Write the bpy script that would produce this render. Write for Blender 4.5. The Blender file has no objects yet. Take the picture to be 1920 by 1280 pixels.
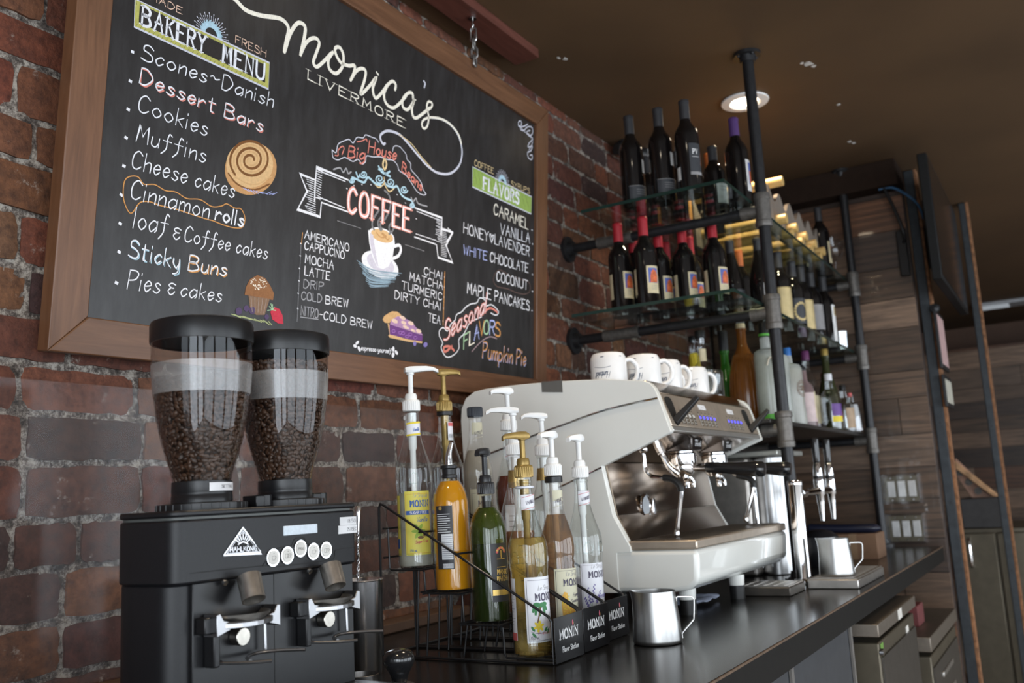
import bpy, bmesh, math, random
from mathutils import Vector, Matrix
random.seed(7)
S=bpy.context.scene
COL=S.collection
PI=math.pi
# ---------------------------------------------------------------- camera
def make_camera():
    cd=bpy.data.cameras.new('camera'); co=bpy.data.objects.new('camera',cd); COL.objects.link(co)
    cd.sensor_width=36; cd.lens=1750.85/1920*36
    yaw,pit,rol=math.radians(30.489),math.radians(9.478),math.radians(-3.077)
    f=Vector((math.cos(pit)*math.cos(yaw),math.cos(pit)*math.sin(yaw),math.sin(pit)))
    r=Vector((math.sin(yaw),-math.cos(yaw),0)); u=r.cross(f)
    r2=math.cos(rol)*r+math.sin(rol)*u; u2=r2.cross(f)
    m=Matrix((r2,u2,-f)).transposed().to_4x4(); m.translation=Vector((0,-1.478,.31))
    co.matrix_world=m
    cd.dof.use_dof=True; cd.dof.focus_distance=1.75; cd.dof.aperture_fstop=4.5
    cd.clip_start=.02
    S.camera=co
make_camera()
# ---------------------------------------------------------------- world, exposure, daylight
S.view_settings.view_transform='Standard'; S.view_settings.look='None'
S.view_settings.gamma=1; S.view_settings.exposure=0.12
W=bpy.data.worlds.new('sky'); S.world=W; W.use_nodes=True
W.node_tree.nodes['Background'].inputs[0].default_value=(.75,.88,1,1)
W.node_tree.nodes['Background'].inputs[1].default_value=.9
S.cycles.max_bounces=9; S.cycles.transparent_max_bounces=24; S.cycles.glossy_bounces=5
S.cycles.transmission_bounces=8; S.cycles.diffuse_bounces=4
S.cycles.caustics_reflective=False; S.cycles.caustics_refractive=False
S.cycles.sample_clamp_indirect=6; S.cycles.use_denoising=True
def area(name,loc,target,sx,sy,power,col):
    l=bpy.data.lights.new(name,'AREA'); l.shape='RECTANGLE'; l.size=sx; l.size_y=sy; l.energy=power; l.color=col
    o=bpy.data.objects.new(name,l); COL.objects.link(o); o.location=loc
    o.rotation_euler=(Vector(target)-Vector(loc)).to_track_quat('-Z','Y').to_euler(); return o
# daylight through the three windows of the front wall and the two of the left wall
DAY=(.86,.93,1.0)
for x in (-1.3,1.0,3.3,5.6):
    area('window_daylight',(x,-4.93,.25),(x,0,.25),2.0,2.4,52,DAY)
for y,p in ((-3.9,62),(-2.35,62),(-1.0,12)):
    area('window_daylight',(-2.43,y,.25),(2,y,.25),1.3 if y<-2 else .9,2.4,p,DAY)
CEIL=1.79
# ---------------------------------------------------------------- materials
_M={}
def mat(name,col,rough=.5,metal=0.,var=.12,scale=30.,bump=0.,coat=0.,trans=0.,ior=1.45,emit=None,es=0.,spec=.5,sss=0.):
    if name in _M: return _M[name]
    m=bpy.data.materials.new(name); m.use_nodes=True; n=m.node_tree.nodes; L=m.node_tree.links; b=n['Principled BSDF']
    c=(*col,1)
    tc=n.new('ShaderNodeTexCoord'); nz=n.new('ShaderNodeTexNoise'); nz.inputs['Scale'].default_value=scale; nz.inputs['Detail'].default_value=4
    L.new(tc.outputs['Object'],nz.inputs['Vector'])
    mr=n.new('ShaderNodeMapRange'); mr.inputs[1].default_value=.3; mr.inputs[2].default_value=.7; mr.inputs[3].default_value=1-var; mr.inputs[4].default_value=1+var
    L.new(nz.outputs[0],mr.inputs[0])
    mx=n.new('ShaderNodeMix'); mx.data_type='RGBA'; mx.blend_type='MULTIPLY'; mx.inputs[0].default_value=1; mx.inputs[6].default_value=c
    cb=n.new('ShaderNodeCombineColor'); 
    for i in range(3): L.new(mr.outputs[0],cb.inputs[i])
    L.new(cb.outputs[0],mx.inputs[7]); L.new(mx.outputs[2],b.inputs['Base Color'])
    b.inputs['Roughness'].default_value=rough; b.inputs['Metallic'].default_value=metal; b.inputs['Coat Weight'].default_value=coat
    b.inputs['Transmission Weight'].default_value=trans; b.inputs['IOR'].default_value=ior; b.inputs['Specular IOR Level'].default_value=spec
    if sss: b.inputs['Subsurface Weight'].default_value=sss; b.inputs['Subsurface Radius'].default_value=(.02,.02,.02)
    if bump:
        bp=n.new('ShaderNodeBump'); bp.inputs['Strength'].default_value=bump; bp.inputs['Distance'].default_value=.002
        L.new(nz.outputs[0],bp.inputs['Height']); L.new(bp.outputs[0],b.inputs['Normal'])
    if emit: b.inputs['Emission Color'].default_value=(*emit,1); b.inputs['Emission Strength'].default_value=es
    _M[name]=m; return m
def glass(name,tint=(1,1,1),base=.05,edge=.7,rough=.02,haze=0.,hazecol=(.8,.8,.8)):
    "thin pane or bottle wall: clear seen straight through, mirror-like at grazing angles"
    if name in _M: return _M[name]
    m=bpy.data.materials.new(name); m.use_nodes=True; n=m.node_tree.nodes; L=m.node_tree.links; n.remove(n['Principled BSDF'])
    t=n.new('ShaderNodeBsdfTransparent'); t.inputs[0].default_value=(*tint,1)
    g=n.new('ShaderNodeBsdfGlossy'); g.inputs['Roughness'].default_value=rough; g.inputs[0].default_value=(.9,.92,.95,1)
    lw=n.new('ShaderNodeLayerWeight'); lw.inputs[0].default_value=.5
    pw=n.new('ShaderNodeMath'); pw.operation='POWER'; pw.inputs[1].default_value=3.2; L.new(lw.outputs['Facing'],pw.inputs[0])
    ma=n.new('ShaderNodeMath'); ma.operation='MULTIPLY_ADD'; ma.inputs[1].default_value=edge; ma.inputs[2].default_value=base; L.new(pw.outputs[0],ma.inputs[0])
    mx=n.new('ShaderNodeMixShader'); L.new(ma.outputs[0],mx.inputs[0]); L.new(t.outputs[0],mx.inputs[1]); L.new(g.outputs[0],mx.inputs[2])
    out=mx
    if haze:
        d=n.new('ShaderNodeBsdfDiffuse'); d.inputs[0].default_value=(*hazecol,1)
        tc=n.new('ShaderNodeTexCoord'); nz=n.new('ShaderNodeTexNoise'); nz.inputs['Scale'].default_value=9; nz.inputs['Detail'].default_value=5; L.new(tc.outputs['Object'],nz.inputs['Vector'])
        mm=n.new('ShaderNodeMath'); mm.operation='MULTIPLY'; mm.inputs[1].default_value=haze*2; L.new(nz.outputs[0],mm.inputs[0])
        m2=n.new('ShaderNodeMixShader'); L.new(mm.outputs[0],m2.inputs[0]); L.new(mx.outputs[0],m2.inputs[1]); L.new(d.outputs[0],m2.inputs[2]); out=m2
    L.new(out.outputs[0],n['Material Output'].inputs[0]); _M[name]=m; return m
def liquid(name,col,clear=.6,rough=.08):
    "tinted drink: light passes tinted, the rest scatters in its colour"
    if name in _M: return _M[name]
    m=bpy.data.materials.new(name); m.use_nodes=True; n=m.node_tree.nodes; L=m.node_tree.links; b=n['Principled BSDF']
    b.inputs['Base Color'].default_value=(*col,1); b.inputs['Roughness'].default_value=rough
    t=n.new('ShaderNodeBsdfTransparent'); t.inputs[0].default_value=(*[c**.45 for c in col],1)
    tc=n.new('ShaderNodeTexCoord'); nz=n.new('ShaderNodeTexNoise'); nz.inputs['Scale'].default_value=14; L.new(tc.outputs['Object'],nz.inputs['Vector'])
    mm=n.new('ShaderNodeMath'); mm.operation='MULTIPLY'; mm.inputs[1].default_value=2*clear; mm.use_clamp=True; L.new(nz.outputs[0],mm.inputs[0])
    mx=n.new('ShaderNodeMixShader'); L.new(mm.outputs[0],mx.inputs[0]); L.new(b.outputs[0],mx.inputs[1]); L.new(t.outputs[0],mx.inputs[2])
    L.new(mx.outputs[0],n['Material Output'].inputs[0]); _M[name]=m; return m
def wood(name,c1,c2,rough=.5,stretch=(1,8,8),scale=6.,plank=None,coat=0.):
    if name in _M: return _M[name]
    m=bpy.data.materials.new(name); m.use_nodes=True; n=m.node_tree.nodes; L=m.node_tree.links; b=n['Principled BSDF']
    tc=n.new('ShaderNodeTexCoord'); mp=n.new('ShaderNodeMapping'); mp.inputs['Scale'].default_value=stretch; L.new(tc.outputs['Object'],mp.inputs[0])
    nz=n.new('ShaderNodeTexNoise'); nz.inputs['Scale'].default_value=scale; nz.inputs['Detail'].default_value=8; nz.inputs['Roughness'].default_value=.65; nz.inputs['Distortion'].default_value=.6
    L.new(mp.outputs[0],nz.inputs['Vector'])
    cr=n.new('ShaderNodeValToRGB'); cr.color_ramp.elements[0].position=.3; cr.color_ramp.elements[0].color=(*c1,1); cr.color_ramp.elements[1].position=.72; cr.color_ramp.elements[1].color=(*c2,1)
    L.new(nz.outputs[0],cr.inputs[0])
    if plank:
        at=n.new('ShaderNodeAttribute'); at.attribute_name='tint'
        mx=n.new('ShaderNodeMix'); mx.data_type='RGBA'; mx.blend_type='MULTIPLY'; mx.inputs[0].default_value=1
        L.new(cr.outputs[0],mx.inputs[6]); L.new(at.outputs['Color'],mx.inputs[7]); L.new(mx.outputs[2],b.inputs['Base Color'])
    else: L.new(cr.outputs[0],b.inputs['Base Color'])
    b.inputs['Roughness'].default_value=rough; b.inputs['Coat Weight'].default_value=coat
    bp=n.new('ShaderNodeBump'); bp.inputs['Strength'].default_value=.15; bp.inputs['Distance'].default_value=.002; L.new(nz.outputs[0],bp.inputs['Height']); L.new(bp.outputs[0],b.inputs['Normal'])
    _M[name]=m; return m
# ---------------------------------------------------------------- mesh building
def cr_spline(pts,sub=6):
    if len(pts)<3: return list(pts)
    out=[];n=len(pts); cl=(Vector(pts[0])-Vector(pts[-1])).length<1e-6
    for i in range(n-1):
        p0=pts[i-1] if i>0 else (pts[-2] if cl else pts[0]); p1=pts[i]; p2=pts[i+1]; p3=pts[i+2] if i+2<n else (pts[1] if cl else pts[-1])
        for k in range(sub):
            t=k/sub
            out.append(tuple(.5*((2*b)+(c-a)*t+(2*a-5*b+4*c-d)*t*t+(3*b-a-3*c+d)*t**3) for a,b,c,d in zip(p0,p1,p2,p3)))
    out.append(tuple(pts[-1])); return out
class MB:
    def __init__(s): s.v=[];s.f=[];s.m=[];s.tint=[]
    def add(s,vs,fs,mi=0,tint=None):
        b=len(s.v); s.v+= [tuple(v) for v in vs]; s.f+=[tuple(i+b for i in f) for f in fs]; s.m+=[mi]*len(fs)
        s.tint+=[tint or (1,1,1)]*len(fs); return s
    def box(s,x0,x1,y0,y1,z0,z1,mi=0,tint=None):
        v=[(x,y,z) for z in(z0,z1) for y in(y0,y1) for x in(x0,x1)]
        return s.add(v,[(0,2,3,1),(4,5,7,6),(0,1,5,4),(2,6,7,3),(0,4,6,2),(1,3,7,5)],mi,tint)
    def hexa(s,a,b,mi=0):
        "solid between two quads a and b (same winding)"
        return s.add(list(a)+list(b),[(3,2,1,0),(4,5,6,7),(0,1,5,4),(1,2,6,5),(2,3,7,6),(3,0,4,7)],mi)
    def prism(s,poly,ax,a,b,mi=0):
        n=len(poly)
        def P(p,t): return {'x':(t,p[0],p[1]),'y':(p[0],t,p[1]),'z':(p[0],p[1],t)}[ax]
        v=[P(p,a) for p in poly]+[P(p,b) for p in poly]
        f=[tuple(range(n))[::-1],tuple(range(n,2*n))]+[(i,(i+1)%n,n+(i+1)%n,n+i) for i in range(n)]
        return s.add(v,f,mi)
    def lathe(s,prof,cx=0,cy=0,n=28,mi=0,z=0,M=None,a0=0,a1=2*PI):
        full=abs(a1-a0-2*PI)<1e-6; cols=n if full else n+1; v=[];f=[]
        for r,h in prof:
            for i in range(cols):
                a=a0+(a1-a0)*i/n; v.append(Vector((cx+r*math.cos(a),cy+r*math.sin(a),z+h)))
        if M is not None: v=[M@p for p in v]
        for k in range(len(prof)-1):
            for i in range(n):
                j=(i+1)%cols; f.append((k*cols+i,k*cols+j,(k+1)*cols+j,(k+1)*cols+i))
        return s.add(v,f,mi)
    def cyl(s,p,q,r,r2=None,n=16,mi=0,cap=True):
        p=Vector(p);q=Vector(q);d=q-p; M=Matrix.Translation(p)@d.to_track_quat('Z','Y').to_matrix().to_4x4(); r2=r if r2 is None else r2; h=d.length
        return s.lathe(([(0,0)] if cap else [])+[(r,0),(r2,h)]+([(0,h)] if cap else []),n=n,mi=mi,M=M)
    def tube(s,path,r,n=8,mi=0,closed=False,cap=True):
        P=[Vector(p) for p in path]; N=len(P); v=[];f=[]; up=Vector((0.13,.27,1)).normalized(); prev=None
        for i,p in enumerate(P):
            a=P[i-1] if (i>0 or closed) else p; b=P[(i+1)%N] if (i<N-1 or closed) else p
            d=(b-a); d=d.normalized() if d.length>1e-9 else Vector((0,0,1))
            if prev is None: x=d.cross(up); 
            else: x=prev-d*prev.dot(d)
            if x.length<1e-5: x=d.orthogonal()
            x.normalize(); prev=x; y=d.cross(x); rr=r[i] if isinstance(r,(list,tuple)) else r
            for k in range(n): t=2*PI*k/n; v.append(p+rr*(x*math.cos(t)+y*math.sin(t)))
        for i in range(N if closed else N-1):
            j=(i+1)%N
            for k in range(n): f.append((i*n+k,i*n+(k+1)%n,j*n+(k+1)%n,j*n+k))
        if cap and not closed: f+=[tuple(range(n))[::-1],tuple(range((N-1)*n,N*n))]
        return s.add(v,f,mi)
    def ball(s,c,r,n=12,mi=0,sc=(1,1,1),M=None):
        pr=[(math.sin(PI*i/n),-math.cos(PI*i/n)) for i in range(n+1)]
        X=Matrix.Translation(Vector(c))@(M.to_4x4() if M is not None else Matrix.Identity(4))@Matrix.Diagonal((r*sc[0],r*sc[1],r*sc[2],1))
        return s.lathe(pr,n=n+4,mi=mi,M=X)
    def strip(s,pts,w,fn,mi=0,closed=False):
        "flat brush stroke of width w along 2-D points, mapped on a surface by fn(u,v)"
        P=[Vector(p) for p in pts]; Q=[P[0]]
        if getattr(fn,'curved',0):
            R=[P[0]]
            for p in P[1:]:
                a=R[-1]; k=max(1,int(abs(p.x-a.x)/.004)); R+=[a+(p-a)*(i/k) for i in range(1,k+1)]
            P=R
        for p in P[1:]:
            if (p-Q[-1]).length>1e-5: Q.append(p)
        if len(Q)==1: Q.append(Q[0]+Vector((w*.05,0)))
        P=Q; v=[];N=len(P)
        ext=w*.42
        P[0]=P[0]-(P[1]-P[0]).normalized()*ext; P[-1]=P[-1]+(P[-1]-P[-2]).normalized()*ext
        for i,p in enumerate(P):
            a=P[max(0,i-1)];b=P[min(N-1,i+1)]; d=(b-a).normalized(); nn=Vector((-d.y,d.x))
            k=1.
            if 0<i<N-1:
                c=(P[i]-P[i-1]).normalized().dot((P[i+1]-P[i]).normalized()); k=1/max(.5,math.sqrt(max(0,(1+c)/2)))
            ww=w/2*(k if 0<i<N-1 else .72)
            v+=[fn(*(p+nn*ww)),fn(*(p-nn*ww))]
        return s.add(v,[(2*i+1,2*i+3,2*i+2,2*i) for i in range(N-1)],mi)
    def poly(s,pts,fn,mi=0):
        if getattr(fn,'curved',0):
            lo,hi=min(p[0] for p in pts),max(p[0] for p in pts); k=max(1,int((hi-lo)/.004))
            for i in range(k):
                q=[tuple(p) for p in pts]
                for lim,sg in ((lo+(hi-lo)*i/k,1),(lo+(hi-lo)*(i+1)/k,-1)):
                    o=[]
                    for a,b in zip(q,q[1:]+q[:1]):
                        da,db=(a[0]-lim)*sg,(b[0]-lim)*sg
                        if da>=0: o.append(a)
                        if da*db<0: t=da/(da-db); o.append((lim,a[1]+(b[1]-a[1])*t))
                    q=o
                    if not q: break
                if len(q)>2: s.add([fn(*p) for p in q],[tuple(range(len(q)))],mi)
            return s
        return s.add([fn(*p) for p in pts],[tuple(range(len(pts)))],mi)
ORG={}
def obj(name,mb,mats,parent=None,smooth=35,bevel=0,seg=2,local=False,tri=False):
    me=bpy.data.meshes.new(name); o=Vector((0,0,0))
    if parent is not None and not local: o=ORG.get(parent.name,Vector((0,0,0)))
    me.from_pydata([tuple(Vector(v)-o) for v in mb.v],[],mb.f)
    ms=mats if isinstance(mats,(list,tuple)) else [mats]
    for m in ms: me.materials.append(m)
    me.polygons.foreach_set('material_index',mb.m)
    if any(t!=(1,1,1) for t in mb.tint):
        at=me.color_attributes.new('tint','FLOAT_COLOR','CORNER'); d=[]
        for p in me.polygons: d+= [*mb.tint[p.index],1]*p.loop_total
        at.data.foreach_set('color',d)
    bm=bmesh.new(); bm.from_mesh(me); bmesh.ops.remove_doubles(bm,verts=bm.verts,dist=1e-6)
    if tri: bmesh.ops.triangulate(bm,faces=[f for f in bm.faces if len(f.verts)>4])
    else: bmesh.ops.recalc_face_normals(bm,faces=bm.faces)
    bm.to_mesh(me); bm.free()
    if smooth: me.shade_smooth(); me.set_sharp_from_angle(angle=math.radians(smooth))
    ob=bpy.data.objects.new(name,me); COL.objects.link(ob)
    if bevel:
        b=ob.modifiers.new('bevel','BEVEL'); b.width=bevel; b.segments=seg; b.limit_method='ANGLE'; b.angle_limit=math.radians(40); b.harden_normals=False
    if parent is not None: ob.parent=parent
    ORG[ob.name]=o
    return ob
def tag(o,label=None,cat=None,group=None,kind=None):
    if label: o['label']=label
    if cat: o['category']=cat
    if group: o['group']=group
    if kind: o['kind']=kind
    return o
def thing(name,label,cat,loc,rotz=0,group=None,kind=None):
    o=bpy.data.objects.new(name,None); o.empty_display_size=.05; COL.objects.link(o); o.location=loc; o.rotation_euler=(0,0,rotz)
    ORG[o.name]=Vector(loc); return tag(o,label,cat,group,kind)
def dup(root,loc,rotz=0,label=None):
    r=root.copy(); COL.objects.link(r); r.location=loc; r.rotation_euler=(0,0,rotz)
    if label: r['label']=label
    ORG[r.name]=Vector(loc)
    for ch in root.children:
        c=ch.copy(); COL.objects.link(c); c.parent=r; ORG[c.name]=Vector(loc)
        for g in ch.children:
            d=g.copy(); COL.objects.link(d); d.parent=c
    return r
# ---------------------------------------------------------------- single-stroke lettering (x, y in base 36; baseline 4, x-height a, cap f)
GL={'A':'044f84 1979','B':'040f ~0f4f7d5a0a ~0a5a864404','C':'~7d4f1d09154476','D':'040f ~0f4f8a4404','E':'7f0f0474 0a5a','F':'7f0f04 0a5a','G':'~7d4f1d09154477 4979 7974',
'H':'040f 848f 0a8a','I':'040f','K':'040f 7f09 2b74','L':'0f0464','M':'041f487f84','N':'040f747f','O':'~4f1d09154475887d4f','P':'040f ~0f5f7d5a09','R':'040f ~0f5f7d5a0a 3a74',
'S':'~7d4f1e1b4a78754405','T':'0f8f 4f44','U':'~0f08154475888f','V':'0f448f','W':'0f244d648f','X':'048f 0f84','Y':'0f4a8f 4a44','Z':'0f8f0484','-':'0a4a','~':'~0a2b497a',
'a':'~693a072467 6a6554','b':'0f04 ~083a573405','c':'~593a072456','d':'~693a072467 6f64','e':'~07584a2a072456','f':'~6e4f3b3501 0a6a','g':'~693a072467 ~6a623010','h':'0f04 ~083a5954','i':'0a04 0d0e','k':'0f04 5a07 1854','l':'0f04',
'm':'0a04 ~082a4944 ~476a8984','n':'0a04 ~073a5954','o':'~3a0734673a','p':'0a00 ~093a673405','r':'0a04 ~073a59','s':'~593a1937563405','t':'~2e253444 0b5b','u':'~0a053457 5a54','v':'0a245a','w':'0a143a547a','y':'~0a073457 ~5a522010',
'&':'~5d2e0c2a4a ~2a07244557','*':'~4a2d0c44 ~4a6d8c44','@':'~4f1d09154475887d4f 2h2i 6h6i','.':'0405','0':'~3f0b0834686b3f','7':'0f6f24','5':'6f0f0a ~0a4b673405','1':'040f','2':'~0d3f6d6b0464','8':'~3f0d3a6d3f ~3a0634663a'}
def glyph(c):
    out=[];w=0
    for st in GL.get(c,'').split():
        sm=st[0]=='~'; st=st.lstrip('~')
        pts=[(int(st[i],36),int(st[i+1],36)-4) for i in range(0,len(st)-1,2)]
        w=max(w,max(p[0] for p in pts)); out.append((sm,pts))
    return out,w
def text_strokes(txt,gap=2.6,space=5.):
    res=[];x=0
    for c in txt:
        if c==' ': x+=space; continue
        g,w=glyph(c)
        for sm,pts in g: res.append((sm,[(x+a,b) for a,b in pts],c))
        x+=max(w,.8)+gap
    return res,max(x-gap,1)
def write(mb,txt,u0,v0,u1,v1,cap,w,fn,mi=0,serif=False,slant=0.,hand=0.,gap=2.6,both=None):
    st,tot=text_strokes(txt,gap+(1.2 if serif else 0)); L=math.hypot(u1-u0,v1-v0); dx,dy=(u1-u0)/L,(v1-v0)/L; sx=L/tot; sy=cap/11.
    vert=(0,1) if not hand else (0,1)
    def T(a,b): 
        a2=a*sx+slant*b*sy; return (u0+a2*dx, v0+a2*dy+b*sy)
    for sm,pts,c in st:
        if sm: pts=cr_spline(pts,5)
        P=[T(*p) for p in pts]
        mb.strip(P,w,fn,mi)
        if serif and not sm:
            for p in (pts[0],pts[-1]):
                if p[1] in (0,11) and c not in '': 
                    mb.strip([T(p[0]-2.1,p[1]+(.2 if p[1]==0 else -.2)),T(p[0]+2.1,p[1]+(.2 if p[1]==0 else -.2))],w*.42 if w>.0025 else w*.8,fn,mi)
    return mb
# ================================================================ the setting
def struct(name,mb,m,parent=None,**k):
    o=obj(name,mb,m,parent,**k)
    if parent is None: o['kind']='structure'
    return o
WY=.08; XL,XR,YF,FL=-2.5,10.6,-5.0,-1.0
m_ceil=mat('brown_ceiling_paint',(.095,.054,.026),.62,var=.18,scale=1.6,bump=.1)
def old_mortar():
    m=bpy.data.materials.new('old_mortar'); m.use_nodes=True; n=m.node_tree.nodes; L=m.node_tree.links; b=n['Principled BSDF']
    tc=n.new('ShaderNodeTexCoord')
    def noise(sc,det,ro):
        z=n.new('ShaderNodeTexNoise'); z.inputs['Scale'].default_value=sc; z.inputs['Detail'].default_value=det; z.inputs['Roughness'].default_value=ro; L.new(tc.outputs['Object'],z.inputs['Vector']); return z
    a=noise(48,12,.8); c=n.new('ShaderNodeValToRGB')
    for e,(p,q) in zip(c.color_ramp.elements,((.40,(.035,.028,.024,1)),(.585,(.47,.425,.37,1)))): e.position=p; e.color=q
    e=c.color_ramp.elements.new(.48); e.color=(.13,.105,.09,1)
    L.new(a.outputs[0],c.inputs[0]); L.new(c.outputs[0],b.inputs['Base Color']); b.inputs['Roughness'].default_value=.95
    bp=n.new('ShaderNodeBump'); bp.inputs['Strength'].default_value=1; bp.inputs['Distance'].default_value=.008; L.new(noise(55,10,.7).outputs[0],bp.inputs['Height']); L.new(bp.outputs[0],b.inputs['Normal'])
    return m
def brick_wall():
    mortar=old_mortar()
    m=bpy.data.materials.new('old_red_brick'); m.use_nodes=True; n=m.node_tree.nodes; L=m.node_tree.links; b=n['Principled BSDF']
    tc=n.new('ShaderNodeTexCoord')
    def noise(sc,det=6,ro=.6):
        z=n.new('ShaderNodeTexNoise'); z.inputs['Scale'].default_value=sc; z.inputs['Detail'].default_value=det; z.inputs['Roughness'].default_value=ro; L.new(tc.outputs['Object'],z.inputs['Vector']); return z
    at=n.new('ShaderNodeAttribute'); at.attribute_name='tint'
    r1=n.new('ShaderNodeValToRGB'); r1.color_ramp.elements[0].position=.35; r1.color_ramp.elements[0].color=(.38,.34,.34,1); r1.color_ramp.elements[1].position=.7; r1.color_ramp.elements[1].color=(1.35,1.3,1.25,1)
    L.new(noise(42,10,.75).outputs[0],r1.inputs[0])
    mx=n.new('ShaderNodeMix'); mx.data_type='RGBA'; mx.blend_type='MULTIPLY'; mx.inputs[0].default_value=1; L.new(at.outputs['Color'],mx.inputs[6]); L.new(r1.outputs[0],mx.inputs[7])
    # old lime smeared over the faces
    r2=n.new('ShaderNodeValToRGB'); r2.color_ramp.elements[0].position=.60; r2.color_ramp.elements[0].color=(0,0,0,1); r2.color_ramp.elements[1].position=.69; r2.color_ramp.elements[1].color=(.8,.8,.8,1)
    L.new(noise(16,10,.78).outputs[0],r2.inputs[0])
    m2=n.new('ShaderNodeMix'); m2.data_type='RGBA'; L.new(r2.outputs[0],m2.inputs[0]); L.new(mx.outputs[2],m2.inputs[6]); m2.inputs[7].default_value=(.42,.36,.31,1)
    L.new(m2.outputs[2],b.inputs['Base Color']); b.inputs['Roughness'].default_value=.82
    bp=n.new('ShaderNodeBump'); bp.inputs['Strength'].default_value=.8; bp.inputs['Distance'].default_value=.005; L.new(noise(70,10).outputs[0],bp.inputs['Height']); L.new(bp.outputs[0],b.inputs['Normal'])
    mb=MB()
    # rough mortar bed
    nx,nz=420,110; v=[];f=[]
    for j in range(nz+1):
        for i in range(nx+1):
            x=XL+(4.66-XL)*i/nx; z=-.1+(CEIL+.1)*j/nz
            v.append((x,WY-.004-random.uniform(0,.0045),z))
    for j in range(nz):
        for i in range(nx): a=j*(nx+1)+i; f.append((a,a+1,a+nx+2,a+nx+1))
    mb.add(v,f,1)
    mb.box(XL,4.72,WY,WY+.12,FL,CEIL,1)
    zs=[-.13,-.04,.05,.139,.23,.313,.413,.5,.587,.671,.759,.856,.95,1.034,1.14,1.224,1.315,1.40,1.49,1.575,1.665,1.75,CEIL+.005]
    for k in range(len(zs)-1):
        za,zb=zs[k]+.0062,zs[k+1]-.0062; x=XL+random.uniform(-.1,.0)+(.1 if k%2 else 0); head=(k%6==4)
        while x<4.65:
            w=.125 if (head or random.random()<.22) else random.choice((.215,.235,.24)); 
            x0,x1=x+.0055,min(x+w-.0055,4.655); x+=w
            if x1-x0<.02 or x1<XL+.02: continue
            t=random.random(); base=random.choice(((.22,.072,.036),(.19,.062,.034),(.245,.092,.046),(.125,.050,.033),(.165,.060,.036),(.26,.105,.056),(.082,.040,.032)))
            tint=tuple(c*random.uniform(.56,.76) for c in base)
            d=random.uniform(.007,.014); N=9;Mv=4; vs=[];
            yb=WY-.001
            j=lambda a: random.uniform(-a,a)
            for r in range(Mv+1):
                for c in range(N+1):
                    u=c/N; w_=r/Mv; edge=(c in(0,N))or(r in(0,Mv)); cor=(c in(0,N))and(r in(0,Mv))
                    px=x0+(x1-x0)*u+j(.0025); pz=za+(zb-za)*w_+j(.0025)
                    if cor: px+=(.003 if c==0 else -.003); pz+=(.003 if r==0 else -.003)
                    vs.append((px,yb-(d*(.6 if cor else .82) if edge else d+random.uniform(0,.0022)),pz))
            fs=[(r*(N+1)+c,r*(N+1)+c+1,(r+1)*(N+1)+c+1,(r+1)*(N+1)+c) for r in range(Mv) for c in range(N)]
            # skirt down to the mortar
            ring=[c for c in range(N+1)]+[r*(N+1)+N for r in range(1,Mv+1)]+[Mv*(N+1)+c for c in range(N-1,-1,-1)]+[r*(N+1) for r in range(Mv-1,0,-1)]
            b0=len(vs); vs+=[(vs[i][0],yb,vs[i][2]) for i in ring]
            for q in range(len(ring)): q2=(q+1)%len(ring); fs.append((ring[q],b0+q,b0+q2,ring[q2]))
            mb.add(vs,fs,0,tint)
    return struct('wall_back',mb,[m,mortar],smooth=50)
brick_wall()
# floor, ceiling, plain outer walls
mb=MB(); mb.box(XL,XR,YF,WY+.1,FL-.1,FL); struct('floor',mb,mat('pale_concrete_floor',(.42,.38,.34),.35,scale=4))
mb=MB(); mb.box(XL,XR,YF-.1,WY+.12,CEIL,CEIL+.1); ceil=struct('ceiling',mb,m_ceil)
mb=MB()
for cx,cy,r in ((3.29,-.84,.022),(3.32,-.85,.012),(3.27,-.82,.01),(3.74,-.85,.011),(4.2,-.80,.013),(4.23,-.81,.012),(4.62,-.86,.014),(4.66,-.88,.016),(4.7,-.91,.014),(5.15,-1.02,.012),(5.2,-1.03,.01),(2.72,-.15,.012),(2.7,-.135,.009)):
    n=7; pts=[(cx+r*random.uniform(.5,1.2)*math.cos(2*PI*i/n),cy+r*random.uniform(.4,.9)*math.sin(2*PI*i/n)) for i in range(n)]
    mb.prism(pts,'z',CEIL-.0012,CEIL-.0001)
obj('paint_chip',mb,mat('bare_plaster',(.6,.58,.55),.8),ceil)
m_out=mat('dark_room_paint',(.13,.07,.045),.6,scale=3)
def wall_with_windows(name,wins,along,pos):
    "wall in plane x=pos or y=pos with window openings (a0,a1) between z -.35 and 1.25"
    mb=MB(); z0,z1=-.95,1.45; lo,hi=(YF,WY) if along=='y' else (XL,XR); cur=lo
    def bx(a,b,za,zb):
        if along=='y': mb.box(pos-.1,pos,a,b,za,zb)
        else: mb.box(a,b,pos-.1,pos,za,zb)
    for a,b in wins: bx(cur,a,FL,CEIL); bx(a,b,FL,z0); bx(a,b,z1,CEIL); cur=b
    bx(cur,hi,FL,CEIL); struct(name,mb,m_out)
    return z0,z1
wl=[(-4.55,-3.25),(-3.0,-1.7),(-1.45,-.55)]; wf=[(-2.3,-.3),(0,2),(2.3,4.3),(4.6,6.6)]
wall_with_windows('wall_left',wl,'y',XL); wall_with_windows('wall_front',wf,'x',YF)
mw=mat('dark_window_frame',(.03,.03,.03),.4)
k=0
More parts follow.
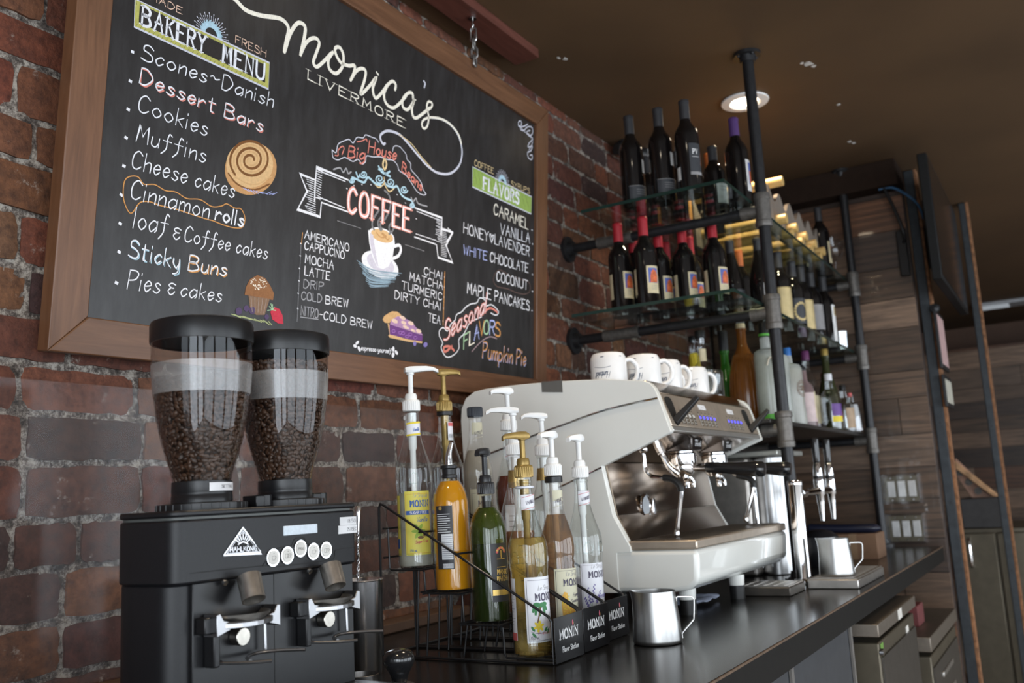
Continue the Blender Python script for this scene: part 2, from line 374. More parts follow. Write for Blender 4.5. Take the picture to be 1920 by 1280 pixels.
for along,wins,pos in (('y',wl,XL),('x',wf,YF)):
    for a,b in wins:
        k+=1; mb=MB(); z0,z1=-.95,1.45
        def bx(p,q,za,zb,t=.03):
            if along=='y': mb.box(pos-.07,pos-.07+t*2,p,q,za,zb)
            else: mb.box(p,q,pos-.07,pos-.07+t*2,za,zb)
        bx(a,a+.05,z0,z1);bx(b-.05,b,z0,z1);bx(a,b,z0,z0+.05);bx(a,b,z1-.05,z1)
        for t in (.34,.67): c=a+(b-a)*t; bx(c-.014,c+.014,z0,z1)
        bx(a,b,.78,.81)
        w=struct('window_%d'%k,mb,mw)
        mb=MB()
        if along=='y': mb.box(pos-.09,pos-.085,a+.02,b-.02,z0+.02,z1-.02)
        else: mb.box(a+.02,b-.02,pos-.09,pos-.085,z0+.02,z1-.02)
        obj('pane',mb,glass('window_glass'),w)
mb=MB(); mb.box(4.7205,XR+.1,WY,WY+.12,FL,CEIL); struct('wall_rear',mb,m_out)
mb=MB(); mb.box(XR,XR+.1,YF,WY,FL,CEIL)
def planks(mb,x0,x1,ya,yb,za,zb,h=.13,seed=3):
    rnd=random.Random(seed); z=za
    while z<zb-.01:
        hh=min(h*rnd.uniform(.75,1.25),zb-z); y=yb
        while y>ya+.01:
            l=min(rnd.uniform(.7,2.2),y-ya); g=rnd.choice(((1,.86,.72),(.7,.58,.46),(1.25,.78,.5),(.36,.30,.27),(1.2,1.1,1.0),(1.9,1.7,1.5),(.85,.52,.34),(1.5,1.3,1.1),(.5,.42,.38)))
            d=rnd.uniform(0,.006)
            mb.box(x0-d,x1,y-l+.0015,y-.0015,z+.0015,z+hh-.0015,0,g); y-=l
        z+=hh
m_pl=wood('reclaimed_planks',(.030,.021,.016),(.185,.130,.096),.45,(5,.8,16),3.5,plank=True,coat=.35)
struct('wall_right',mb,m_out)
mb=MB(); planks(mb,9.55,9.6,-2.2,.06,FL,1.45,.16,5); mb.box(9.6,9.68,-2.2,.06,FL,1.45); struct('trim_2',mb,m_pl)
# plank partition behind the end of the counter
mb=MB(); planks(mb,4.68,4.70,-.93,.06,FL,1.67,.165,11); mb.box(4.70,4.76,-.93,.079,FL,1.67,0,(.4,.3,.25)); struct('wall_partition',mb,m_pl)
mb=MB(); mb.box(4.56,4.80,-.93,.06,1.665,CEIL-.001); struct('trim_3',mb,mat('dark_soffit',(.022,.013,.009),.9,spec=.15),bevel=.004)
# low ledge where counter meets bricks
mb=MB(); mb.box(-1.2,2.2,-.004,.06,.0,.026); struct('trim_1',mb,mat('brown_ledge',(.09,.05,.03),.5),bevel=.004)
# clear splash guard screwed to the bricks
sg=thing('splash_guard','large clear acrylic sheet fixed flat on the bricks below the menu board','splash guard',(1.2,.05,.03))
mb=MB(); mb.box(-.2,2.14,.048,.0515,.03,.555); obj('acrylic_sheet',mb,glass('acrylic',(.98,.98,.985),.007,.2,.10,.012),sg)
for x,z in ((.2,.5),(1.33,.54),(2.0,.535)):
    mb=MB(); mb.cyl((x,.0525,z),(x,.045,z),.006,n=12); obj('screw',mb,mat('steel',(.62,.62,.63),.22,1,.05),sg)
# ---------------------------------------------------------------- chalk board drawing, in metres on the board
P0=(0.9623, 0.02, 0.6031)
TEXTS=[('Scones~Danish',0.1477,0.5863,0.4961,0.6079,0.0326,'h','w',0.0028),('Dessert Bars',0.1481,0.5389,0.4686,0.5416,0.0314,'h','p',0.003),('Cookies',0.1492,0.4824,0.317,0.4845,0.0354,'h','w',0.0026),('Muffins',0.1507,0.4231,0.3174,0.4272,0.0342,'h','w',0.0026),('Cheese cakes',0.1446,0.3684,0.3997,0.3728,0.036,'h','w',0.0026),('Cinnamon',0.1472,0.3093,0.335,0.3121,0.0379,'h','w',0.0026),('rolls',0.3532,0.3152,0.4297,0.3163,0.0315,'h','w',0.0045),('loaf',0.1579,0.2534,0.2352,0.2565,0.041,'h','w',0.0026),('&',0.2509,0.2523,0.2666,0.2524,0.0257,'h','w',0.0026),('Coffee cakes',0.2784,0.2527,0.5046,0.2589,0.0324,'h','w',0.0026),('Sticky',0.1521,0.1961,0.2687,0.1949,0.0346,'h','w',0.0026),('Buns',0.2924,0.196,0.391,0.2014,0.0314,'h','o',0.003),('Pies',0.155,0.1349,0.2274,0.1373,0.0365,'h','w',0.0026),('&',0.2474,0.1395,0.2628,0.1398,0.0253,'h','w',0.0026),('cakes',0.2784,0.1401,0.3826,0.144,0.0321,'h','w',0.0026),('MADE',0.158,0.7134,0.2352,0.7159,0.0138,'b','k',0.0018),('FRESH',0.3775,0.713,0.4667,0.7151,0.0165,'b','k',0.0018),('BAKERY',0.1437,0.6555,0.2989,0.6567,0.038,'s','w',0.006),('MENU',0.3462,0.6574,0.4645,0.6592,0.0393,'s','w',0.006),('COFFEE',1.3249,0.7067,1.4325,0.7097,0.0181,'b','y',0.0024),('SYRUPS',1.54,0.6991,1.6596,0.7043,0.0175,'b','y',0.0022),('FLAVORS',1.3771,0.6472,1.5896,0.6524,0.0366,'s','w',0.0085),('CARAMEL',1.4421,0.5837,1.6556,0.5815,0.0337,'b','c',0.0042),('VANILLA',1.4829,0.5296,1.6683,0.5372,0.0323,'b','w',0.004),('HONEY*LAVENDER',1.2774,0.4882,1.6667,0.4936,0.0303,'b','w',0.0038),('WHITE',1.2809,0.4245,1.4098,0.4299,0.027,'b','u',0.0036),('CHOCOLATE',1.4282,0.4301,1.6622,0.437,0.03,'b','w',0.0038),('COCONUT',1.4684,0.3768,1.6613,0.3797,0.0302,'b','w',0.0038),('MAPLE PANCAKES',1.307,0.312,1.6749,0.3123,0.0318,'b','w',0.004),('Seasonal',1.1954,0.1541,1.4121,0.2694,0.0578,'h','r',0.008),('Pumpkin Pie',1.3985,0.1288,1.6589,0.1287,0.0484,'h','o',0.0042),('LIVERMORE',0.6023,0.7137,0.9745,0.7135,0.0232,'s','c',0.0032),('Big',0.7557,0.5662,0.8185,0.5788,0.0296,'h','r',0.004),('House',0.8317,0.601,0.9459,0.6141,0.032,'h','r',0.0042),('Beans',0.9728,0.5922,1.064,0.5596,0.0277,'h','r',0.004),('COFFEE',0.765,0.4306,1.0181,0.4346,0.0617,'s','s',0.012),('AMERICANO',0.6193,0.3319,0.7758,0.3314,0.0188,'b','w',0.0028),('CAPPUCINO',0.6213,0.3055,0.7595,0.3093,0.0188,'b','w',0.0028),('MOCHA',0.6253,0.2745,0.723,0.2759,0.0201,'b','w',0.0028),('LATTE',0.6256,0.2454,0.7116,0.2476,0.02,'b','w',0.0028),('DRIP',0.6243,0.2148,0.6911,0.2194,0.0187,'b','g',0.0028),('COLD',0.6194,0.1863,0.6877,0.1892,0.0187,'b','g',0.0028),('BREW',0.7007,0.1886,0.7815,0.1914,0.0192,'b','w',0.0028),('NITRO',0.6203,0.1501,0.6776,0.1505,0.0211,'b','g',0.0028),('-COLD BREW',0.6831,0.15,0.8767,0.1503,0.019,'b','w',0.0028),('CHAI',1.0904,0.3296,1.1773,0.3297,0.0208,'b','w',0.0028),('MATCHA',1.0264,0.302,1.1816,0.3011,0.0218,'b','w',0.0028),('TURMERIC',0.993,0.2724,1.1782,0.2698,0.0215,'b','w',0.0028),('DIRTY CHAI',0.965,0.2427,1.1747,0.2401,0.0212,'b','w',0.0028),('TEA',1.118,0.2027,1.1744,0.2004,0.0223,'b','w',0.0028),('espresso yourself',0.8388,0.0914,0.9587,0.0958,0.0121,'h','w',0.0024),('F',1.2965,0.1437,1.3213,0.1559,0.0408,'b','n',0.0055),('L',1.3269,0.1575,1.3523,0.168,0.0412,'b','c',0.0055),('A',1.3518,0.1762,1.3778,0.184,0.0415,'b','u',0.0055),('V',1.3773,0.1936,1.4038,0.1987,0.0419,'b','o',0.0055),('O',1.4037,0.201,1.4307,0.2043,0.0423,'b','n',0.0055),('R',1.4369,0.2039,1.4646,0.2063,0.0427,'b','u',0.0055),('S',1.4678,0.2032,1.4961,0.2046,0.0431,'b','o',0.0055)]
LINES=[('c',0.01,1,[(0.3534,0.8095),(0.3716,0.8079),(0.4015,0.7978),(0.4453,0.8044),(0.4984,0.8209),(0.5206,0.82),(0.5318,0.8079),(0.527,0.78),(0.5222,0.7522)]),
('c',0.01,1,[(0.5227,0.7499),(0.5284,0.7696),(0.5355,0.7942),(0.5514,0.8253),(0.567,0.8388),(0.584,0.8363),(0.5839,0.8113),(0.5744,0.7635)]),
('c',0.009,1,[(0.5744,0.7635),(0.5871,0.7933),(0.6045,0.8142),(0.6231,0.8232),(0.6345,0.8152),(0.6257,0.7864),(0.6179,0.761),(0.6299,0.7545),(0.65,0.7734),(0.6793,0.809)]),
('c',0.009,1,[(0.6832,0.8119),(0.6689,0.7864),(0.6744,0.7657),(0.6987,0.7635),(0.7196,0.7886),(0.7217,0.8184),(0.7082,0.8334),(0.6923,0.827),(0.6932,0.813),(0.7128,0.7976),(0.7418,0.8),(0.7646,0.8087),(0.7637,0.7907),(0.7526,0.7661)]),
('c',0.009,1,[(0.7526,0.7661),(0.7718,0.7967),(0.7925,0.8119),(0.808,0.8103),(0.8053,0.7854),(0.7925,0.7481),(0.8011,0.7497),(0.8299,0.7824),(0.8499,0.8079),(0.8393,0.7768),(0.8451,0.7578),(0.8565,0.7558),(0.8801,0.7823),(0.8972,0.8068)]),
('c',0.009,1,[(0.9306,0.805),(0.9321,0.8195),(0.9175,0.8235),(0.8974,0.8038),(0.8852,0.775),(0.8959,0.7542),(0.9245,0.7517),(0.952,0.7735),(0.9796,0.8051)]),
('c',0.009,1,[(1.0105,0.808),(1.0062,0.8208),(0.9888,0.8163),(0.9656,0.7907),(0.967,0.7692),(0.9869,0.7681),(1.0056,0.7888),(1.0171,0.8087),(1.0072,0.7798),(1.0125,0.7593),(1.0279,0.758),(1.0576,0.7807),(1.0877,0.8071)]),
('c',0.007,1,[(1.0576,0.7807),(1.0954,0.8114),(1.0973,0.8251),(1.0814,0.8229),(1.0744,0.8058),(1.085,0.7801),(1.0803,0.7525),(1.0653,0.7396),(1.0544,0.7474),(1.0637,0.765),(1.0998,0.7833),(1.1538,0.7945),(1.1992,0.7908),(1.2348,0.775),(1.2507,0.7526)]),
('v',0.007,1,[(1.0916,0.7807),(1.1496,0.7938),(1.2005,0.7893),(1.2382,0.7676),(1.2563,0.7271),(1.2429,0.6835),(1.1984,0.6469),(1.1393,0.6321),(1.0906,0.6375),(1.0427,0.6554),(0.9959,0.6755),(0.9553,0.6882),(0.9084,0.6831),(0.8803,0.6647),(0.8792,0.6508),(0.8901,0.6419),(0.8982,0.6457)]),
('y',0.003,1,[(0.9553,0.6882),(1.0092,0.6795),(1.0565,0.6566),(1.1049,0.6386)]),
('c',0.007,0,[(0.8521,0.8232),(0.8578,0.8205)]),
('v',0.006,1,[(1.0561,0.8742),(1.0626,0.8701),(1.0592,0.8575)]),
('v',0.0026,1,[(0.6976,0.5682),(0.7024,0.5507),(0.7207,0.5497),(0.742,0.5622),(0.7569,0.5627),(0.7759,0.5617),(0.7944,0.5722),(0.8105,0.565),(0.8235,0.5754),(0.8265,0.5907),(0.8522,0.5956),(0.8802,0.6037),(0.9092,0.6054),(0.9344,0.6099),(0.9543,0.6018),(0.9616,0.59),(0.9927,0.5847),(1.0159,0.5714),(1.0443,0.5534),(1.0723,0.5506),(1.086,0.557)]),
('v',0.0026,1,[(0.6976,0.5682),(0.7122,0.5662),(0.718,0.5883),(0.7391,0.6037),(0.7572,0.6131),(0.7727,0.6088),(0.7868,0.6275),(0.8098,0.6333),(0.8189,0.6441),(0.8408,0.6456),(0.861,0.6465),(0.8716,0.6403)]),
('v',0.0026,1,[(0.9307,0.6336),(0.9362,0.649),(0.9574,0.6554),(0.9753,0.6496),(0.9891,0.6425),(0.9943,0.63),(1.0104,0.6233),(1.0137,0.6073),(1.0371,0.5968),(1.061,0.5834),(1.0713,0.5661),(1.086,0.557)]),
('r',0.003,1,[(0.7092,0.5577),(0.7199,0.5609),(0.7191,0.5733),(0.7328,0.5877),(0.7404,0.5848),(0.7342,0.5676)]),
('r',0.0028,1,[(0.7876,0.616),(0.8065,0.6244),(0.8216,0.6343),(0.8259,0.629)]),
('w',0.005,0,[(0.7606,0.5097),(0.647,0.5111),(0.6454,0.4702),(0.646,0.4287)]),
('w',0.003,0,[(0.7498,0.503),(0.6701,0.504),(0.6508,0.506)]),
('w',0.005,0,[(0.6442,0.4784),(0.5935,0.4792),(0.6195,0.4439),(0.5916,0.3937),(0.6675,0.3936),(0.6693,0.4271)]),
('w',0.003,0,[(0.6472,0.4363),(0.6712,0.4399),(0.7526,0.4362)]),
('w',0.005,0,[(0.6702,0.4298),(0.7661,0.4293)]),
('w',0.005,0,[(1.0381,0.5053),(1.1663,0.5069),(1.1644,0.4554),(1.1632,0.4755),(1.2209,0.4765),(1.1924,0.4438)]),
('w',0.003,0,[(1.0477,0.4977),(1.157,0.4975)]),
('w',0.005,0,[(1.0408,0.4245),(1.1417,0.4245)]),
('w',0.003,0,[(1.0471,0.4343),(1.1411,0.4359)]),
('w',0.005,0,[(1.1977,0.4832),(1.2209,0.4765),(1.1906,0.4316),(1.2259,0.3886),(1.1536,0.3893),(1.1443,0.4221)]),
('w',0.0022,0,[(0.6473,0.507),(0.6664,0.5069)]),
('w',0.0022,0,[(0.6477,0.5012),(0.6663,0.501)]),
('w',0.0022,0,[(0.6481,0.4954),(0.6662,0.495)]),
('w',0.0022,0,[(0.6485,0.4897),(0.6661,0.489)]),
('w',0.0022,0,[(0.6489,0.4839),(0.666,0.483)]),
('w',0.0022,0,[(0.6494,0.4781),(0.6659,0.4771)]),
('w',0.0022,0,[(0.6498,0.4723),(0.6658,0.4711)]),
('w',0.0022,0,[(0.6502,0.4665),(0.6657,0.4652)]),
('w',0.0022,0,[(0.6506,0.4607),(0.6656,0.4592)]),
('w',0.0022,0,[(0.651,0.455),(0.6655,0.4533)]),
('w',0.0022,0,[(0.6514,0.4492),(0.6654,0.4473)]),
('w',0.0022,0,[(0.6518,0.4434),(0.6653,0.4414)]),
('w',0.0022,0,[(0.6523,0.4376),(0.6652,0.4355)]),
('w',0.0022,0,[(0.6452,0.4731),(0.6164,0.4726)]),
('w',0.0022,0,[(0.6456,0.4678),(0.6187,0.4679)]),
('w',0.0022,0,[(0.646,0.4625),(0.6155,0.4617)]),
('w',0.0022,0,[(0.6464,0.4572),(0.6228,0.4583)]),
('w',0.0022,0,[(0.6468,0.4519),(0.6255,0.4537)]),
('w',0.0022,0,[(0.6471,0.4466),(0.6196,0.4468)]),
('w',0.0022,0,[(0.6475,0.4413),(0.618,0.4411)]),
('w',0.0022,0,[(0.6479,0.436),(0.6174,0.4356)]),
('w',0.0022,0,[(0.6483,0.4308),(0.6161,0.43)]),
('w',0.0022,0,[(0.6487,0.4255),(0.6237,0.4266)]),
('w',0.0022,0,[(0.649,0.4202),(0.6268,0.422)]),
('w',0.0022,0,[(0.6494,0.4149),(0.6209,0.4152)]),
('w',0.0022,0,[(0.6498,0.4096),(0.6157,0.4086)]),
('w',0.0022,0,[(0.6502,0.4044),(0.619,0.4041)]),
('w',0.0022,0,[(0.6506,0.3991),(0.625,0.4003)]),
('w',0.0022,0,[(1.1643,0.4991),(1.1427,0.4986)]),
('w',0.0022,0,[(1.1646,0.4942),(1.1401,0.493)]),
('w',0.0022,0,[(1.1649,0.4893),(1.139,0.4878)]),
('w',0.0022,0,[(1.1652,0.4844),(1.147,0.4847)]),
('w',0.0022,0,[(1.1654,0.4795),(1.1381,0.4778)]),
('w',0.0022,0,[(1.1657,0.4746),(1.1485,0.4752)]),
('w',0.0022,0,[(1.166,0.4697),(1.1377,0.4678)]),
('w',0.0022,0,[(1.1663,0.4648),(1.1404,0.4635)]),
('w',0.0022,0,[(1.1666,0.4599),(1.1397,0.4584)]),
('w',0.0022,0,[(1.1669,0.455),(1.1372,0.453)]),
('w',0.0022,0,[(1.1672,0.4501),(1.1499,0.4508)]),
('w',0.0022,0,[(1.1674,0.4452),(1.1473,0.4453)]),
('w',0.0022,0,[(1.1677,0.4403),(1.15,0.441)]),
('w',0.0022,0,[(1.168,0.4354),(1.1421,0.4344)]),
('w',0.0018,0,[(1.1635,0.4712),(1.1892,0.4725)]),
('w',0.0018,0,[(1.1637,0.4663),(1.19,0.4676)]),
('w',0.0018,0,[(1.164,0.4614),(1.1908,0.4628)]),
('w',0.0018,0,[(1.1643,0.4565),(1.1916,0.458)]),
('w',0.0018,0,[(1.1646,0.4516),(1.1924,0.4532)]),
('w',0.0018,0,[(1.1649,0.4467),(1.1932,0.4483)]),
('w',0.0018,0,[(1.1652,0.4418),(1.1939,0.4435)]),
('w',0.0018,0,[(1.1655,0.4369),(1.1947,0.4387)]),
('w',0.0018,0,[(1.1657,0.4321),(1.1955,0.4338)]),
('w',0.0018,0,[(1.166,0.4272),(1.1953,0.4288)]),
('w',0.0018,0,[(1.1663,0.4223),(1.1951,0.4238)]),
('w',0.0018,0,[(1.1666,0.4174),(1.1949,0.4187)]),
('w',0.0018,0,[(1.1669,0.4125),(1.1947,0.4137)]),
('w',0.0018,0,[(1.1672,0.4076),(1.1944,0.4087)]),
('w',0.0018,0,[(1.1675,0.4027),(1.1942,0.4036)]),
('w',0.0018,0,[(1.1677,0.3979),(1.194,0.3986)]),
('i',0.004,1,[(0.7651,0.5094),(0.768,0.5062),(0.7734,0.5057),(0.7789,0.5077),(0.7826,0.5112),(0.7832,0.5147),(0.7809,0.5169),(0.777,0.5172),(0.7731,0.5157),(0.7708,0.5133),(0.7706,0.511),(0.7722,0.5097),(0.7746,0.5097),(0.7768,0.5107),(0.7778,0.512),(0.7776,0.5131),(0.7767,0.5134)]),
('i',0.004,1,[(0.8037,0.5343),(0.8086,0.5305),(0.8164,0.5304),(0.824,0.5337),(0.8286,0.5388),(0.8287,0.5436),(0.8249,0.5462),(0.8192,0.5461),(0.814,0.5436),(0.8112,0.5401),(0.8113,0.5371),(0.8139,0.5356),(0.8174,0.5359),(0.8203,0.5374),(0.8215,0.5393),(0.821,0.5407),(0.8196,0.5411)]),
('i',0.004,1,[(0.9009,0.5463),(0.8937,0.5384),(0.883,0.5338),(0.8732,0.5339),(0.8678,0.538),(0.8683,0.5441),(0.8736,0.5498),(0.8813,0.553),(0.888,0.5528),(0.8914,0.5498),(0.8908,0.5456),(0.8871,0.5421),(0.8824,0.5405),(0.8787,0.5409),(0.8774,0.5427),(0.8782,0.5448),(0.8801,0.5461)]),
('i',0.004,1,[(0.9061,0.5403),(0.9127,0.5353),(0.9233,0.5352),(0.9337,0.5396),(0.9399,0.5463),(0.9402,0.5525),(0.9351,0.556),(0.9273,0.5558),(0.9202,0.5526),(0.9163,0.548),(0.9165,0.544),(0.9199,0.542),(0.9247,0.5424),(0.9286,0.5445),(0.9303,0.547),(0.9296,0.5487),(0.9277,0.5492)]),
('i',0.004,1,[(1.0024,0.5451),(0.9963,0.5386),(0.9872,0.5348),(0.9789,0.5348),(0.9743,0.5382),(0.9747,0.5433),(0.9793,0.5479),(0.9858,0.5505),(0.9916,0.5503),(0.9945,0.5479),(0.9939,0.5445),(0.9907,0.5416),(0.9867,0.5403),(0.9836,0.5406),(0.9824,0.5421),(0.9831,0.5438),(0.9848,0.5449)]),
('i',0.004,1,[(1.0355,0.5095),(1.0312,0.5051),(1.0248,0.5026),(1.019,0.5026),(1.0158,0.505),(1.0161,0.5085),(1.0193,0.5117),(1.0239,0.5134),(1.0279,0.5133),(1.0299,0.5115),(1.0295,0.5092),(1.0273,0.5073),(1.0245,0.5063),(1.0224,0.5066),(1.0215,0.5077),(1.022,0.5088),(1.0232,0.5095)]),
('i',0.006,1,[(0.775,0.52),(0.7941,0.52),(0.8214,0.5195),(0.8361,0.5366),(0.8647,0.5284),(0.8892,0.5295)]),
('i',0.006,1,[(0.9137,0.536),(0.9391,0.5372),(0.9558,0.5443),(0.9743,0.5271),(0.9966,0.5216),(1.019,0.5216),(1.0332,0.5111)]),
('i',0.005,1,[(0.7891,0.5369),(0.7976,0.5262),(0.8046,0.5359)]),
('i',0.006,1,[(0.8758,0.5769),(0.8868,0.5665),(0.8993,0.5646)]),
('i',0.006,1,[(0.9217,0.5762),(0.9116,0.568),(0.9014,0.5652),(0.9161,0.5638),(0.9246,0.5634)]),
('i',0.005,1,[(0.8763,0.569),(0.8905,0.573),(0.8973,0.564)]),
('y',0.006,1,[(0.8993,0.6039),(0.908,0.5914),(0.9011,0.5759),(0.8929,0.5871),(0.8993,0.6039)]),
('y',0.0035,1,[(0.8649,0.5258),(0.8814,0.5221),(0.901,0.538),(0.9,0.554)]),
('y',0.0035,1,[(0.901,0.538),(0.923,0.5221),(0.9434,0.5356)]),
('g',0.004,1,[(0.7063,0.5215),(0.7293,0.5318),(0.7409,0.5236),(0.7512,0.5366),(0.7594,0.5261),(0.7703,0.5329)]),
('g',0.004,1,[(1.0185,0.5299),(1.0281,0.5211),(1.041,0.5328),(1.0509,0.5211),(1.0928,0.5228)]),
('w',0.003,0,[(0.7565,0.4869),(0.7588,0.4867)]),
('w',0.003,0,[(0.8121,0.5118),(0.8145,0.5117)]),
('w',0.003,0,[(0.8471,0.5205),(0.8495,0.5204)]),
('w',0.003,0,[(0.9559,0.5218),(0.9585,0.5217)]),
('w',0.003,0,[(0.9931,0.5082),(0.9957,0.5081)]),
('w',0.003,0,[(1.0436,0.4765),(1.0463,0.4763)]),
('w',0.003,0,[(0.782,0.5013),(0.7843,0.5011)]),
('g',0.0022,0,[(0.7294,0.3985),(0.7317,0.398)]),
('g',0.0022,0,[(0.7353,0.3985),(0.7375,0.398)]),
('g',0.0022,0,[(0.7411,0.3985),(0.7434,0.398)]),
('g',0.0022,0,[(0.747,0.3986),(0.7493,0.3981)]),
('g',0.0022,0,[(0.7529,0.3986),(0.7552,0.3981)]),
('g',0.0022,0,[(0.7589,0.3986),(0.7611,0.3981)]),
('g',0.0022,0,[(0.7648,0.3987),(0.7671,0.3982)]),
('g',0.0022,0,[(0.7708,0.3987),(0.7731,0.3982)]),
('g',0.0022,0,[(0.7769,0.3987),(0.7792,0.3982)]),
('g',0.0022,0,[(0.7829,0.3988),(0.7852,0.3983)]),
('g',0.0022,0,[(0.789,0.3988),(0.7913,0.3983)]),
('g',0.0022,0,[(0.7951,0.3988),(0.7974,0.3983)]),
('g',0.0022,0,[(0.8012,0.3989),(0.8035,0.3984)]),
('g',0.0022,0,[(0.8074,0.3989),(0.8097,0.3984)]),
('g',0.0022,0,[(0.8135,0.3989),(0.8159,0.3984)]),
('g',0.0022,0,[(1.0011,0.3948),(1.0033,0.3942)]),
('g',0.0022,0,[(1.0068,0.3948),(1.0091,0.3942)]),
('g',0.0022,0,[(1.0126,0.3948),(1.0148,0.3942)]),
('g',0.0022,0,[(1.0184,0.3948),(1.0207,0.3942)]),
('g',0.0022,0,[(1.0242,0.3948),(1.0265,0.3942)]),
('g',0.0022,0,[(1.03,0.3948),(1.0323,0.3942)]),
('g',0.0022,0,[(1.0359,0.3948),(1.0382,0.3942)]),
('g',0.0022,0,[(1.0418,0.3948),(1.0441,0.3942)]),
('g',0.0022,0,[(1.0477,0.3948),(1.05,0.3942)]),
('g',0.0022,0,[(1.0536,0.3948),(1.0559,0.3942)]),
('g',0.0022,0,[(1.0596,0.3948),(1.0619,0.3942)]),
('g',0.0022,0,[(1.0655,0.3948),(1.0679,0.3942)]),
('g',0.0022,0,[(1.0715,0.3948),(1.0739,0.3942)]),
('g',0.0022,0,[(1.0776,0.3948),(1.0799,0.3942)]),
('g',0.0022,0,[(1.0836,0.3948),(1.086,0.3942)]),
('q',0.006,1,[(0.9043,0.52),(0.9237,0.5115),(0.9315,0.489),(0.9227,0.4625),(0.9074,0.4401)]),
('q',0.006,1,[(0.8853,0.463),(0.8741,0.4483),(0.863,0.4325),(0.8601,0.4161),(0.8687,0.4075)]),
('q',0.006,1,[(0.8986,0.4488),(0.8833,0.4319),(0.8861,0.4193),(0.8969,0.411)]),
('q',0.006,1,[(0.9372,0.4659),(0.9447,0.4487),(0.9291,0.4289),(0.9343,0.4139)]),
('q',0.006,1,[(0.9074,0.4401),(0.8919,0.4259),(0.9008,0.4146)]),
('q',0.006,1,[(0.9501,0.4309),(0.9424,0.4184),(0.9304,0.409)]),
('w',0.008,0,[(0.1278,0.5936),(0.1284,0.5936)]),
('w',0.008,0,[(0.128,0.5348),(0.1286,0.5347)]),
('w',0.008,0,[(0.1281,0.4784),(0.1287,0.4783)]),
('w',0.008,0,[(0.1281,0.4225),(0.1287,0.4223)]),
('w',0.008,0,[(0.1282,0.3669),(0.1288,0.3668)]),
('w',0.008,0,[(0.1272,0.3105),(0.1278,0.3103)]),
('w',0.008,0,[(0.1296,0.2553),(0.1302,0.2551)]),
('w',0.008,0,[(0.1319,0.2014),(0.1325,0.2012)]),
('w',0.008,0,[(0.1313,0.1422),(0.1319,0.142)]),
('w',0.004,0,[(0.6071,0.3163),(0.6081,0.316)]),
('w',0.004,0,[(0.6076,0.2874),(0.6086,0.2871)]),
('w',0.004,0,[(0.6075,0.2571),(0.6085,0.2568)]),
('w',0.004,0,[(0.608,0.2282),(0.609,0.2279)]),
('w',0.004,0,[(0.6075,0.1987),(0.6085,0.1984)]),
('w',0.004,0,[(0.6085,0.1633),(0.6095,0.163)]),
('o',0.003,0,[(0.6118,0.3423),(0.6104,0.3169)]),
('o',0.004,0,[(1.1891,0.3539),(1.1891,0.2007)]),
('g',0.0014,0,[(0.6089,0.3143),(0.6091,0.133)]),
('k',0.004,0,[(1.1881,0.3392),(1.1887,0.3381)]),
('k',0.004,0,[(1.1881,0.3102),(1.1887,0.3091)]),
('k',0.004,0,[(1.1881,0.2812),(1.1887,0.2801)]),
('k',0.004,0,[(1.1881,0.2495),(1.1887,0.2484)]),
('k',0.004,0,[(1.1881,0.212),(1.1887,0.211)]),
('g',0.003,0,[(0.6197,0.145),(0.6782,0.1475)]),
('w',0.005,0,[(1.6804,0.5852),(1.6822,0.5852)]),
('w',0.005,0,[(1.6861,0.5391),(1.6879,0.5391)]),
('w',0.005,0,[(1.6884,0.4869),(1.6902,0.4869)]),
('w',0.005,0,[(1.6907,0.4358),(1.6925,0.4358)]),
('w',0.005,0,[(1.6932,0.3795),(1.695,0.3794)]),
('w',0.005,0,[(1.6926,0.3148),(1.6944,0.3147)]),
('o',0.0022,1,[(0.1509,0.2799),(0.1338,0.3018),(0.1312,0.3323),(0.1392,0.348),(0.16,0.3547),(0.1755,0.344),(0.1997,0.3494),(0.2253,0.3442),(0.2509,0.3475),(0.2779,0.3411),(0.3113,0.3472),(0.3427,0.3401),(0.3679,0.3474),(0.3818,0.3555),(0.4043,0.3516),(0.4222,0.3536),(0.4342,0.3374),(0.4297,0.3163),(0.4077,0.309),(0.3782,0.3082),(0.3492,0.3108),(0.3282,0.3105),(0.2937,0.3115),(0.2537,0.313),(0.2154,0.3113),(0.1904,0.3127),(0.169,0.3053),(0.1509,0.2799)]),
('x',0.003,1,[(1.4639,0.403),(1.4497,0.3752),(1.4725,0.3589),(1.5301,0.3616),(1.5967,0.3586),(1.648,0.3633),(1.6755,0.3784),(1.6707,0.4045),(1.6115,0.4067),(1.5442,0.4071),(1.4951,0.4138),(1.4639,0.403)]),
('w',0.0035,1,[(1.1729,0.1663),(1.172,0.1816),(1.1899,0.1931),(1.2118,0.1866),(1.227,0.2073),(1.2481,0.2228),(1.2555,0.2397),(1.2802,0.2512),(1.3021,0.2689),(1.3304,0.2829),(1.3595,0.2906),(1.3766,0.3081),(1.4072,0.3045),(1.4081,0.2879),(1.4449,0.2968),(1.4838,0.282),(1.4717,0.2684),(1.44,0.2707)]),
('w',0.0035,1,[(1.1729,0.1663),(1.1898,0.1497),(1.1839,0.1336),(1.2108,0.1116),(1.2483,0.1217),(1.2722,0.1432),(1.2707,0.1685),(1.2951,0.1874),(1.3112,0.2087),(1.3276,0.227),(1.3621,0.2415),(1.3886,0.2518)]),
('r',0.007,1,[(1.236,0.1455),(1.2151,0.1307),(1.1992,0.1259),(1.1985,0.1383),(1.2252,0.1428),(1.2476,0.1342)]),
('r',0.006,1,[(1.4031,0.2671),(1.433,0.2849),(1.4646,0.2827),(1.4776,0.2777)]),
('x2',0.003,1,[(1.341,0.141),(1.3897,0.1758),(1.4376,0.1964),(1.4786,0.1955)]),
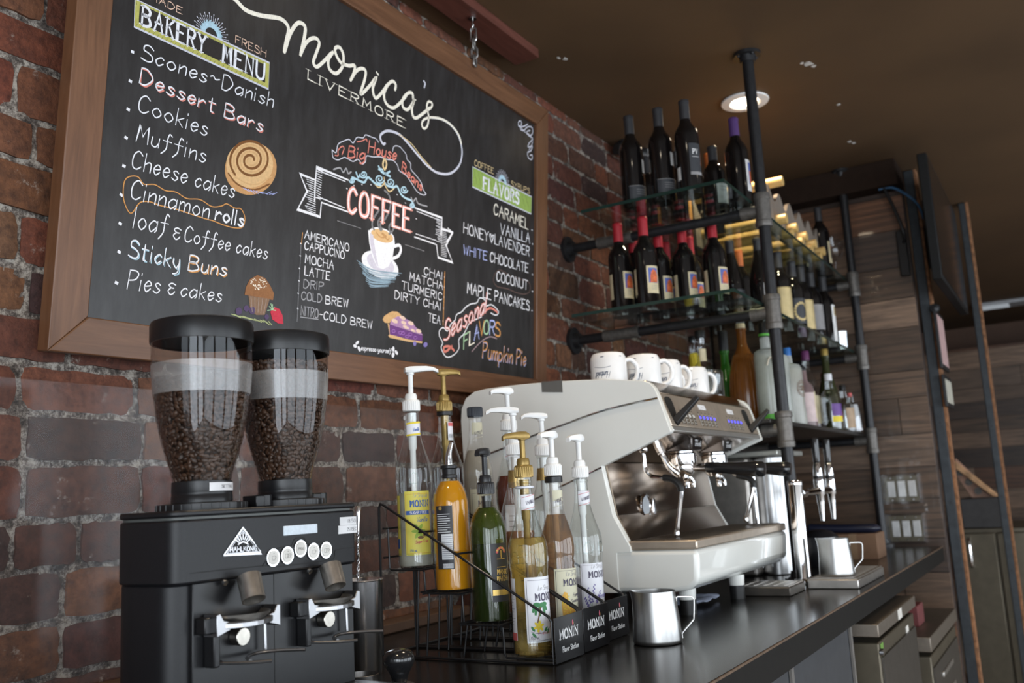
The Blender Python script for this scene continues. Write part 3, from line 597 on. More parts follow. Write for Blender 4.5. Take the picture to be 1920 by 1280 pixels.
('v',0.004,1,[(1.6366,0.9372),(1.61,0.9207),(1.5805,0.9113),(1.5769,0.9242),(1.5884,0.9326),(1.5976,0.9278),(1.5896,0.9064),(1.6106,0.9068),(1.637,0.9278),(1.6645,0.935),(1.6713,0.9228),(1.6626,0.9073),(1.6382,0.9013),(1.6347,0.9112),(1.6527,0.9201)]),
('v',0.004,1,[(1.6475,0.8994),(1.6724,0.8976),(1.6487,0.8744),(1.6432,0.86),(1.6704,0.8714),(1.662,0.853),(1.641,0.8404),(1.6479,0.8235),(1.6694,0.825),(1.6719,0.84),(1.6566,0.8355)]),
('v',0.003,1,[(1.6728,0.8881),(1.6614,0.8655),(1.6497,0.8525)]),
('v',0.003,1,[(1.5803,0.9159),(1.5984,0.9107),(1.6228,0.9043),(1.6472,0.9057)]),
('i',0.0032,0,[(0.3294,0.7031),(0.3431,0.7031)]),
('i',0.0032,0,[(0.3293,0.7047),(0.3411,0.7059)]),
('i',0.0032,0,[(0.3291,0.7063),(0.3389,0.7082)]),
('i',0.0032,0,[(0.3287,0.7079),(0.3418,0.7118)]),
('i',0.0032,0,[(0.3281,0.7095),(0.3392,0.7139)]),
('i',0.0032,0,[(0.3275,0.711),(0.3364,0.7156)]),
('i',0.0032,0,[(0.3266,0.7124),(0.3382,0.7198)]),
('i',0.0032,0,[(0.3257,0.7137),(0.335,0.7211)]),
('i',0.0032,0,[(0.3246,0.7149),(0.3319,0.7219)]),
('i',0.0032,0,[(0.3234,0.7161),(0.3324,0.7265)]),
('i',0.0032,0,[(0.3222,0.7171),(0.329,0.7268)]),
('i',0.0032,0,[(0.3208,0.718),(0.3258,0.7266)]),
('i',0.0032,0,[(0.3193,0.7187),(0.325,0.7312)]),
('i',0.0032,0,[(0.3178,0.7193),(0.3217,0.7305)]),
('i',0.0032,0,[(0.3162,0.7198),(0.3186,0.7295)]),
('i',0.0032,0,[(0.3146,0.7201),(0.3166,0.7337)]),
('i',0.0032,0,[(0.313,0.7202),(0.3136,0.7321)]),
('i',0.0032,0,[(0.3114,0.7202),(0.3109,0.7303)]),
('i',0.0032,0,[(0.3098,0.7201),(0.3078,0.7337)]),
('i',0.0032,0,[(0.3082,0.7198),(0.3054,0.7313)]),
('i',0.0032,0,[(0.3066,0.7193),(0.3033,0.7288)]),
('i',0.0032,0,[(0.3051,0.7187),(0.2994,0.7312)]),
('i',0.0032,0,[(0.3036,0.718),(0.2977,0.7283)]),
('i',0.0032,0,[(0.3022,0.7171),(0.2964,0.7252)]),
('i',0.0032,0,[(0.301,0.7161),(0.292,0.7265)]),
('i',0.0032,0,[(0.2998,0.7149),(0.2912,0.7231)]),
('i',0.0032,0,[(0.2987,0.7137),(0.2908,0.7199)]),
('i',0.0032,0,[(0.2978,0.7124),(0.2862,0.7198)]),
('i',0.0032,0,[(0.2969,0.711),(0.2864,0.7164)]),
('i',0.0032,0,[(0.2963,0.7095),(0.287,0.7132)]),
('i',0.0032,0,[(0.2957,0.7079),(0.2826,0.7118)]),
('i',0.0032,0,[(0.2953,0.7063),(0.2837,0.7086)]),
('i',0.0032,0,[(0.2951,0.7047),(0.2851,0.7057)]),
('i',0.0032,0,[(0.295,0.7031),(0.2813,0.7031)]),
('v',0.0013,0,[(0.3431,0.7031),(0.3516,0.7031)]),
('v',0.003,0,[(0.3516,0.7031),(0.3522,0.7031)]),
('v',0.0013,0,[(0.3428,0.7073),(0.3576,0.7093)]),
('v',0.003,0,[(0.3576,0.7093),(0.3581,0.7094)]),
('v',0.0013,0,[(0.342,0.7114),(0.3501,0.7137)]),
('v',0.003,0,[(0.3501,0.7137),(0.3507,0.7139)]),
('v',0.0013,0,[(0.3405,0.7154),(0.3542,0.7213)]),
('v',0.003,0,[(0.3542,0.7213),(0.3547,0.7216)]),
('v',0.0013,0,[(0.3386,0.7192),(0.3458,0.7236)]),
('v',0.003,0,[(0.3458,0.7236),(0.3464,0.7239)]),
('v',0.0013,0,[(0.3362,0.7226),(0.3477,0.732)]),
('v',0.003,0,[(0.3477,0.732),(0.3482,0.7324)]),
('v',0.0013,0,[(0.3333,0.7257),(0.3391,0.7319)]),
('v',0.003,0,[(0.3391,0.7319),(0.3395,0.7323)]),
('v',0.0013,0,[(0.33,0.7283),(0.3386,0.7405)]),
('v',0.003,0,[(0.3386,0.7405),(0.3389,0.741)]),
('v',0.0013,0,[(0.3264,0.7305),(0.3303,0.7381)]),
('v',0.003,0,[(0.3303,0.7381),(0.3306,0.7386)]),
('v',0.0013,0,[(0.3225,0.7322),(0.3275,0.7462)]),
('v',0.003,0,[(0.3275,0.7462),(0.3277,0.7468)]),
('v',0.0013,0,[(0.3185,0.7334),(0.3202,0.7416)]),
('v',0.003,0,[(0.3202,0.7416),(0.3203,0.7422)]),
('v',0.0013,0,[(0.3143,0.7339),(0.3153,0.7488)]),
('v',0.003,0,[(0.3153,0.7488),(0.3154,0.7494)]),
('v',0.0013,0,[(0.3101,0.7339),(0.3095,0.7424)]),
('v',0.003,0,[(0.3095,0.7424),(0.3095,0.743)]),
('v',0.0013,0,[(0.3059,0.7334),(0.3029,0.7479)]),
('v',0.003,0,[(0.3029,0.7479),(0.3028,0.7485)]),
('v',0.0013,0,[(0.3019,0.7322),(0.299,0.7402)]),
('v',0.003,0,[(0.299,0.7402),(0.2988,0.7408)]),
('v',0.0013,0,[(0.298,0.7305),(0.2911,0.7437)]),
('v',0.003,0,[(0.2911,0.7437),(0.2909,0.7443)]),
('v',0.0013,0,[(0.2944,0.7283),(0.2895,0.7353)]),
('v',0.003,0,[(0.2895,0.7353),(0.2892,0.7358)]),
('v',0.0013,0,[(0.2911,0.7257),(0.281,0.7366)]),
('v',0.003,0,[(0.281,0.7366),(0.2805,0.737)]),
('v',0.0013,0,[(0.2882,0.7226),(0.2817,0.7279)]),
('v',0.003,0,[(0.2817,0.7279),(0.2812,0.7283)]),
('v',0.0013,0,[(0.2858,0.7192),(0.2731,0.7269)]),
('v',0.003,0,[(0.2731,0.7269),(0.2726,0.7272)]),
('v',0.0013,0,[(0.2839,0.7154),(0.2761,0.7188)]),
('v',0.003,0,[(0.2761,0.7188),(0.2755,0.719)]),
('v',0.0013,0,[(0.2824,0.7114),(0.2681,0.7155)]),
('v',0.003,0,[(0.2681,0.7155),(0.2675,0.7156)]),
('v',0.0013,0,[(0.2816,0.7073),(0.2732,0.7085)]),
('v',0.003,0,[(0.2732,0.7085),(0.2726,0.7085)]),
('v',0.0013,0,[(0.2813,0.7031),(0.2664,0.7031)]),
('v',0.003,0,[(0.2664,0.7031),(0.2658,0.7031)]),
('i',0.0032,0,[(1.5013,0.6951),(1.5133,0.6951)]),
('i',0.0032,0,[(1.5012,0.6964),(1.5116,0.6974)]),
('i',0.0032,0,[(1.501,0.6977),(1.5098,0.6994)]),
('i',0.0032,0,[(1.5007,0.699),(1.5123,0.7024)]),
('i',0.0032,0,[(1.5003,0.7002),(1.51,0.7041)]),
('i',0.0032,0,[(1.4997,0.7014),(1.5077,0.7055)]),
('i',0.0032,0,[(1.4991,0.7025),(1.5092,0.709)]),
('i',0.0032,0,[(1.4983,0.7036),(1.5066,0.7101)]),
('i',0.0032,0,[(1.4975,0.7046),(1.5039,0.7108)]),
('i',0.0032,0,[(1.4965,0.7055),(1.5044,0.7146)]),
('i',0.0032,0,[(1.4955,0.7063),(1.5016,0.7149)]),
('i',0.0032,0,[(1.4944,0.707),(1.4989,0.7148)]),
('i',0.0032,0,[(1.4932,0.7076),(1.4982,0.7186)]),
('i',0.0032,0,[(1.492,0.7081),(1.4954,0.718)]),
('i',0.0032,0,[(1.4907,0.7085),(1.4929,0.7172)]),
('i',0.0032,0,[(1.4895,0.7087),(1.4912,0.7206)]),
('i',0.0032,0,[(1.4882,0.7088),(1.4887,0.7193)]),
('i',0.0032,0,[(1.4868,0.7088),(1.4864,0.7178)]),
('i',0.0032,0,[(1.4855,0.7087),(1.4838,0.7206)]),
('i',0.0032,0,[(1.4843,0.7085),(1.4818,0.7187)]),
('i',0.0032,0,[(1.483,0.7081),(1.4801,0.7166)]),
('i',0.0032,0,[(1.4818,0.7076),(1.4768,0.7186)]),
('i',0.0032,0,[(1.4806,0.707),(1.4754,0.7161)]),
('i',0.0032,0,[(1.4795,0.7063),(1.4743,0.7136)]),
('i',0.0032,0,[(1.4785,0.7055),(1.4706,0.7146)]),
('i',0.0032,0,[(1.4775,0.7046),(1.4699,0.7118)]),
('i',0.0032,0,[(1.4767,0.7036),(1.4697,0.7091)]),
('i',0.0032,0,[(1.4759,0.7025),(1.4658,0.709)]),
('i',0.0032,0,[(1.4753,0.7014),(1.4659,0.7062)]),
('i',0.0032,0,[(1.4747,0.7002),(1.4664,0.7035)]),
('i',0.0032,0,[(1.4743,0.699),(1.4627,0.7024)]),
('i',0.0032,0,[(1.474,0.6977),(1.4637,0.6997)]),
('i',0.0032,0,[(1.4738,0.6964),(1.4649,0.6973)]),
('i',0.0032,0,[(1.4737,0.6951),(1.4617,0.6951)]),
('v',0.0013,0,[(1.5133,0.6951),(1.523,0.6951)]),
('v',0.003,0,[(1.523,0.6951),(1.5236,0.6951)]),
('v',0.0013,0,[(1.5131,0.6986),(1.5284,0.7007)]),
('v',0.003,0,[(1.5284,0.7007),(1.529,0.7008)]),
('v',0.0013,0,[(1.5123,0.7021),(1.5217,0.7047)]),
('v',0.003,0,[(1.5217,0.7047),(1.5223,0.7048)]),
('v',0.0013,0,[(1.5112,0.7054),(1.5254,0.7115)]),
('v',0.003,0,[(1.5254,0.7115),(1.5259,0.7118)]),
('v',0.0013,0,[(1.5095,0.7085),(1.5178,0.7135)]),
('v',0.003,0,[(1.5178,0.7135),(1.5183,0.7139)]),
('v',0.0013,0,[(1.5075,0.7114),(1.5195,0.7212)]),
('v',0.003,0,[(1.5195,0.7212),(1.52,0.7215)]),
('v',0.0013,0,[(1.5051,0.714),(1.5117,0.721)]),
('v',0.003,0,[(1.5117,0.721),(1.5121,0.7215)]),
('v',0.0013,0,[(1.5024,0.7162),(1.5113,0.7288)]),
('v',0.003,0,[(1.5113,0.7288),(1.5117,0.7293)]),
('v',0.0013,0,[(1.4994,0.718),(1.5038,0.7266)]),
('v',0.003,0,[(1.5038,0.7266),(1.5041,0.7272)]),
('v',0.0013,0,[(1.4961,0.7194),(1.5013,0.734)]),
('v',0.003,0,[(1.5013,0.734),(1.5015,0.7346)]),
('v',0.0013,0,[(1.4927,0.7204),(1.4947,0.7299)]),
('v',0.003,0,[(1.4947,0.7299),(1.4948,0.7304)]),
('v',0.0013,0,[(1.4893,0.7208),(1.4903,0.7363)]),
('v',0.003,0,[(1.4903,0.7363),(1.4904,0.7369)]),
('v',0.0013,0,[(1.4857,0.7208),(1.4851,0.7305)]),
('v',0.003,0,[(1.4851,0.7305),(1.485,0.7311)]),
('v',0.0013,0,[(1.4823,0.7204),(1.4791,0.7355)]),
('v',0.003,0,[(1.4791,0.7355),(1.479,0.7361)]),
('v',0.0013,0,[(1.4789,0.7194),(1.4756,0.7286)]),
('v',0.003,0,[(1.4756,0.7286),(1.4754,0.7291)]),
('v',0.0013,0,[(1.4756,0.718),(1.4685,0.7318)]),
('v',0.003,0,[(1.4685,0.7318),(1.4682,0.7323)]),
('v',0.0013,0,[(1.4726,0.7162),(1.467,0.7241)]),
('v',0.003,0,[(1.467,0.7241),(1.4667,0.7246)]),
('v',0.0013,0,[(1.4699,0.714),(1.4593,0.7253)]),
('v',0.003,0,[(1.4593,0.7253),(1.4589,0.7257)]),
('v',0.0013,0,[(1.4675,0.7114),(1.46,0.7175)]),
('v',0.003,0,[(1.46,0.7175),(1.4595,0.7179)]),
('v',0.0013,0,[(1.4655,0.7085),(1.4522,0.7165)]),
('v',0.003,0,[(1.4522,0.7165),(1.4517,0.7169)]),
('v',0.0013,0,[(1.4638,0.7054),(1.4549,0.7092)]),
('v',0.003,0,[(1.4549,0.7092),(1.4544,0.7095)]),
('v',0.0013,0,[(1.4627,0.7021),(1.4478,0.7062)]),
('v',0.003,0,[(1.4478,0.7062),(1.4472,0.7064)]),
('v',0.0013,0,[(1.4619,0.6986),(1.4523,0.6999)]),
('v',0.003,0,[(1.4523,0.6999),(1.4517,0.7)]),
('v',0.0013,0,[(1.4617,0.6951),(1.4462,0.6951)]),
('v',0.003,0,[(1.4462,0.6951),(1.4456,0.6951)]),
('v',0.003,0,[(0.1248,0.6996),(0.4788,0.706),(0.4802,0.6449),(0.1271,0.6441),(0.1248,0.6996)]),
('v',0.003,0,[(1.3147,0.6997),(1.6739,0.6969),(1.673,0.6382),(1.3169,0.6381),(1.3147,0.6997)]),
('z',0.0016,0,[(1.3208,0.6956),(1.3408,0.6528)]),
('z',0.0016,0,[(1.3428,0.6954),(1.3629,0.6562)]),
('z',0.0016,0,[(1.3651,0.6952),(1.3852,0.6597)]),
('z',0.0016,0,[(1.3877,0.695),(1.4083,0.6531)]),
('z',0.0016,0,[(1.4106,0.6948),(1.4312,0.6566)]),
('z',0.0016,0,[(1.4338,0.6947),(1.4545,0.6602)]),
('z',0.0016,0,[(1.4573,0.6945),(1.4786,0.6535)]),
('z',0.0016,0,[(1.4811,0.6943),(1.5024,0.6571)]),
('z',0.0016,0,[(1.5053,0.6941),(1.5267,0.6607)]),
('z',0.0016,0,[(1.5298,0.6939),(1.5518,0.6539)]),
('z',0.0016,0,[(1.5546,0.6937),(1.5767,0.6576)]),
('z',0.0016,0,[(1.5798,0.6935),(1.602,0.6613)]),
('z',0.0016,0,[(1.6054,0.6932),(1.6281,0.6544)]),
('z',0.0016,0,[(1.6313,0.693),(1.6541,0.6581)]),
('z',0.0011,0,[(0.1274,0.6975),(0.1292,0.6906)]),
('z',0.0011,0,[(0.1337,0.6512),(0.1306,0.6456)]),
('z',0.0011,0,[(0.1373,0.6977),(0.1391,0.6908)]),
('z',0.0011,0,[(0.1436,0.6513),(0.1404,0.6456)]),
('z',0.0011,0,[(0.1474,0.6978),(0.1492,0.6909)]),
('z',0.0011,0,[(0.1536,0.6513),(0.1504,0.6456)]),
('z',0.0011,0,[(0.1575,0.698),(0.1593,0.6911)]),
('z',0.0011,0,[(0.1637,0.6513),(0.1604,0.6456)]),
('z',0.0011,0,[(0.1677,0.6982),(0.1696,0.6912)]),
('z',0.0011,0,[(0.1738,0.6514),(0.1705,0.6456)]),
('z',0.0011,0,[(0.1781,0.6984),(0.1799,0.6914)]),
('z',0.0011,0,[(0.1841,0.6514),(0.1808,0.6456)]),
('z',0.0011,0,[(0.1885,0.6986),(0.1903,0.6915)]),
('z',0.0011,0,[(0.1944,0.6514),(0.1911,0.6456)]),
('z',0.0011,0,[(0.199,0.6987),(0.2009,0.6917)]),
('z',0.0011,0,[(0.2049,0.6515),(0.2015,0.6456)]),
('z',0.0011,0,[(0.2096,0.6989),(0.2115,0.6918)]),
('z',0.0011,0,[(0.2155,0.6515),(0.212,0.6456)]),
('z',0.0011,0,[(0.2204,0.6991),(0.2223,0.692)]),
('z',0.0011,0,[(0.2261,0.6515),(0.2227,0.6456)]),
('z',0.0011,0,[(0.2312,0.6993),(0.2331,0.6921)]),
('z',0.0011,0,[(0.2369,0.6516),(0.2334,0.6456)]),
('z',0.0011,0,[(0.2421,0.6995),(0.2441,0.6923)]),
('z',0.0011,0,[(0.2478,0.6516),(0.2442,0.6456)]),
('z',0.0011,0,[(0.2532,0.6997),(0.2551,0.6924)]),
('z',0.0011,0,[(0.2587,0.6516),(0.2552,0.6456)]),
('z',0.0011,0,[(0.2643,0.6999),(0.2663,0.6926)]),
('z',0.0011,0,[(0.2698,0.6517),(0.2662,0.6456)]),
('z',0.0011,0,[(0.2756,0.7001),(0.2776,0.6928)]),
('z',0.0011,0,[(0.281,0.6517),(0.2773,0.6456)]),
('z',0.0011,0,[(0.287,0.7003),(0.289,0.6929)]),
('z',0.0011,0,[(0.2923,0.6517),(0.2886,0.6456)]),
('z',0.0011,0,[(0.2985,0.7005),(0.3005,0.6931)]),
('z',0.0011,0,[(0.3037,0.6518),(0.3,0.6456)]),
('z',0.0011,0,[(0.3101,0.7007),(0.3121,0.6933)]),
('z',0.0011,0,[(0.3152,0.6518),(0.3115,0.6457)]),
('z',0.0011,0,[(0.3218,0.7009),(0.3239,0.6934)]),
('z',0.0011,0,[(0.3269,0.6518),(0.3231,0.6457)]),
('z',0.0011,0,[(0.3337,0.7011),(0.3357,0.6936)]),
('z',0.0011,0,[(0.3387,0.6519),(0.3348,0.6457)]),
('z',0.0011,0,[(0.3456,0.7013),(0.3477,0.6938)]),
('z',0.0011,0,[(0.3505,0.6519),(0.3466,0.6457)]),
('z',0.0011,0,[(0.3577,0.7015),(0.3598,0.694)]),
('z',0.0011,0,[(0.3625,0.652),(0.3586,0.6457)]),
('z',0.0011,0,[(0.37,0.7017),(0.3721,0.6941)]),
('z',0.0011,0,[(0.3747,0.652),(0.3707,0.6457)]),
('z',0.0011,0,[(0.3823,0.702),(0.3844,0.6943)]),
('z',0.0011,0,[(0.3869,0.652),(0.3829,0.6457)]),
('z',0.0011,0,[(0.3948,0.7022),(0.3969,0.6945)]),
('z',0.0011,0,[(0.3993,0.6521),(0.3952,0.6457)]),
('z',0.0011,0,[(0.4074,0.7024),(0.4095,0.6947)]),
('z',0.0011,0,[(0.4118,0.6521),(0.4077,0.6457)]),
('z',0.0011,0,[(0.4201,0.7026),(0.4223,0.6948)]),
('z',0.0011,0,[(0.4245,0.6522),(0.4203,0.6457)]),
('z',0.0011,0,[(0.433,0.7029),(0.4352,0.695)]),
('z',0.0011,0,[(0.4372,0.6522),(0.433,0.6457)]),
('z',0.0011,0,[(0.446,0.7031),(0.4482,0.6952)]),
('z',0.0011,0,[(0.4501,0.6522),(0.4459,0.6457)]),
('z',0.0011,0,[(0.4592,0.7033),(0.4614,0.6954)]),
('z',0.0011,0,[(0.4632,0.6523),(0.4589,0.6457)]),
('t3',0.006,1,[(0.3994,0.4246),(0.3871,0.438),(0.384,0.4555),(0.39,0.4745),(0.4039,0.4919),(0.4234,0.505),(0.4452,0.5118),(0.4656,0.5113),(0.4813,0.5038),(0.4897,0.4909),(0.4896,0.4749),(0.4816,0.4588),(0.4675,0.4453),(0.45,0.4365),(0.4324,0.4335),(0.4174,0.4363),(0.4072,0.444),(0.403,0.4552),(0.4052,0.4677),(0.4129,0.4796),(0.4247,0.489),(0.4383,0.4946),(0.4516,0.4956),(0.4622,0.4922),(0.4686,0.4851),(0.47,0.476),(0.4665,0.4664),(0.4593,0.4581),(0.4498,0.4524),(0.4399,0.4499),(0.4313,0.4506),(0.4253,0.4542),(0.4225,0.4596),(0.423,0.4658),(0.4264,0.4717),(0.4316,0.4762),(0.4377,0.4788),(0.4433,0.4793),(0.4475,0.478),(0.4498,0.4753),(0.4501,0.472)]),
('t4',0.004,1,[(0.4002,0.4367),(0.394,0.449),(0.3946,0.4636),(0.4017,0.4782),(0.4142,0.4909),(0.4299,0.4999),(0.4467,0.504),(0.462,0.5029),(0.4735,0.4968),(0.4797,0.487),(0.48,0.475),(0.4745,0.4629),(0.4647,0.4524),(0.4521,0.445),(0.4389,0.4416),(0.4271,0.4422),(0.4181,0.4465),(0.4131,0.4536),(0.4124,0.4623),(0.4158,0.4712),(0.4225,0.479),(0.4313,0.4848),(0.4408,0.4877),(0.4495,0.4877),(0.4562,0.4849),(0.46,0.48),(0.4606,0.474),(0.4584,0.4679),(0.4539,0.4627),(0.4481,0.4591),(0.4422,0.4573),(0.437,0.4575),(0.4332,0.4592),(0.4313,0.4621),(0.4312,0.4654),(0.4326,0.4684),(0.435,0.4708)]),
('t3',0.004,1,[(0.381,0.4219),(0.4076,0.4055),(0.4538,0.4045),(0.4998,0.4299)]),
('t4',0.003,1,[(0.3832,0.4308),(0.4097,0.4168),(0.4575,0.4175),(0.5064,0.4502)]),
('u',0.0018,0,[(0.4231,0.4013),(0.4371,0.399)]),
('u',0.0018,0,[(0.4307,0.4018),(0.4433,0.3982)]),
('u',0.0018,0,[(0.4384,0.4024),(0.4526,0.3994)]),
('u',0.0018,0,[(0.4461,0.403),(0.4575,0.397)]),
('u',0.0018,0,[(0.4538,0.4035),(0.4683,0.3998)]),
('u',0.0018,0,[(0.4617,0.4041),(0.4791,0.4037)]),
('u',0.0018,0,[(0.4695,0.4047),(0.4824,0.4034)]),
('u',0.0018,0,[(0.4774,0.4053),(0.4934,0.4062)]),
('u',0.0018,0,[(0.4854,0.4058),(0.4967,0.4058)]),
('u',0.0018,0,[(0.4934,0.4064),(0.5074,0.4147)]),
('u',0.0018,0,[(0.5015,0.407),(0.5158,0.4131)]),
('u',0.0018,0,[(0.5096,0.4076),(0.5238,0.4164)]),
('i2',0.0019,1,[(0.8081,0.3145),(0.8716,0.3023),(0.9899,0.3144)]),
('i2',0.0019,1,[(0.8162,0.3127),(0.8716,0.3021),(0.977,0.3104)]),
('i2',0.0019,1,[(0.8146,0.308),(0.8717,0.3009),(0.9705,0.3086)]),
('i2',0.0019,1,[(0.822,0.3068),(0.872,0.2969),(0.98,0.3064)]),
('i2',0.0019,1,[(0.829,0.3058),(0.8722,0.2942),(0.9672,0.3018)]),
('i2',0.0019,1,[(0.8203,0.3026),(0.8724,0.2912),(0.9659,0.2999)]),
('i2',0.0019,1,[(0.8336,0.3004),(0.8724,0.2902),(0.9628,0.299)]),
('i2',0.0019,1,[(0.8311,0.2959),(0.8727,0.2854),(0.9641,0.2961)]),
('i2',0.0019,1,[(0.8365,0.2958),(0.8728,0.2853),(0.9555,0.2956)]),
('i2',0.0019,1,[(0.831,0.2914),(0.873,0.281),(0.9668,0.2951)]),
('i2',0.0019,1,[(0.8308,0.288),(0.873,0.2821),(0.9555,0.2903)]),
('i2',0.0019,1,[(0.8308,0.2862),(0.8732,0.2783),(0.9638,0.2917)]),
('i2',0.0019,1,[(0.8401,0.282),(0.8733,0.2764),(0.9432,0.2853)]),
('i2',0.0019,1,[(0.8425,0.2808),(0.8734,0.2757),(0.9609,0.2853)]),
('i2',0.0019,1,[(0.8481,0.2777),(0.8735,0.274),(0.9453,0.2812)]),
('i2',0.0019,1,[(0.8452,0.2746),(0.8738,0.2699),(0.9385,0.2797)]),
('i2',0.0019,1,[(0.8524,0.2722),(0.8738,0.2687),(0.9415,0.2772)]),
('i2',0.0019,1,[(0.8455,0.2689),(0.8739,0.2676),(0.9421,0.2774)]),
('i2',0.0019,1,[(0.8571,0.266),(0.8742,0.2628),(0.9352,0.2727)]),
('i2',0.0019,1,[(0.8528,0.2634),(0.8743,0.2618),(0.9363,0.2728)]),
('i2',0.0019,1,[(0.8556,0.2626),(0.8744,0.2609),(0.924,0.2669)]),
('i2',0.0019,1,[(0.8595,0.2578),(0.8746,0.2579),(0.9357,0.2701)]),
('w',0.009,1,[(0.9534,0.3801),(0.9744,0.3877),(0.9828,0.3779),(0.974,0.3598),(0.9512,0.3473)]),
('t1',0.004,1,[(0.8772,0.4014),(0.8981,0.3927),(0.9184,0.3997),(0.9015,0.4041),(0.923,0.3926),(0.9311,0.397)]),
('P3',0.002,1,[(0.973,0.1563),(0.9718,0.1538),(0.9683,0.152),(0.964,0.1515),(0.9604,0.1524),(0.9589,0.1545),(0.9601,0.1569),(0.9635,0.1587),(0.9679,0.1593),(0.9715,0.1583)]),
('P3',0.002,1,[(1.0017,0.1554),(1.0004,0.1529),(0.997,0.1511),(0.9925,0.1506),(0.9889,0.1515),(0.9874,0.1536),(0.9886,0.156),(0.9921,0.1579),(0.9965,0.1584),(1.0002,0.1575)]),
('P3',0.002,1,[(1.0138,0.1554),(1.0125,0.1529),(1.009,0.1511),(1.0046,0.1505),(1.0009,0.1515),(0.9994,0.1536),(1.0006,0.156),(1.0041,0.1579),(1.0086,0.1584),(1.0123,0.1575)]),
('P3',0.002,1,[(1.0457,0.1562),(1.0444,0.1538),(1.0408,0.1519),(1.0363,0.1514),(1.0325,0.1523),(1.031,0.1545),(1.0322,0.1569),(1.0358,0.1588),(1.0404,0.1593),(1.0441,0.1584)]),
('P3',0.002,1,[(1.0686,0.1499),(1.0673,0.1474),(1.0637,0.1455),(1.0591,0.145),(1.0552,0.146),(1.0537,0.1481),(1.055,0.1506),(1.0586,0.1524),(1.0632,0.153),(1.0671,0.152)]),
('P3',0.002,1,[(1.0313,0.1485),(1.0301,0.146),(1.0265,0.1442),(1.022,0.1436),(1.0183,0.1446),(1.0168,0.1467),(1.018,0.1492),(1.0216,0.151),(1.0261,0.1516),(1.0298,0.1506)]),
('t4',0.004,1,[(0.929,0.1873),(0.932,0.176)]),
('m3',0.002,0,[(0.465,0.1679),(0.4712,0.136)]),
('m3',0.002,0,[(0.4763,0.1685),(0.4795,0.1364)]),
('m3',0.002,0,[(0.4876,0.1692),(0.4878,0.1367)]),
('m3',0.002,0,[(0.4991,0.1698),(0.4962,0.137)]),
('m3',0.002,0,[(0.5107,0.1704),(0.5046,0.1374)]),
('c',0.0022,0,[(0.4665,0.2013),(0.4681,0.2007)]),
('c',0.0022,0,[(0.4839,0.1987),(0.4855,0.1981)]),
('c',0.0022,0,[(0.4927,0.2094),(0.4942,0.2088)]),
('c',0.0022,0,[(0.5074,0.2054),(0.509,0.2048)]),
('c',0.0022,0,[(0.49,0.196),(0.4916,0.1954)]),
('c',0.0022,0,[(0.4692,0.1949),(0.4707,0.1943)]),
('c',0.0022,0,[(0.49,0.1927),(0.4916,0.1921)]),
('c',0.0022,0,[(0.475,0.2071),(0.4765,0.2065)]),
('c',0.0022,0,[(0.4888,0.1959),(0.4904,0.1953)]),
('c',0.0022,0,[(0.4991,0.202),(0.5006,0.2014)]),
('c',0.0022,0,[(0.4631,0.1996),(0.4646,0.199)]),
('c',0.0022,0,[(0.4745,0.1959),(0.4761,0.1953)]),
('c',0.0022,0,[(0.4756,0.1876),(0.4771,0.187)]),
('c',0.0022,0,[(0.4827,0.1964),(0.4843,0.1958)]),
('c',0.0022,0,[(0.4622,0.2034),(0.4637,0.2028)]),
('c',0.0022,0,[(0.471,0.2099),(0.4726,0.2093)]),
('c',0.0022,0,[(0.4846,0.2041),(0.4862,0.2035)]),
('c',0.0022,0,[(0.4733,0.1932),(0.4749,0.1926)]),
('c',0.0022,0,[(0.5038,0.2092),(0.5054,0.2086)]),
('c',0.0022,0,[(0.4959,0.2052),(0.4975,0.2046)]),
('c',0.0022,0,[(0.4815,0.1912),(0.483,0.1906)]),
('c',0.0022,0,[(0.4976,0.2083),(0.4992,0.2077)]),
('c',0.0022,0,[(0.4755,0.1965),(0.477,0.1959)]),
('c',0.0022,0,[(0.4925,0.2149),(0.494,0.2143)]),
('c',0.0022,0,[(0.4778,0.1924),(0.4794,0.1918)]),
('c',0.0022,0,[(0.4617,0.1971),(0.4633,0.1965)]),
('c',0.0022,0,[(0.4829,0.1897),(0.4844,0.1891)]),
('c',0.0022,0,[(0.4926,0.1941),(0.4942,0.1935)]),
('c',0.0022,0,[(0.4684,0.2071),(0.47,0.2065)]),
('c',0.0022,0,[(0.484,0.1879),(0.4855,0.1873)]),
('c',0.0022,0,[(0.5003,0.2127),(0.5019,0.2121)]),
('c',0.0022,0,[(0.4685,0.1963),(0.4701,0.1957)]),
('c',0.0022,0,[(0.4728,0.1941),(0.4744,0.1935)]),
('c',0.0022,0,[(0.489,0.2084),(0.4906,0.2078)]),
('c',0.0022,0,[(0.4981,0.1941),(0.4997,0.1935)]),
('c',0.0022,0,[(0.4858,0.1924),(0.4874,0.1918)]),
('c',0.0022,0,[(0.4872,0.2106),(0.4888,0.21)]),
('c',0.0022,0,[(0.4872,0.1984),(0.4888,0.1978)]),
('c',0.0022,0,[(0.4959,0.205),(0.4975,0.2044)]),
('c',0.0022,0,[(0.4668,0.2064),(0.4684,0.2058)]),
('c',0.0022,0,[(0.4641,0.2026),(0.4657,0.202)]),
('c',0.0022,0,[(0.5007,0.2089),(0.5023,0.2083)]),
('c',0.0022,0,[(0.5059,0.1991),(0.5075,0.1985)]),
('c',0.0022,0,[(0.5016,0.1971),(0.5032,0.1964)]),
('c',0.0022,0,[(0.4859,0.1888),(0.4875,0.1882)]),
('n',0.003,0,[(0.5299,0.1488),(0.5164,0.1454)]),
('n',0.003,0,[(0.5299,0.1488),(0.5204,0.1547)]),
('n',0.003,0,[(0.5299,0.1488),(0.5247,0.1612)]),
('n',0.003,0,[(0.5299,0.1488),(0.5294,0.1605)]),
('n',0.003,0,[(0.5299,0.1488),(0.5346,0.1554)]),
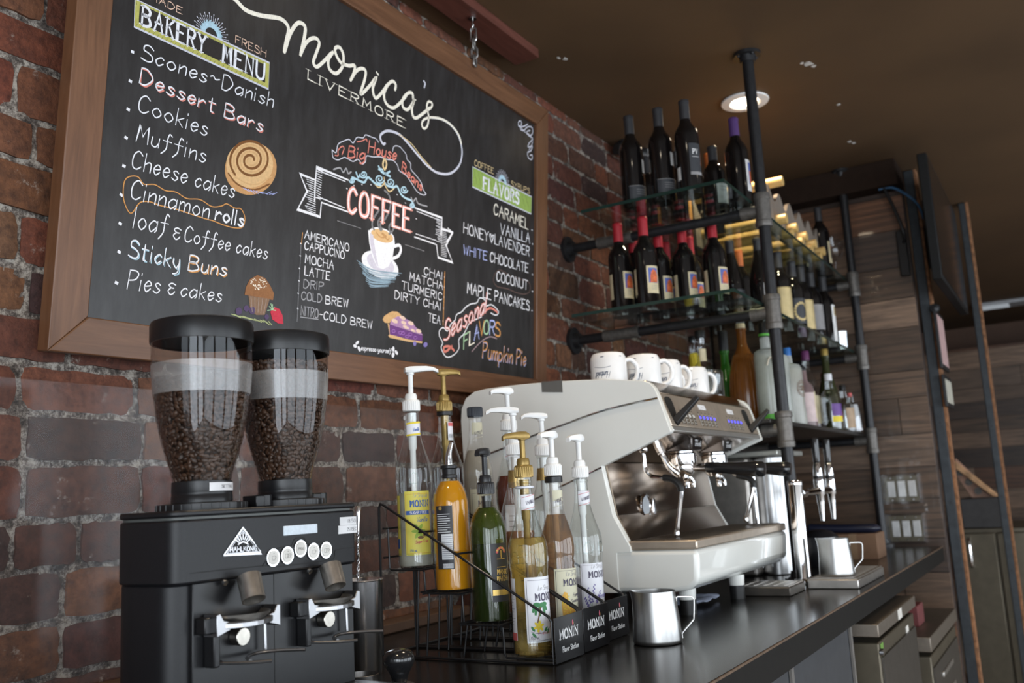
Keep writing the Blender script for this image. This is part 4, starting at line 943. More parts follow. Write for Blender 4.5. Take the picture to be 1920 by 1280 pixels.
('n',0.003,0,[(0.5299,0.1488),(0.5398,0.1488)]),
('n2',0.003,0,[(0.4137,0.1225),(0.4318,0.1209)]),
('n2',0.003,0,[(0.4216,0.1223),(0.4393,0.1186)]),
('n2',0.003,0,[(0.4297,0.1203),(0.4464,0.1215)]),
('n2',0.003,0,[(0.4376,0.1214),(0.4539,0.1197)]),
('n2',0.003,0,[(0.4456,0.1222),(0.4612,0.1204)]),
('n2',0.003,0,[(0.4538,0.1203),(0.4689,0.1184)]),
('n2',0.003,0,[(0.4619,0.1208),(0.4763,0.1191)]),
('n2',0.003,0,[(0.4703,0.1191),(0.4839,0.1184)]),
('n2',0.003,0,[(0.4784,0.1208),(0.4915,0.1183)]),
('n2',0.003,0,[(0.4869,0.1191),(0.4993,0.1167)]),
('n2',0.003,0,[(0.4951,0.1208),(0.5069,0.118)]),
('n2',0.003,0,[(0.5035,0.1222),(0.5147,0.1176)]),
('n2',0.003,0,[(0.5122,0.1199),(0.5227,0.114)]),
('n2',0.003,0,[(0.5206,0.121),(0.5305,0.1148)])]
POLYS=[('B',[(0.1248,0.6996),(0.4788,0.706),(0.4802,0.6449),(0.1271,0.6441)]),
('K',[(0.1361,0.6948),(0.4681,0.6968),(0.4696,0.6561),(0.1369,0.6569)]),
('B2',[(1.3147,0.6997),(1.6739,0.6969),(1.673,0.6382),(1.3169,0.6381)]),
('t1',[(0.507,0.4342),(0.4961,0.4209),(0.4826,0.4091),(0.4673,0.3996),(0.451,0.3927),(0.4344,0.3888),(0.4185,0.3879),(0.404,0.3901),(0.3915,0.3951),(0.3816,0.4028),(0.3747,0.4127),(0.3711,0.4244),(0.371,0.4373),(0.3744,0.4509),(0.3811,0.4644),(0.391,0.4774),(0.4034,0.4891),(0.418,0.4991),(0.434,0.5066),(0.4506,0.5115),(0.4671,0.5132),(0.4826,0.5117),(0.4961,0.507),(0.507,0.4993),(0.5146,0.489),(0.5186,0.4767),(0.5185,0.4629),(0.5146,0.4485)]),
('t2',[(0.4975,0.4443),(0.488,0.4326),(0.476,0.4223),(0.4623,0.4139),(0.4476,0.4078),(0.4326,0.4044),(0.4181,0.4036),(0.4048,0.4056),(0.3933,0.4101),(0.3841,0.417),(0.3776,0.4258),(0.3741,0.4362),(0.3738,0.4476),(0.3766,0.4596),(0.3825,0.4716),(0.3912,0.483),(0.4023,0.4934),(0.4154,0.502),(0.4298,0.5087),(0.4448,0.5128),(0.4598,0.5142),(0.4738,0.5128),(0.4861,0.5086),(0.4962,0.5018),(0.5033,0.4926),(0.5071,0.4817),(0.5074,0.4696),(0.5041,0.4569)]),
('w',[(0.9725,0.3068),(0.9653,0.3),(0.9549,0.2942),(0.9416,0.2898),(0.9264,0.2869),(0.9099,0.2858),(0.8931,0.2863),(0.8767,0.2886),(0.8616,0.2923),(0.8485,0.2974),(0.8379,0.3035),(0.8304,0.3104),(0.8263,0.3178),(0.8257,0.3252),(0.8287,0.3324),(0.8351,0.339),(0.8447,0.3448),(0.8571,0.3493),(0.8717,0.3524),(0.8878,0.354),(0.9046,0.3538),(0.9213,0.3519),(0.9371,0.3484),(0.9511,0.3434),(0.9625,0.3371),(0.9707,0.33),(0.9752,0.3222),(0.9758,0.3144)]),
('e1',[(0.9555,0.3145),(0.9505,0.3097),(0.9429,0.3057),(0.9332,0.3026),(0.922,0.3006),(0.9097,0.2998),(0.8972,0.3003),(0.8848,0.3019),(0.8734,0.3046),(0.8634,0.3083),(0.8553,0.3128),(0.8495,0.3178),(0.8461,0.3231),(0.8455,0.3284),(0.8476,0.3336),(0.8523,0.3383),(0.8594,0.3423),(0.8686,0.3455),(0.8794,0.3476),(0.8914,0.3486),(0.904,0.3483),(0.9165,0.3469),(0.9283,0.3443),(0.9388,0.3406),(0.9474,0.3361),(0.9536,0.3309),(0.9572,0.3254),(0.9578,0.3199)]),
('w',[(0.8451,0.4009),(0.8521,0.3672),(0.8675,0.3337),(0.8871,0.3125),(0.9117,0.311),(0.9338,0.3225),(0.949,0.3495),(0.9563,0.3888),(0.953,0.4003)]),
('w',[(0.9525,0.3964),(0.949,0.3918),(0.943,0.3875),(0.9348,0.3838),(0.925,0.3808),(0.9139,0.3787),(0.9022,0.3776),(0.8905,0.3775),(0.8794,0.3784),(0.8693,0.3802),(0.8608,0.383),(0.8543,0.3864),(0.8501,0.3904),(0.8483,0.3947),(0.849,0.3992),(0.8523,0.4037),(0.8579,0.4079),(0.8657,0.4116),(0.8751,0.4146),(0.8859,0.4168),(0.8975,0.4181),(0.9093,0.4184),(0.9207,0.4176),(0.9311,0.4159),(0.94,0.4132),(0.9469,0.4097),(0.9515,0.4056),(0.9534,0.4011)]),
('t2',[(0.9475,0.3965),(0.9446,0.3928),(0.9395,0.3893),(0.9325,0.3863),(0.9241,0.3839),(0.9146,0.3822),(0.9045,0.3813),(0.8943,0.3812),(0.8846,0.382),(0.8759,0.3835),(0.8684,0.3857),(0.8627,0.3885),(0.8589,0.3918),(0.8572,0.3953),(0.8578,0.399),(0.8605,0.4026),(0.8653,0.406),(0.8719,0.409),(0.8801,0.4114),(0.8894,0.4132),(0.8994,0.4142),(0.9096,0.4144),(0.9195,0.4138),(0.9285,0.4123),(0.9363,0.4101),(0.9423,0.4073),(0.9463,0.4039),(0.9481,0.4003)]),
('e1',[(0.8514,0.3958),(0.8561,0.368),(0.8692,0.3392),(0.8846,0.3186),(0.8932,0.3123),(0.8834,0.3368),(0.8711,0.3711),(0.8657,0.3923)]),
('t4',[(0.918,0.1792),(0.9242,0.1895),(0.9375,0.1973),(0.9556,0.2065),(0.9767,0.2088),(0.9913,0.2049),(0.9965,0.1996),(0.9549,0.1805),(0.946,0.1735),(0.9276,0.1725)]),
('t2',[(0.9392,0.1725),(0.9491,0.1445),(0.9435,0.1409),(0.9508,0.1359),(1.0297,0.1347),(1.0923,0.1373),(1.0945,0.1422),(1.0294,0.1407),(0.9525,0.1449),(0.9486,0.1694)]),
('P1',[(0.9475,0.1692),(0.9698,0.1692),(1.0034,0.1661),(1.0655,0.1602),(1.0936,0.1575),(1.0932,0.1436),(1.0466,0.1412),(0.9502,0.1446)]),
('P2',[(0.9485,0.1708),(0.9547,0.1835),(0.9776,0.1955),(1.0013,0.2003),(1.0162,0.1948),(1.0411,0.1906),(1.0619,0.1781),(1.0827,0.1684),(1.0961,0.1593),(1.0629,0.1614),(1.0034,0.1668)]),
('t5',[(0.9816,0.1798),(0.9804,0.1788),(0.9787,0.1779),(0.9765,0.1772),(0.9739,0.1769),(0.9711,0.1767),(0.9682,0.1769),(0.9653,0.1774),(0.9626,0.1781),(0.9602,0.179),(0.9582,0.1801),(0.9568,0.1813),(0.956,0.1825),(0.9559,0.1838),(0.9564,0.185),(0.9575,0.186),(0.9592,0.1869),(0.9613,0.1875),(0.9639,0.1879),(0.9667,0.1881),(0.9697,0.1879),(0.9726,0.1875),(0.9753,0.1868),(0.9777,0.1858),(0.9797,0.1848),(0.9811,0.1835),(0.9819,0.1823),(0.9821,0.181)]),
('t5',[(1.0145,0.1932),(1.0134,0.1923),(1.0118,0.1916),(1.0096,0.1911),(1.0071,0.1908),(1.0042,0.1907),(1.0013,0.1909),(0.9983,0.1914),(0.9956,0.1921),(0.9931,0.1929),(0.991,0.194),(0.9895,0.195),(0.9886,0.1962),(0.9883,0.1973),(0.9887,0.1983),(0.9897,0.1992),(0.9913,0.2),(0.9935,0.2005),(0.996,0.2008),(0.9988,0.2008),(1.0018,0.2006),(1.0047,0.2002),(1.0075,0.1995),(1.01,0.1987),(1.0121,0.1976),(1.0137,0.1965),(1.0146,0.1954),(1.0149,0.1943)]),
('t5',[(1.018,0.1809),(1.017,0.1799),(1.0155,0.1792),(1.0136,0.1786),(1.0114,0.1783),(1.009,0.1782),(1.0065,0.1783),(1.004,0.1787),(1.0017,0.1793),(0.9996,0.18),(0.998,0.181),(0.9968,0.182),(0.9961,0.1831),(0.996,0.1842),(0.9964,0.1852),(0.9974,0.1861),(0.9989,0.1869),(1.0008,0.1875),(1.003,0.1878),(1.0054,0.1879),(1.0079,0.1878),(1.0104,0.1874),(1.0127,0.1868),(1.0148,0.1861),(1.0164,0.1851),(1.0177,0.1841),(1.0183,0.183),(1.0185,0.1819)]),
('t5',[(1.0511,0.1833),(1.0499,0.1822),(1.0482,0.1813),(1.046,0.1806),(1.0435,0.1802),(1.0407,0.18),(1.0379,0.1802),(1.0351,0.1806),(1.0325,0.1812),(1.0302,0.1821),(1.0284,0.1832),(1.0271,0.1844),(1.0264,0.1857),(1.0263,0.1869),(1.0268,0.1881),(1.028,0.1892),(1.0297,0.1901),(1.0318,0.1908),(1.0344,0.1913),(1.0371,0.1914),(1.0399,0.1913),(1.0427,0.1909),(1.0454,0.1903),(1.0476,0.1894),(1.0495,0.1883),(1.0508,0.1871),(1.0515,0.1858),(1.0516,0.1845)]),
('t5',[(1.0864,0.1668),(1.0852,0.1656),(1.0835,0.1647),(1.0814,0.164),(1.079,0.1635),(1.0764,0.1634),(1.0737,0.1635),(1.0711,0.1638),(1.0687,0.1645),(1.0666,0.1653),(1.065,0.1664),(1.0638,0.1676),(1.0632,0.1688),(1.0632,0.1701),(1.0638,0.1713),(1.065,0.1724),(1.0666,0.1733),(1.0687,0.174),(1.0711,0.1745),(1.0737,0.1747),(1.0764,0.1746),(1.079,0.1742),(1.0814,0.1736),(1.0835,0.1727),(1.0852,0.1717),(1.0864,0.1705),(1.087,0.1692),(1.087,0.168)]),
('t5',[(1.0307,0.1697),(1.0297,0.169),(1.0282,0.1684),(1.0261,0.168),(1.0236,0.1679),(1.0208,0.1679),(1.0179,0.1682),(1.0149,0.1687),(1.0121,0.1694),(1.0095,0.1702),(1.0074,0.1712),(1.0058,0.1722),(1.0047,0.1732),(1.0044,0.1741),(1.0046,0.175),(1.0055,0.1758),(1.0071,0.1763),(1.0091,0.1767),(1.0116,0.1769),(1.0144,0.1768),(1.0173,0.1765),(1.0203,0.176),(1.0231,0.1753),(1.0257,0.1745),(1.0279,0.1736),(1.0295,0.1726),(1.0306,0.1716),(1.0309,0.1706)]),
('t5',[(1.0611,0.1652),(1.0603,0.1645),(1.0589,0.164),(1.0572,0.1636),(1.055,0.1635),(1.0526,0.1635),(1.0501,0.1638),(1.0476,0.1642),(1.0452,0.1648),(1.043,0.1655),(1.0412,0.1663),(1.0398,0.1672),(1.039,0.168),(1.0387,0.1689),(1.0389,0.1697),(1.0398,0.1703),(1.0411,0.1708),(1.0428,0.1712),(1.045,0.1713),(1.0474,0.1713),(1.0499,0.1711),(1.0524,0.1707),(1.0548,0.1701),(1.057,0.1694),(1.0588,0.1685),(1.0602,0.1677),(1.0611,0.1668),(1.0614,0.1659)]),
('P4',[(1.0671,0.1337),(1.067,0.1322),(1.0665,0.1308),(1.0657,0.1295),(1.0646,0.1284),(1.0632,0.1275),(1.0617,0.1268),(1.06,0.1265),(1.0583,0.1265),(1.0567,0.1267),(1.0553,0.1273),(1.054,0.1282),(1.0531,0.1293),(1.0525,0.1306),(1.0522,0.132),(1.0523,0.1334),(1.0527,0.1348),(1.0536,0.1361),(1.0547,0.1372),(1.056,0.1382),(1.0576,0.1388),(1.0592,0.1392),(1.0609,0.1392),(1.0625,0.1389),(1.064,0.1383),(1.0652,0.1374),(1.0662,0.1363),(1.0668,0.1351)]),
('P4',[(1.1173,0.1346),(1.1164,0.133),(1.1151,0.1316),(1.1134,0.1303),(1.1115,0.1293),(1.1095,0.1285),(1.1073,0.1282),(1.1053,0.1281),(1.1034,0.1285),(1.1017,0.1291),(1.1004,0.1301),(1.0995,0.1313),(1.099,0.1327),(1.099,0.1343),(1.0994,0.1359),(1.1003,0.1375),(1.1017,0.1389),(1.1033,0.1402),(1.1052,0.1412),(1.1073,0.142),(1.1094,0.1424),(1.1114,0.1424),(1.1134,0.1421),(1.115,0.1414),(1.1164,0.1405),(1.1173,0.1392),(1.1178,0.1378),(1.1178,0.1362)]),
('w',[(0.8271,0.1067),(0.8259,0.1055),(0.8246,0.1045),(0.8232,0.1036),(0.8218,0.103),(0.8204,0.1026),(0.8192,0.1025),(0.8181,0.1027),(0.8173,0.1031),(0.8167,0.1038),(0.8164,0.1047),(0.8165,0.1058),(0.8169,0.107),(0.8175,0.1082),(0.8185,0.1095),(0.8196,0.1106),(0.8209,0.1117),(0.8223,0.1125),(0.8237,0.1131),(0.8251,0.1135),(0.8263,0.1136),(0.8274,0.1135),(0.8283,0.113),(0.8288,0.1123),(0.8291,0.1114),(0.829,0.1103),(0.8287,0.1091),(0.828,0.1079)]),
('w',[(0.8188,0.102),(0.82,0.1013),(0.8209,0.1005),(0.8215,0.0995),(0.8218,0.0986),(0.8217,0.0976),(0.8213,0.0967),(0.8206,0.0959),(0.8196,0.0953),(0.8183,0.0948),(0.8169,0.0945),(0.8154,0.0945),(0.8139,0.0946),(0.8124,0.095),(0.8111,0.0956),(0.8099,0.0963),(0.809,0.0971),(0.8084,0.0981),(0.8081,0.099),(0.8082,0.1),(0.8086,0.1009),(0.8093,0.1017),(0.8103,0.1023),(0.8115,0.1028),(0.813,0.1031),(0.8145,0.1031),(0.816,0.103),(0.8175,0.1026)]),
('w',[(0.8358,0.0954),(0.8367,0.094),(0.8374,0.0925),(0.8377,0.0911),(0.8377,0.0899),(0.8374,0.0888),(0.8368,0.088),(0.8359,0.0874),(0.8348,0.0872),(0.8334,0.0872),(0.832,0.0876),(0.8305,0.0883),(0.8291,0.0893),(0.8278,0.0905),(0.8266,0.0918),(0.8257,0.0932),(0.825,0.0947),(0.8246,0.096),(0.8246,0.0973),(0.8249,0.0984),(0.8255,0.0992),(0.8264,0.0998),(0.8276,0.1),(0.8289,0.1),(0.8303,0.0996),(0.8318,0.0989),(0.8333,0.0979),(0.8346,0.0967)]),
('w',[(0.973,0.1082),(0.9729,0.1067),(0.9726,0.1051),(0.9721,0.1037),(0.9714,0.1025),(0.9704,0.1016),(0.9694,0.101),(0.9683,0.1007),(0.9671,0.1007),(0.966,0.1011),(0.965,0.1019),(0.9641,0.1029),(0.9634,0.1041),(0.9629,0.1056),(0.9627,0.1071),(0.9627,0.1087),(0.963,0.1102),(0.9635,0.1116),(0.9643,0.1128),(0.9652,0.1138),(0.9662,0.1144),(0.9674,0.1147),(0.9685,0.1147),(0.9696,0.1143),(0.9707,0.1135),(0.9715,0.1125),(0.9722,0.1112),(0.9727,0.1098)]),
('w',[(0.9861,0.1025),(0.9872,0.1013),(0.988,0.1),(0.9884,0.0988),(0.9885,0.0976),(0.9882,0.0966),(0.9875,0.0957),(0.9866,0.0951),(0.9854,0.0948),(0.984,0.0947),(0.9824,0.0949),(0.9808,0.0953),(0.9792,0.0961),(0.9777,0.097),(0.9764,0.0981),(0.9754,0.0993),(0.9746,0.1005),(0.9742,0.1018),(0.9741,0.1029),(0.9744,0.1039),(0.975,0.1048),(0.9759,0.1054),(0.9772,0.1058),(0.9786,0.1059),(0.9801,0.1057),(0.9817,0.1052),(0.9833,0.1045),(0.9848,0.1036)]),
('w',[(0.9737,0.0925),(0.9734,0.0909),(0.9728,0.0894),(0.972,0.088),(0.9709,0.0868),(0.9697,0.0859),(0.9683,0.0854),(0.967,0.0851),(0.9656,0.0853),(0.9644,0.0858),(0.9633,0.0866),(0.9625,0.0876),(0.9619,0.0889),(0.9616,0.0904),(0.9616,0.092),(0.9619,0.0936),(0.9625,0.0951),(0.9633,0.0965),(0.9644,0.0976),(0.9656,0.0985),(0.9669,0.0991),(0.9683,0.0993),(0.9696,0.0992),(0.9709,0.0987),(0.9719,0.0979),(0.9728,0.0968),(0.9734,0.0955),(0.9737,0.094)]),
('m1',[(0.4463,0.1692),(0.4487,0.1866),(0.4584,0.2054),(0.48,0.2192),(0.5033,0.2161),(0.52,0.2014),(0.5323,0.1858),(0.5302,0.1708),(0.5029,0.171),(0.4723,0.1705)]),
('m2',[(0.4574,0.1696),(0.5203,0.1722),(0.5076,0.134),(0.483,0.1306),(0.4655,0.1381)]),
('s1',[(0.5244,0.1437),(0.5373,0.1558),(0.5515,0.1534),(0.5625,0.1402),(0.566,0.1215),(0.5499,0.1208),(0.5316,0.1272)]),
('P5',[(0.4422,0.1333),(0.4412,0.1291),(0.438,0.1257),(0.4334,0.124),(0.4286,0.1244),(0.425,0.1268),(0.4235,0.1306),(0.4244,0.1347),(0.4276,0.1381),(0.4322,0.1399),(0.4369,0.1395),(0.4406,0.1371)]),
('P5',[(0.4622,0.1419),(0.4614,0.1383),(0.4586,0.1354),(0.4546,0.1339),(0.4505,0.1342),(0.4474,0.1363),(0.4461,0.1395),(0.4469,0.143),(0.4496,0.1459),(0.4536,0.1475),(0.4577,0.1471),(0.4608,0.1451)]),
('P5',[(0.4807,0.1403),(0.4797,0.136),(0.4764,0.1326),(0.4716,0.1308),(0.4667,0.1312),(0.463,0.1336),(0.4614,0.1375),(0.4624,0.1417),(0.4657,0.1451),(0.4704,0.1469),(0.4753,0.1466),(0.4791,0.1441)]),
('P5',[(0.5214,0.1316),(0.5207,0.1286),(0.5183,0.1262),(0.5149,0.125),(0.5114,0.1252),(0.5087,0.127),(0.5075,0.1297),(0.5083,0.1326),(0.5106,0.1351),(0.514,0.1363),(0.5175,0.136),(0.5203,0.1343)])]
# ================================================================ chalk menu board
TILT=math.radians(5.2)
BR=thing('menu_board','big wood framed chalk menu board hung leaning out from the brick wall','menu board',P0)
BR.rotation_euler=(TILT,0,0)
ink={'w':(.80,.80,.84),'c':(.90,.84,.72),'v':(.62,.62,.70),'p':(.85,.62,.55),'o':(.62,.30,.10),'k':(.80,.55,.42),'y':(.72,.55,.30),'u':(.42,.47,.80),'g':(.36,.36,.38),'r':(.72,.24,.19),'s':(.80,.36,.30),'i':(.42,.60,.70),'i2':(.26,.36,.44),
'n':(.38,.58,.36),'n2':(.40,.44,.22),'q':(.20,.20,.21),'x':(.13,.085,.075),'x2':(.42,.30,.33),'z':(.12,.12,.06),'B':(.46,.44,.12),'B2':(.30,.42,.10),'K':(.035,.03,.028),'t1':(.55,.30,.13),'t2':(.68,.44,.22),'t3':(.20,.085,.03),'t4':(.62,.38,.18),'t5':(.75,.55,.45),
'e1':(.60,.57,.66),'P1':(.16,.06,.22),'P2':(.42,.24,.42),'P3':(.34,.16,.44),'P4':(.24,.20,.48),'P5':(.10,.07,.14),'m1':(.28,.13,.06),'m2':(.24,.15,.10),'m3':(.36,.28,.24),'s1':(.55,.05,.08)}
def chalk(k): return mat('chalk_'+{'w':'white','c':'cream','v':'pale_grey','o':'orange','r':'red','s':'salmon','g':'grey'}.get(k,k.lower()+('_dark' if k.isupper() else '')),ink[k],.85,var=.10,scale=220,spec=.2)
def board_plane(off): return lambda u,v:(u,-off,v)
def blackboard():
    m=bpy.data.materials.new('blackboard_paint'); m.use_nodes=True; n=m.node_tree.nodes; L=m.node_tree.links; b=n['Principled BSDF']
    tc=n.new('ShaderNodeTexCoord'); mp=n.new('ShaderNodeMapping'); mp.inputs['Scale'].default_value=(9,1,2.2); L.new(tc.outputs['Object'],mp.inputs[0])
    nz=n.new('ShaderNodeTexNoise'); nz.inputs['Scale'].default_value=3.2; nz.inputs['Detail'].default_value=10; nz.inputs['Roughness'].default_value=.7; L.new(mp.outputs[0],nz.inputs['Vector'])
    cr=n.new('ShaderNodeValToRGB'); cr.color_ramp.elements[0].position=.42; cr.color_ramp.elements[0].color=(.017,.015,.015,1); cr.color_ramp.elements[1].position=.78; cr.color_ramp.elements[1].color=(.040,.038,.039,1)
    L.new(nz.outputs[0],cr.inputs[0]); L.new(cr.outputs[0],b.inputs['Base Color']); b.inputs['Roughness'].default_value=.36; b.inputs['Specular IOR Level'].default_value=.5
    return m
IN=[(.072,.069),(1.716,.088),(1.682,.95),(.072,.952)]; OUT=[(0,0),(1.785,.022),(1.758,1.022),(0,1.02)]
mb=MB(); mb.hexa([(u,-.003,v) for u,v in IN],[(u,.02,v) for u,v in IN])
# the slab reaches under the frame
mb=MB(); q=[(IN[i][0]*.6+OUT[i][0]*.4,IN[i][1]*.6+OUT[i][1]*.4) for i in range(4)]
mb.hexa([(u,.012,v) for u,v in q][::-1],[(u,.022,v) for u,v in q][::-1]); obj('writing_surface',mb,blackboard(),BR,local=True)
def wmat(i): return wood('cedar_frame_%s'%('upright' if i%2 else 'rail'),(.098,.042,.019),(.185,.085,.041),.42,(1,6,14) if i%2==0 else (14,6,1),5)
for i in range(4):
    j=(i+1)%4; mb=MB()
    fr=[OUT[i],OUT[j],IN[j],IN[i]]
    mb.hexa([(u,-.0,v) for u,v in fr],[(u,.034,v) for u,v in fr]); obj('frame_rail' if i%2==0 else 'frame_upright',mb,wmat(i),BR,local=True,bevel=.0025)
# the board plane sits .012 behind the frame face; lettering measured on the frame face is drawn there
OFF=-.0112
def deco(name,items,label=None):
    mb=MB(); keys=[];idx=lambda k: keys.index(k) if k in keys else (keys.append(k) or len(keys)-1)
    off=[0]
    for it in items:
        off[0]+=1; fn=board_plane(OFF+off[0]*2.2e-6)
        if it[0]=='P': mb.poly(it[2],fn,idx(it[1]))
        elif it[0]=='L':
            pts=cr_spline(it[4],6) if it[3] else it[4]; mb.strip(pts,it[2],fn,idx(it[1]))
        else:
            s,u0,v0,u1,v1,cap,sty,col,w=it[1]
            if sty=='h' and s in('Dessert Bars','Buns','Pumpkin Pie','Sticky'):
                sh={'Dessert Bars':'r','Buns':'o','Pumpkin Pie':'u','Sticky':'i'}[s]
                write(mb,s,u0+.003,v0-.002,u1+.003,v1-.002,cap,w,fn,idx(sh)); fn=board_plane(OFF+off[0]*2.2e-6+1e-6)
                col={'Buns':'w','Dessert Bars':'w'}.get(s,col)
            if col=='s' :
                write(mb,s,u0,v0,u1,v1,cap,w,fn,idx('s'),serif=True); fn=board_plane(OFF+off[0]*2.2e-6+1.5e-6); write(mb,s,u0,v0,u1,v1,cap,w*.4,fn,idx('w')); continue
            if s=='Seasonal':
                write(mb,s,u0,v0,u1,v1,cap,w,fn,idx('r'),slant=.1); fn=board_plane(OFF+off[0]*2.2e-6+1.5e-6); write(mb,s,u0,v0,u1,v1,cap,w*.35,fn,idx('w'),slant=.1); continue
            write(mb,s,u0,v0,u1,v1,cap,w,fn,idx(col),serif=(sty=='s'),slant=.12 if sty=='h' else 0)
    o=obj(name,mb,[chalk(k) for k in keys],BR,local=True,smooth=0,tri=True)
    if label: o['label']=label
    return o
TX=[('T',t) for t in TEXTS]; LN=[('L',)+l for l in LINES]; PG=[('P',)+p for p in POLYS]
def cen(it):
    p=[(it[1][1],it[1][2])] if it[0]=='T' else (it[2] if it[0]=='P' else it[4]); return sum(a for a,b in p)/len(p),sum(b for a,b in p)/len(p)
def pick(f):
    return [i for i in PG+LN+TX if f(i,*cen(i))]
def region(it,u,v):
    c=it[1] if it[0]!='T' else it[1][7]
    return None
used=set()
def group(name,f,label):
    its=[]
    for k,i in enumerate(PG+LN+TX):
        if k in used: continue
        if f(i,*cen(i)): used.add(k); its.append(i)
    if its: deco(name,its,label)
T_=lambda i: i[1][0] if i[0]=='T' else ''
def near(i,u0,u1,v0,v1):
    u,v=cen(i); return u0<u<u1 and v0<v<v1
group('cinnamon_roll_drawing',lambda i,u,v: T_(i)=='' and i[1] in('t1','t2','t3','t4','u') and near(i,.3,.58,.33,.55),'chalk drawing of a cinnamon roll')
group('muffin_drawing',lambda i,u,v: T_(i)=='' and i[1] in('m1','m2','m3','s1','P5','n','n2','c') and near(i,.35,.65,.06,.3),'chalk drawing of a muffin with berries')
group('pie_drawing',lambda i,u,v: T_(i)=='' and i[1] in('t2','t4','t5','P1','P2','P3','P4') and near(i,.8,1.2,.08,.26),'chalk drawing of a slice of berry pie')
group('coffee_cup_drawing',lambda i,u,v: T_(i)=='' and (i[1] in('q','e1','i2','t1','t2') or (i[0]=='P' and i[1]=='w' and v>.18) or (i[0]=='L' and i[1]=='w' and i[3]==1)) and near(i,.7,1.1,.15,.55),'chalk drawing of a steaming cup on a saucer')
group('bakery_heading',lambda i,u,v: T_(i) in('BAKERY','MENU','MADE','FRESH') or (T_(i)=='' and i[1] in('B','K','z','v','i') and u<.62 and v>.52),'yellow green chalk banner')
group('flavor_heading',lambda i,u,v: T_(i)=='FLAVORS' or (T_(i) in('COFFEE','SYRUPS') and u>1.2) or (T_(i)=='' and i[1] in('B2','z','v','i') and u>1.22 and v<.78),'green chalk banner')
group('cloud_outline',lambda i,u,v: T_(i)=='' and i[1]=='o' and u<.6,'orange cloud outline')
for vb in sorted([cen(i)[1] for i in LN if i[1]=='w' and i[2]==.008],reverse=True):
    group('menu_line',lambda i,u,v: abs(v-vb+.004)<.026 and u<.52 and (T_(i)!='' or i[1]=='w'),None)
group('bakery_list',lambda i,u,v: u<.52 and (T_(i)!='' or i[1] in('w','o')),'white chalk list of baked goods')
group('cafe_name_lettering',lambda i,u,v: T_(i)=='LIVERMORE' or (T_(i)=='' and i[1]=='c'),'large cream script lettering')
group('roaster_lettering',lambda i,u,v: T_(i) in('Big','House','Beans') or (T_(i)=='' and i[1] in('v','r','y') and .6<u<1.2 and v>.45),'red script in a white outline with a long swash')
group('coffee_ribbon',lambda i,u,v: (T_(i)=='COFFEE') or (T_(i)=='' and .5<u<1.3 and v>.36),'salmon letters on a white drawn ribbon')
group('seasonal_lettering',lambda i,u,v: T_(i) in('Seasonal','Pumpkin Pie') or (T_(i)!='' and len(T_(i))==1) or (T_(i)=='' and i[1] in('r','w','x2') and u>1.12 and v<.32 and i[3]==1),'pastel arched lettering')
group('corner_flourish',lambda i,u,v: T_(i)=='' and i[1]=='v' and u>1.5,'white corner scrolls')
group('flavor_list',lambda i,u,v: u>1.2,'white chalk list of flavors')
group('tea_list',lambda i,u,v: u>.9,'white chalk list of teas')
group('tagline_lettering',lambda i,u,v: v<.14 and u>.7,'small white chalk motto between coffee beans')
group('coffee_list',lambda i,u,v: True,'white chalk lists of coffees and teas')
# chain from the ceiling board down to the frame
m_st=mat('steel',(.62,.62,.63),.22,1,.05); m_gal=mat('galvanised_chain',(.36,.35,.34),.45,1,.2,120)
mb=MB(); mb.box(.1,2.60,-.112,-.018,1.757,CEIL-.0005); struct('trim_4',mb,wood('red_brown_ceiling_board',(.075,.022,.014),(.15,.05,.035),.5,(1,9,9),5),bevel=.003)
CX,CY=2.245,-.078
ch=thing('hanging_chain','short steel chain with snap hook holding the menu board up to the ceiling board','chain',(CX,CY,1.755))
def link(mb,c,L,w,r,ang,mi=0):
    pts=[]
    for k in range(20):
        a=2*PI*k/20; x=w/2*math.cos(a); z=(L/2-w/2)*(1 if math.sin(a)>0 else -1)+w/2*math.sin(a)
        pts.append((c[0]+x*math.cos(ang),c[1]+x*math.sin(ang),c[2]+z))
    mb.tube(pts,r,7,mi,closed=True)
mb=MB(); mb.cyl((CX,CY,1.7565),(CX,CY,1.752),.012,n=16); mb.tube([(CX,CY,1.752),(CX,CY,1.738)],.003); link(mb,(CX,CY,1.729),.024,.018,.0028,.4); obj('eye_bolt',mb,m_st,ch)
mb=MB(); link(mb,(CX,CY,1.702),.046,.019,.0033,1.7); mb.cyl((CX+.008,CY,1.69),(CX+.010,CY,1.706),.005); obj('snap_hook',mb,m_st,ch)
for k in range(3):
    mb=MB(); link(mb,(CX+.001*k,CY,1.669-.026*k),.036,.019,.0032,.3+k*1.5); obj('chain_link',mb,m_gal,ch)
# ================================================================ counter and what is built under it
m_ctr=mat('black_laminate',(.007,.0067,.0067),.21,var=.25,scale=60,spec=.26)
m_edge=mat('worn_brown_edge',(.10,.06,.035),.6,var=.4,scale=90)
ct=thing('counter_top','long black laminate counter top with a worn brown front edge','counter',(1.6,-.46,-.032))
mb=MB(); mb.box(-1.5,4.56,-.926,.066,-.062,0); obj('slab',mb,m_ctr,ct,bevel=.0015)
mb=MB(); mb.box(-1.5,4.5605,-.9285,-.9262,-.0622,-.0042); obj('front_edge',mb,mat('matte_black_edge',(.010,.009,.008),.65,spec=.15),ct)
mb=MB(); mb.box(-1.5,4.5615,-.9292,-.9262,-.004,-.0002); obj('edge_strip',mb,m_edge,ct)
m_grey=mat('dark_grey_panel',(.035,.037,.042),.5)
cb=thing('base_cabinet','dark grey panelled cabinet carrying the black counter','cabinet',(.6,-.45,-.53))
mb=MB(); mb.box(-1.5,2.72,-.86,.06,FL+.001,-.063); obj('body',mb,m_grey,cb)
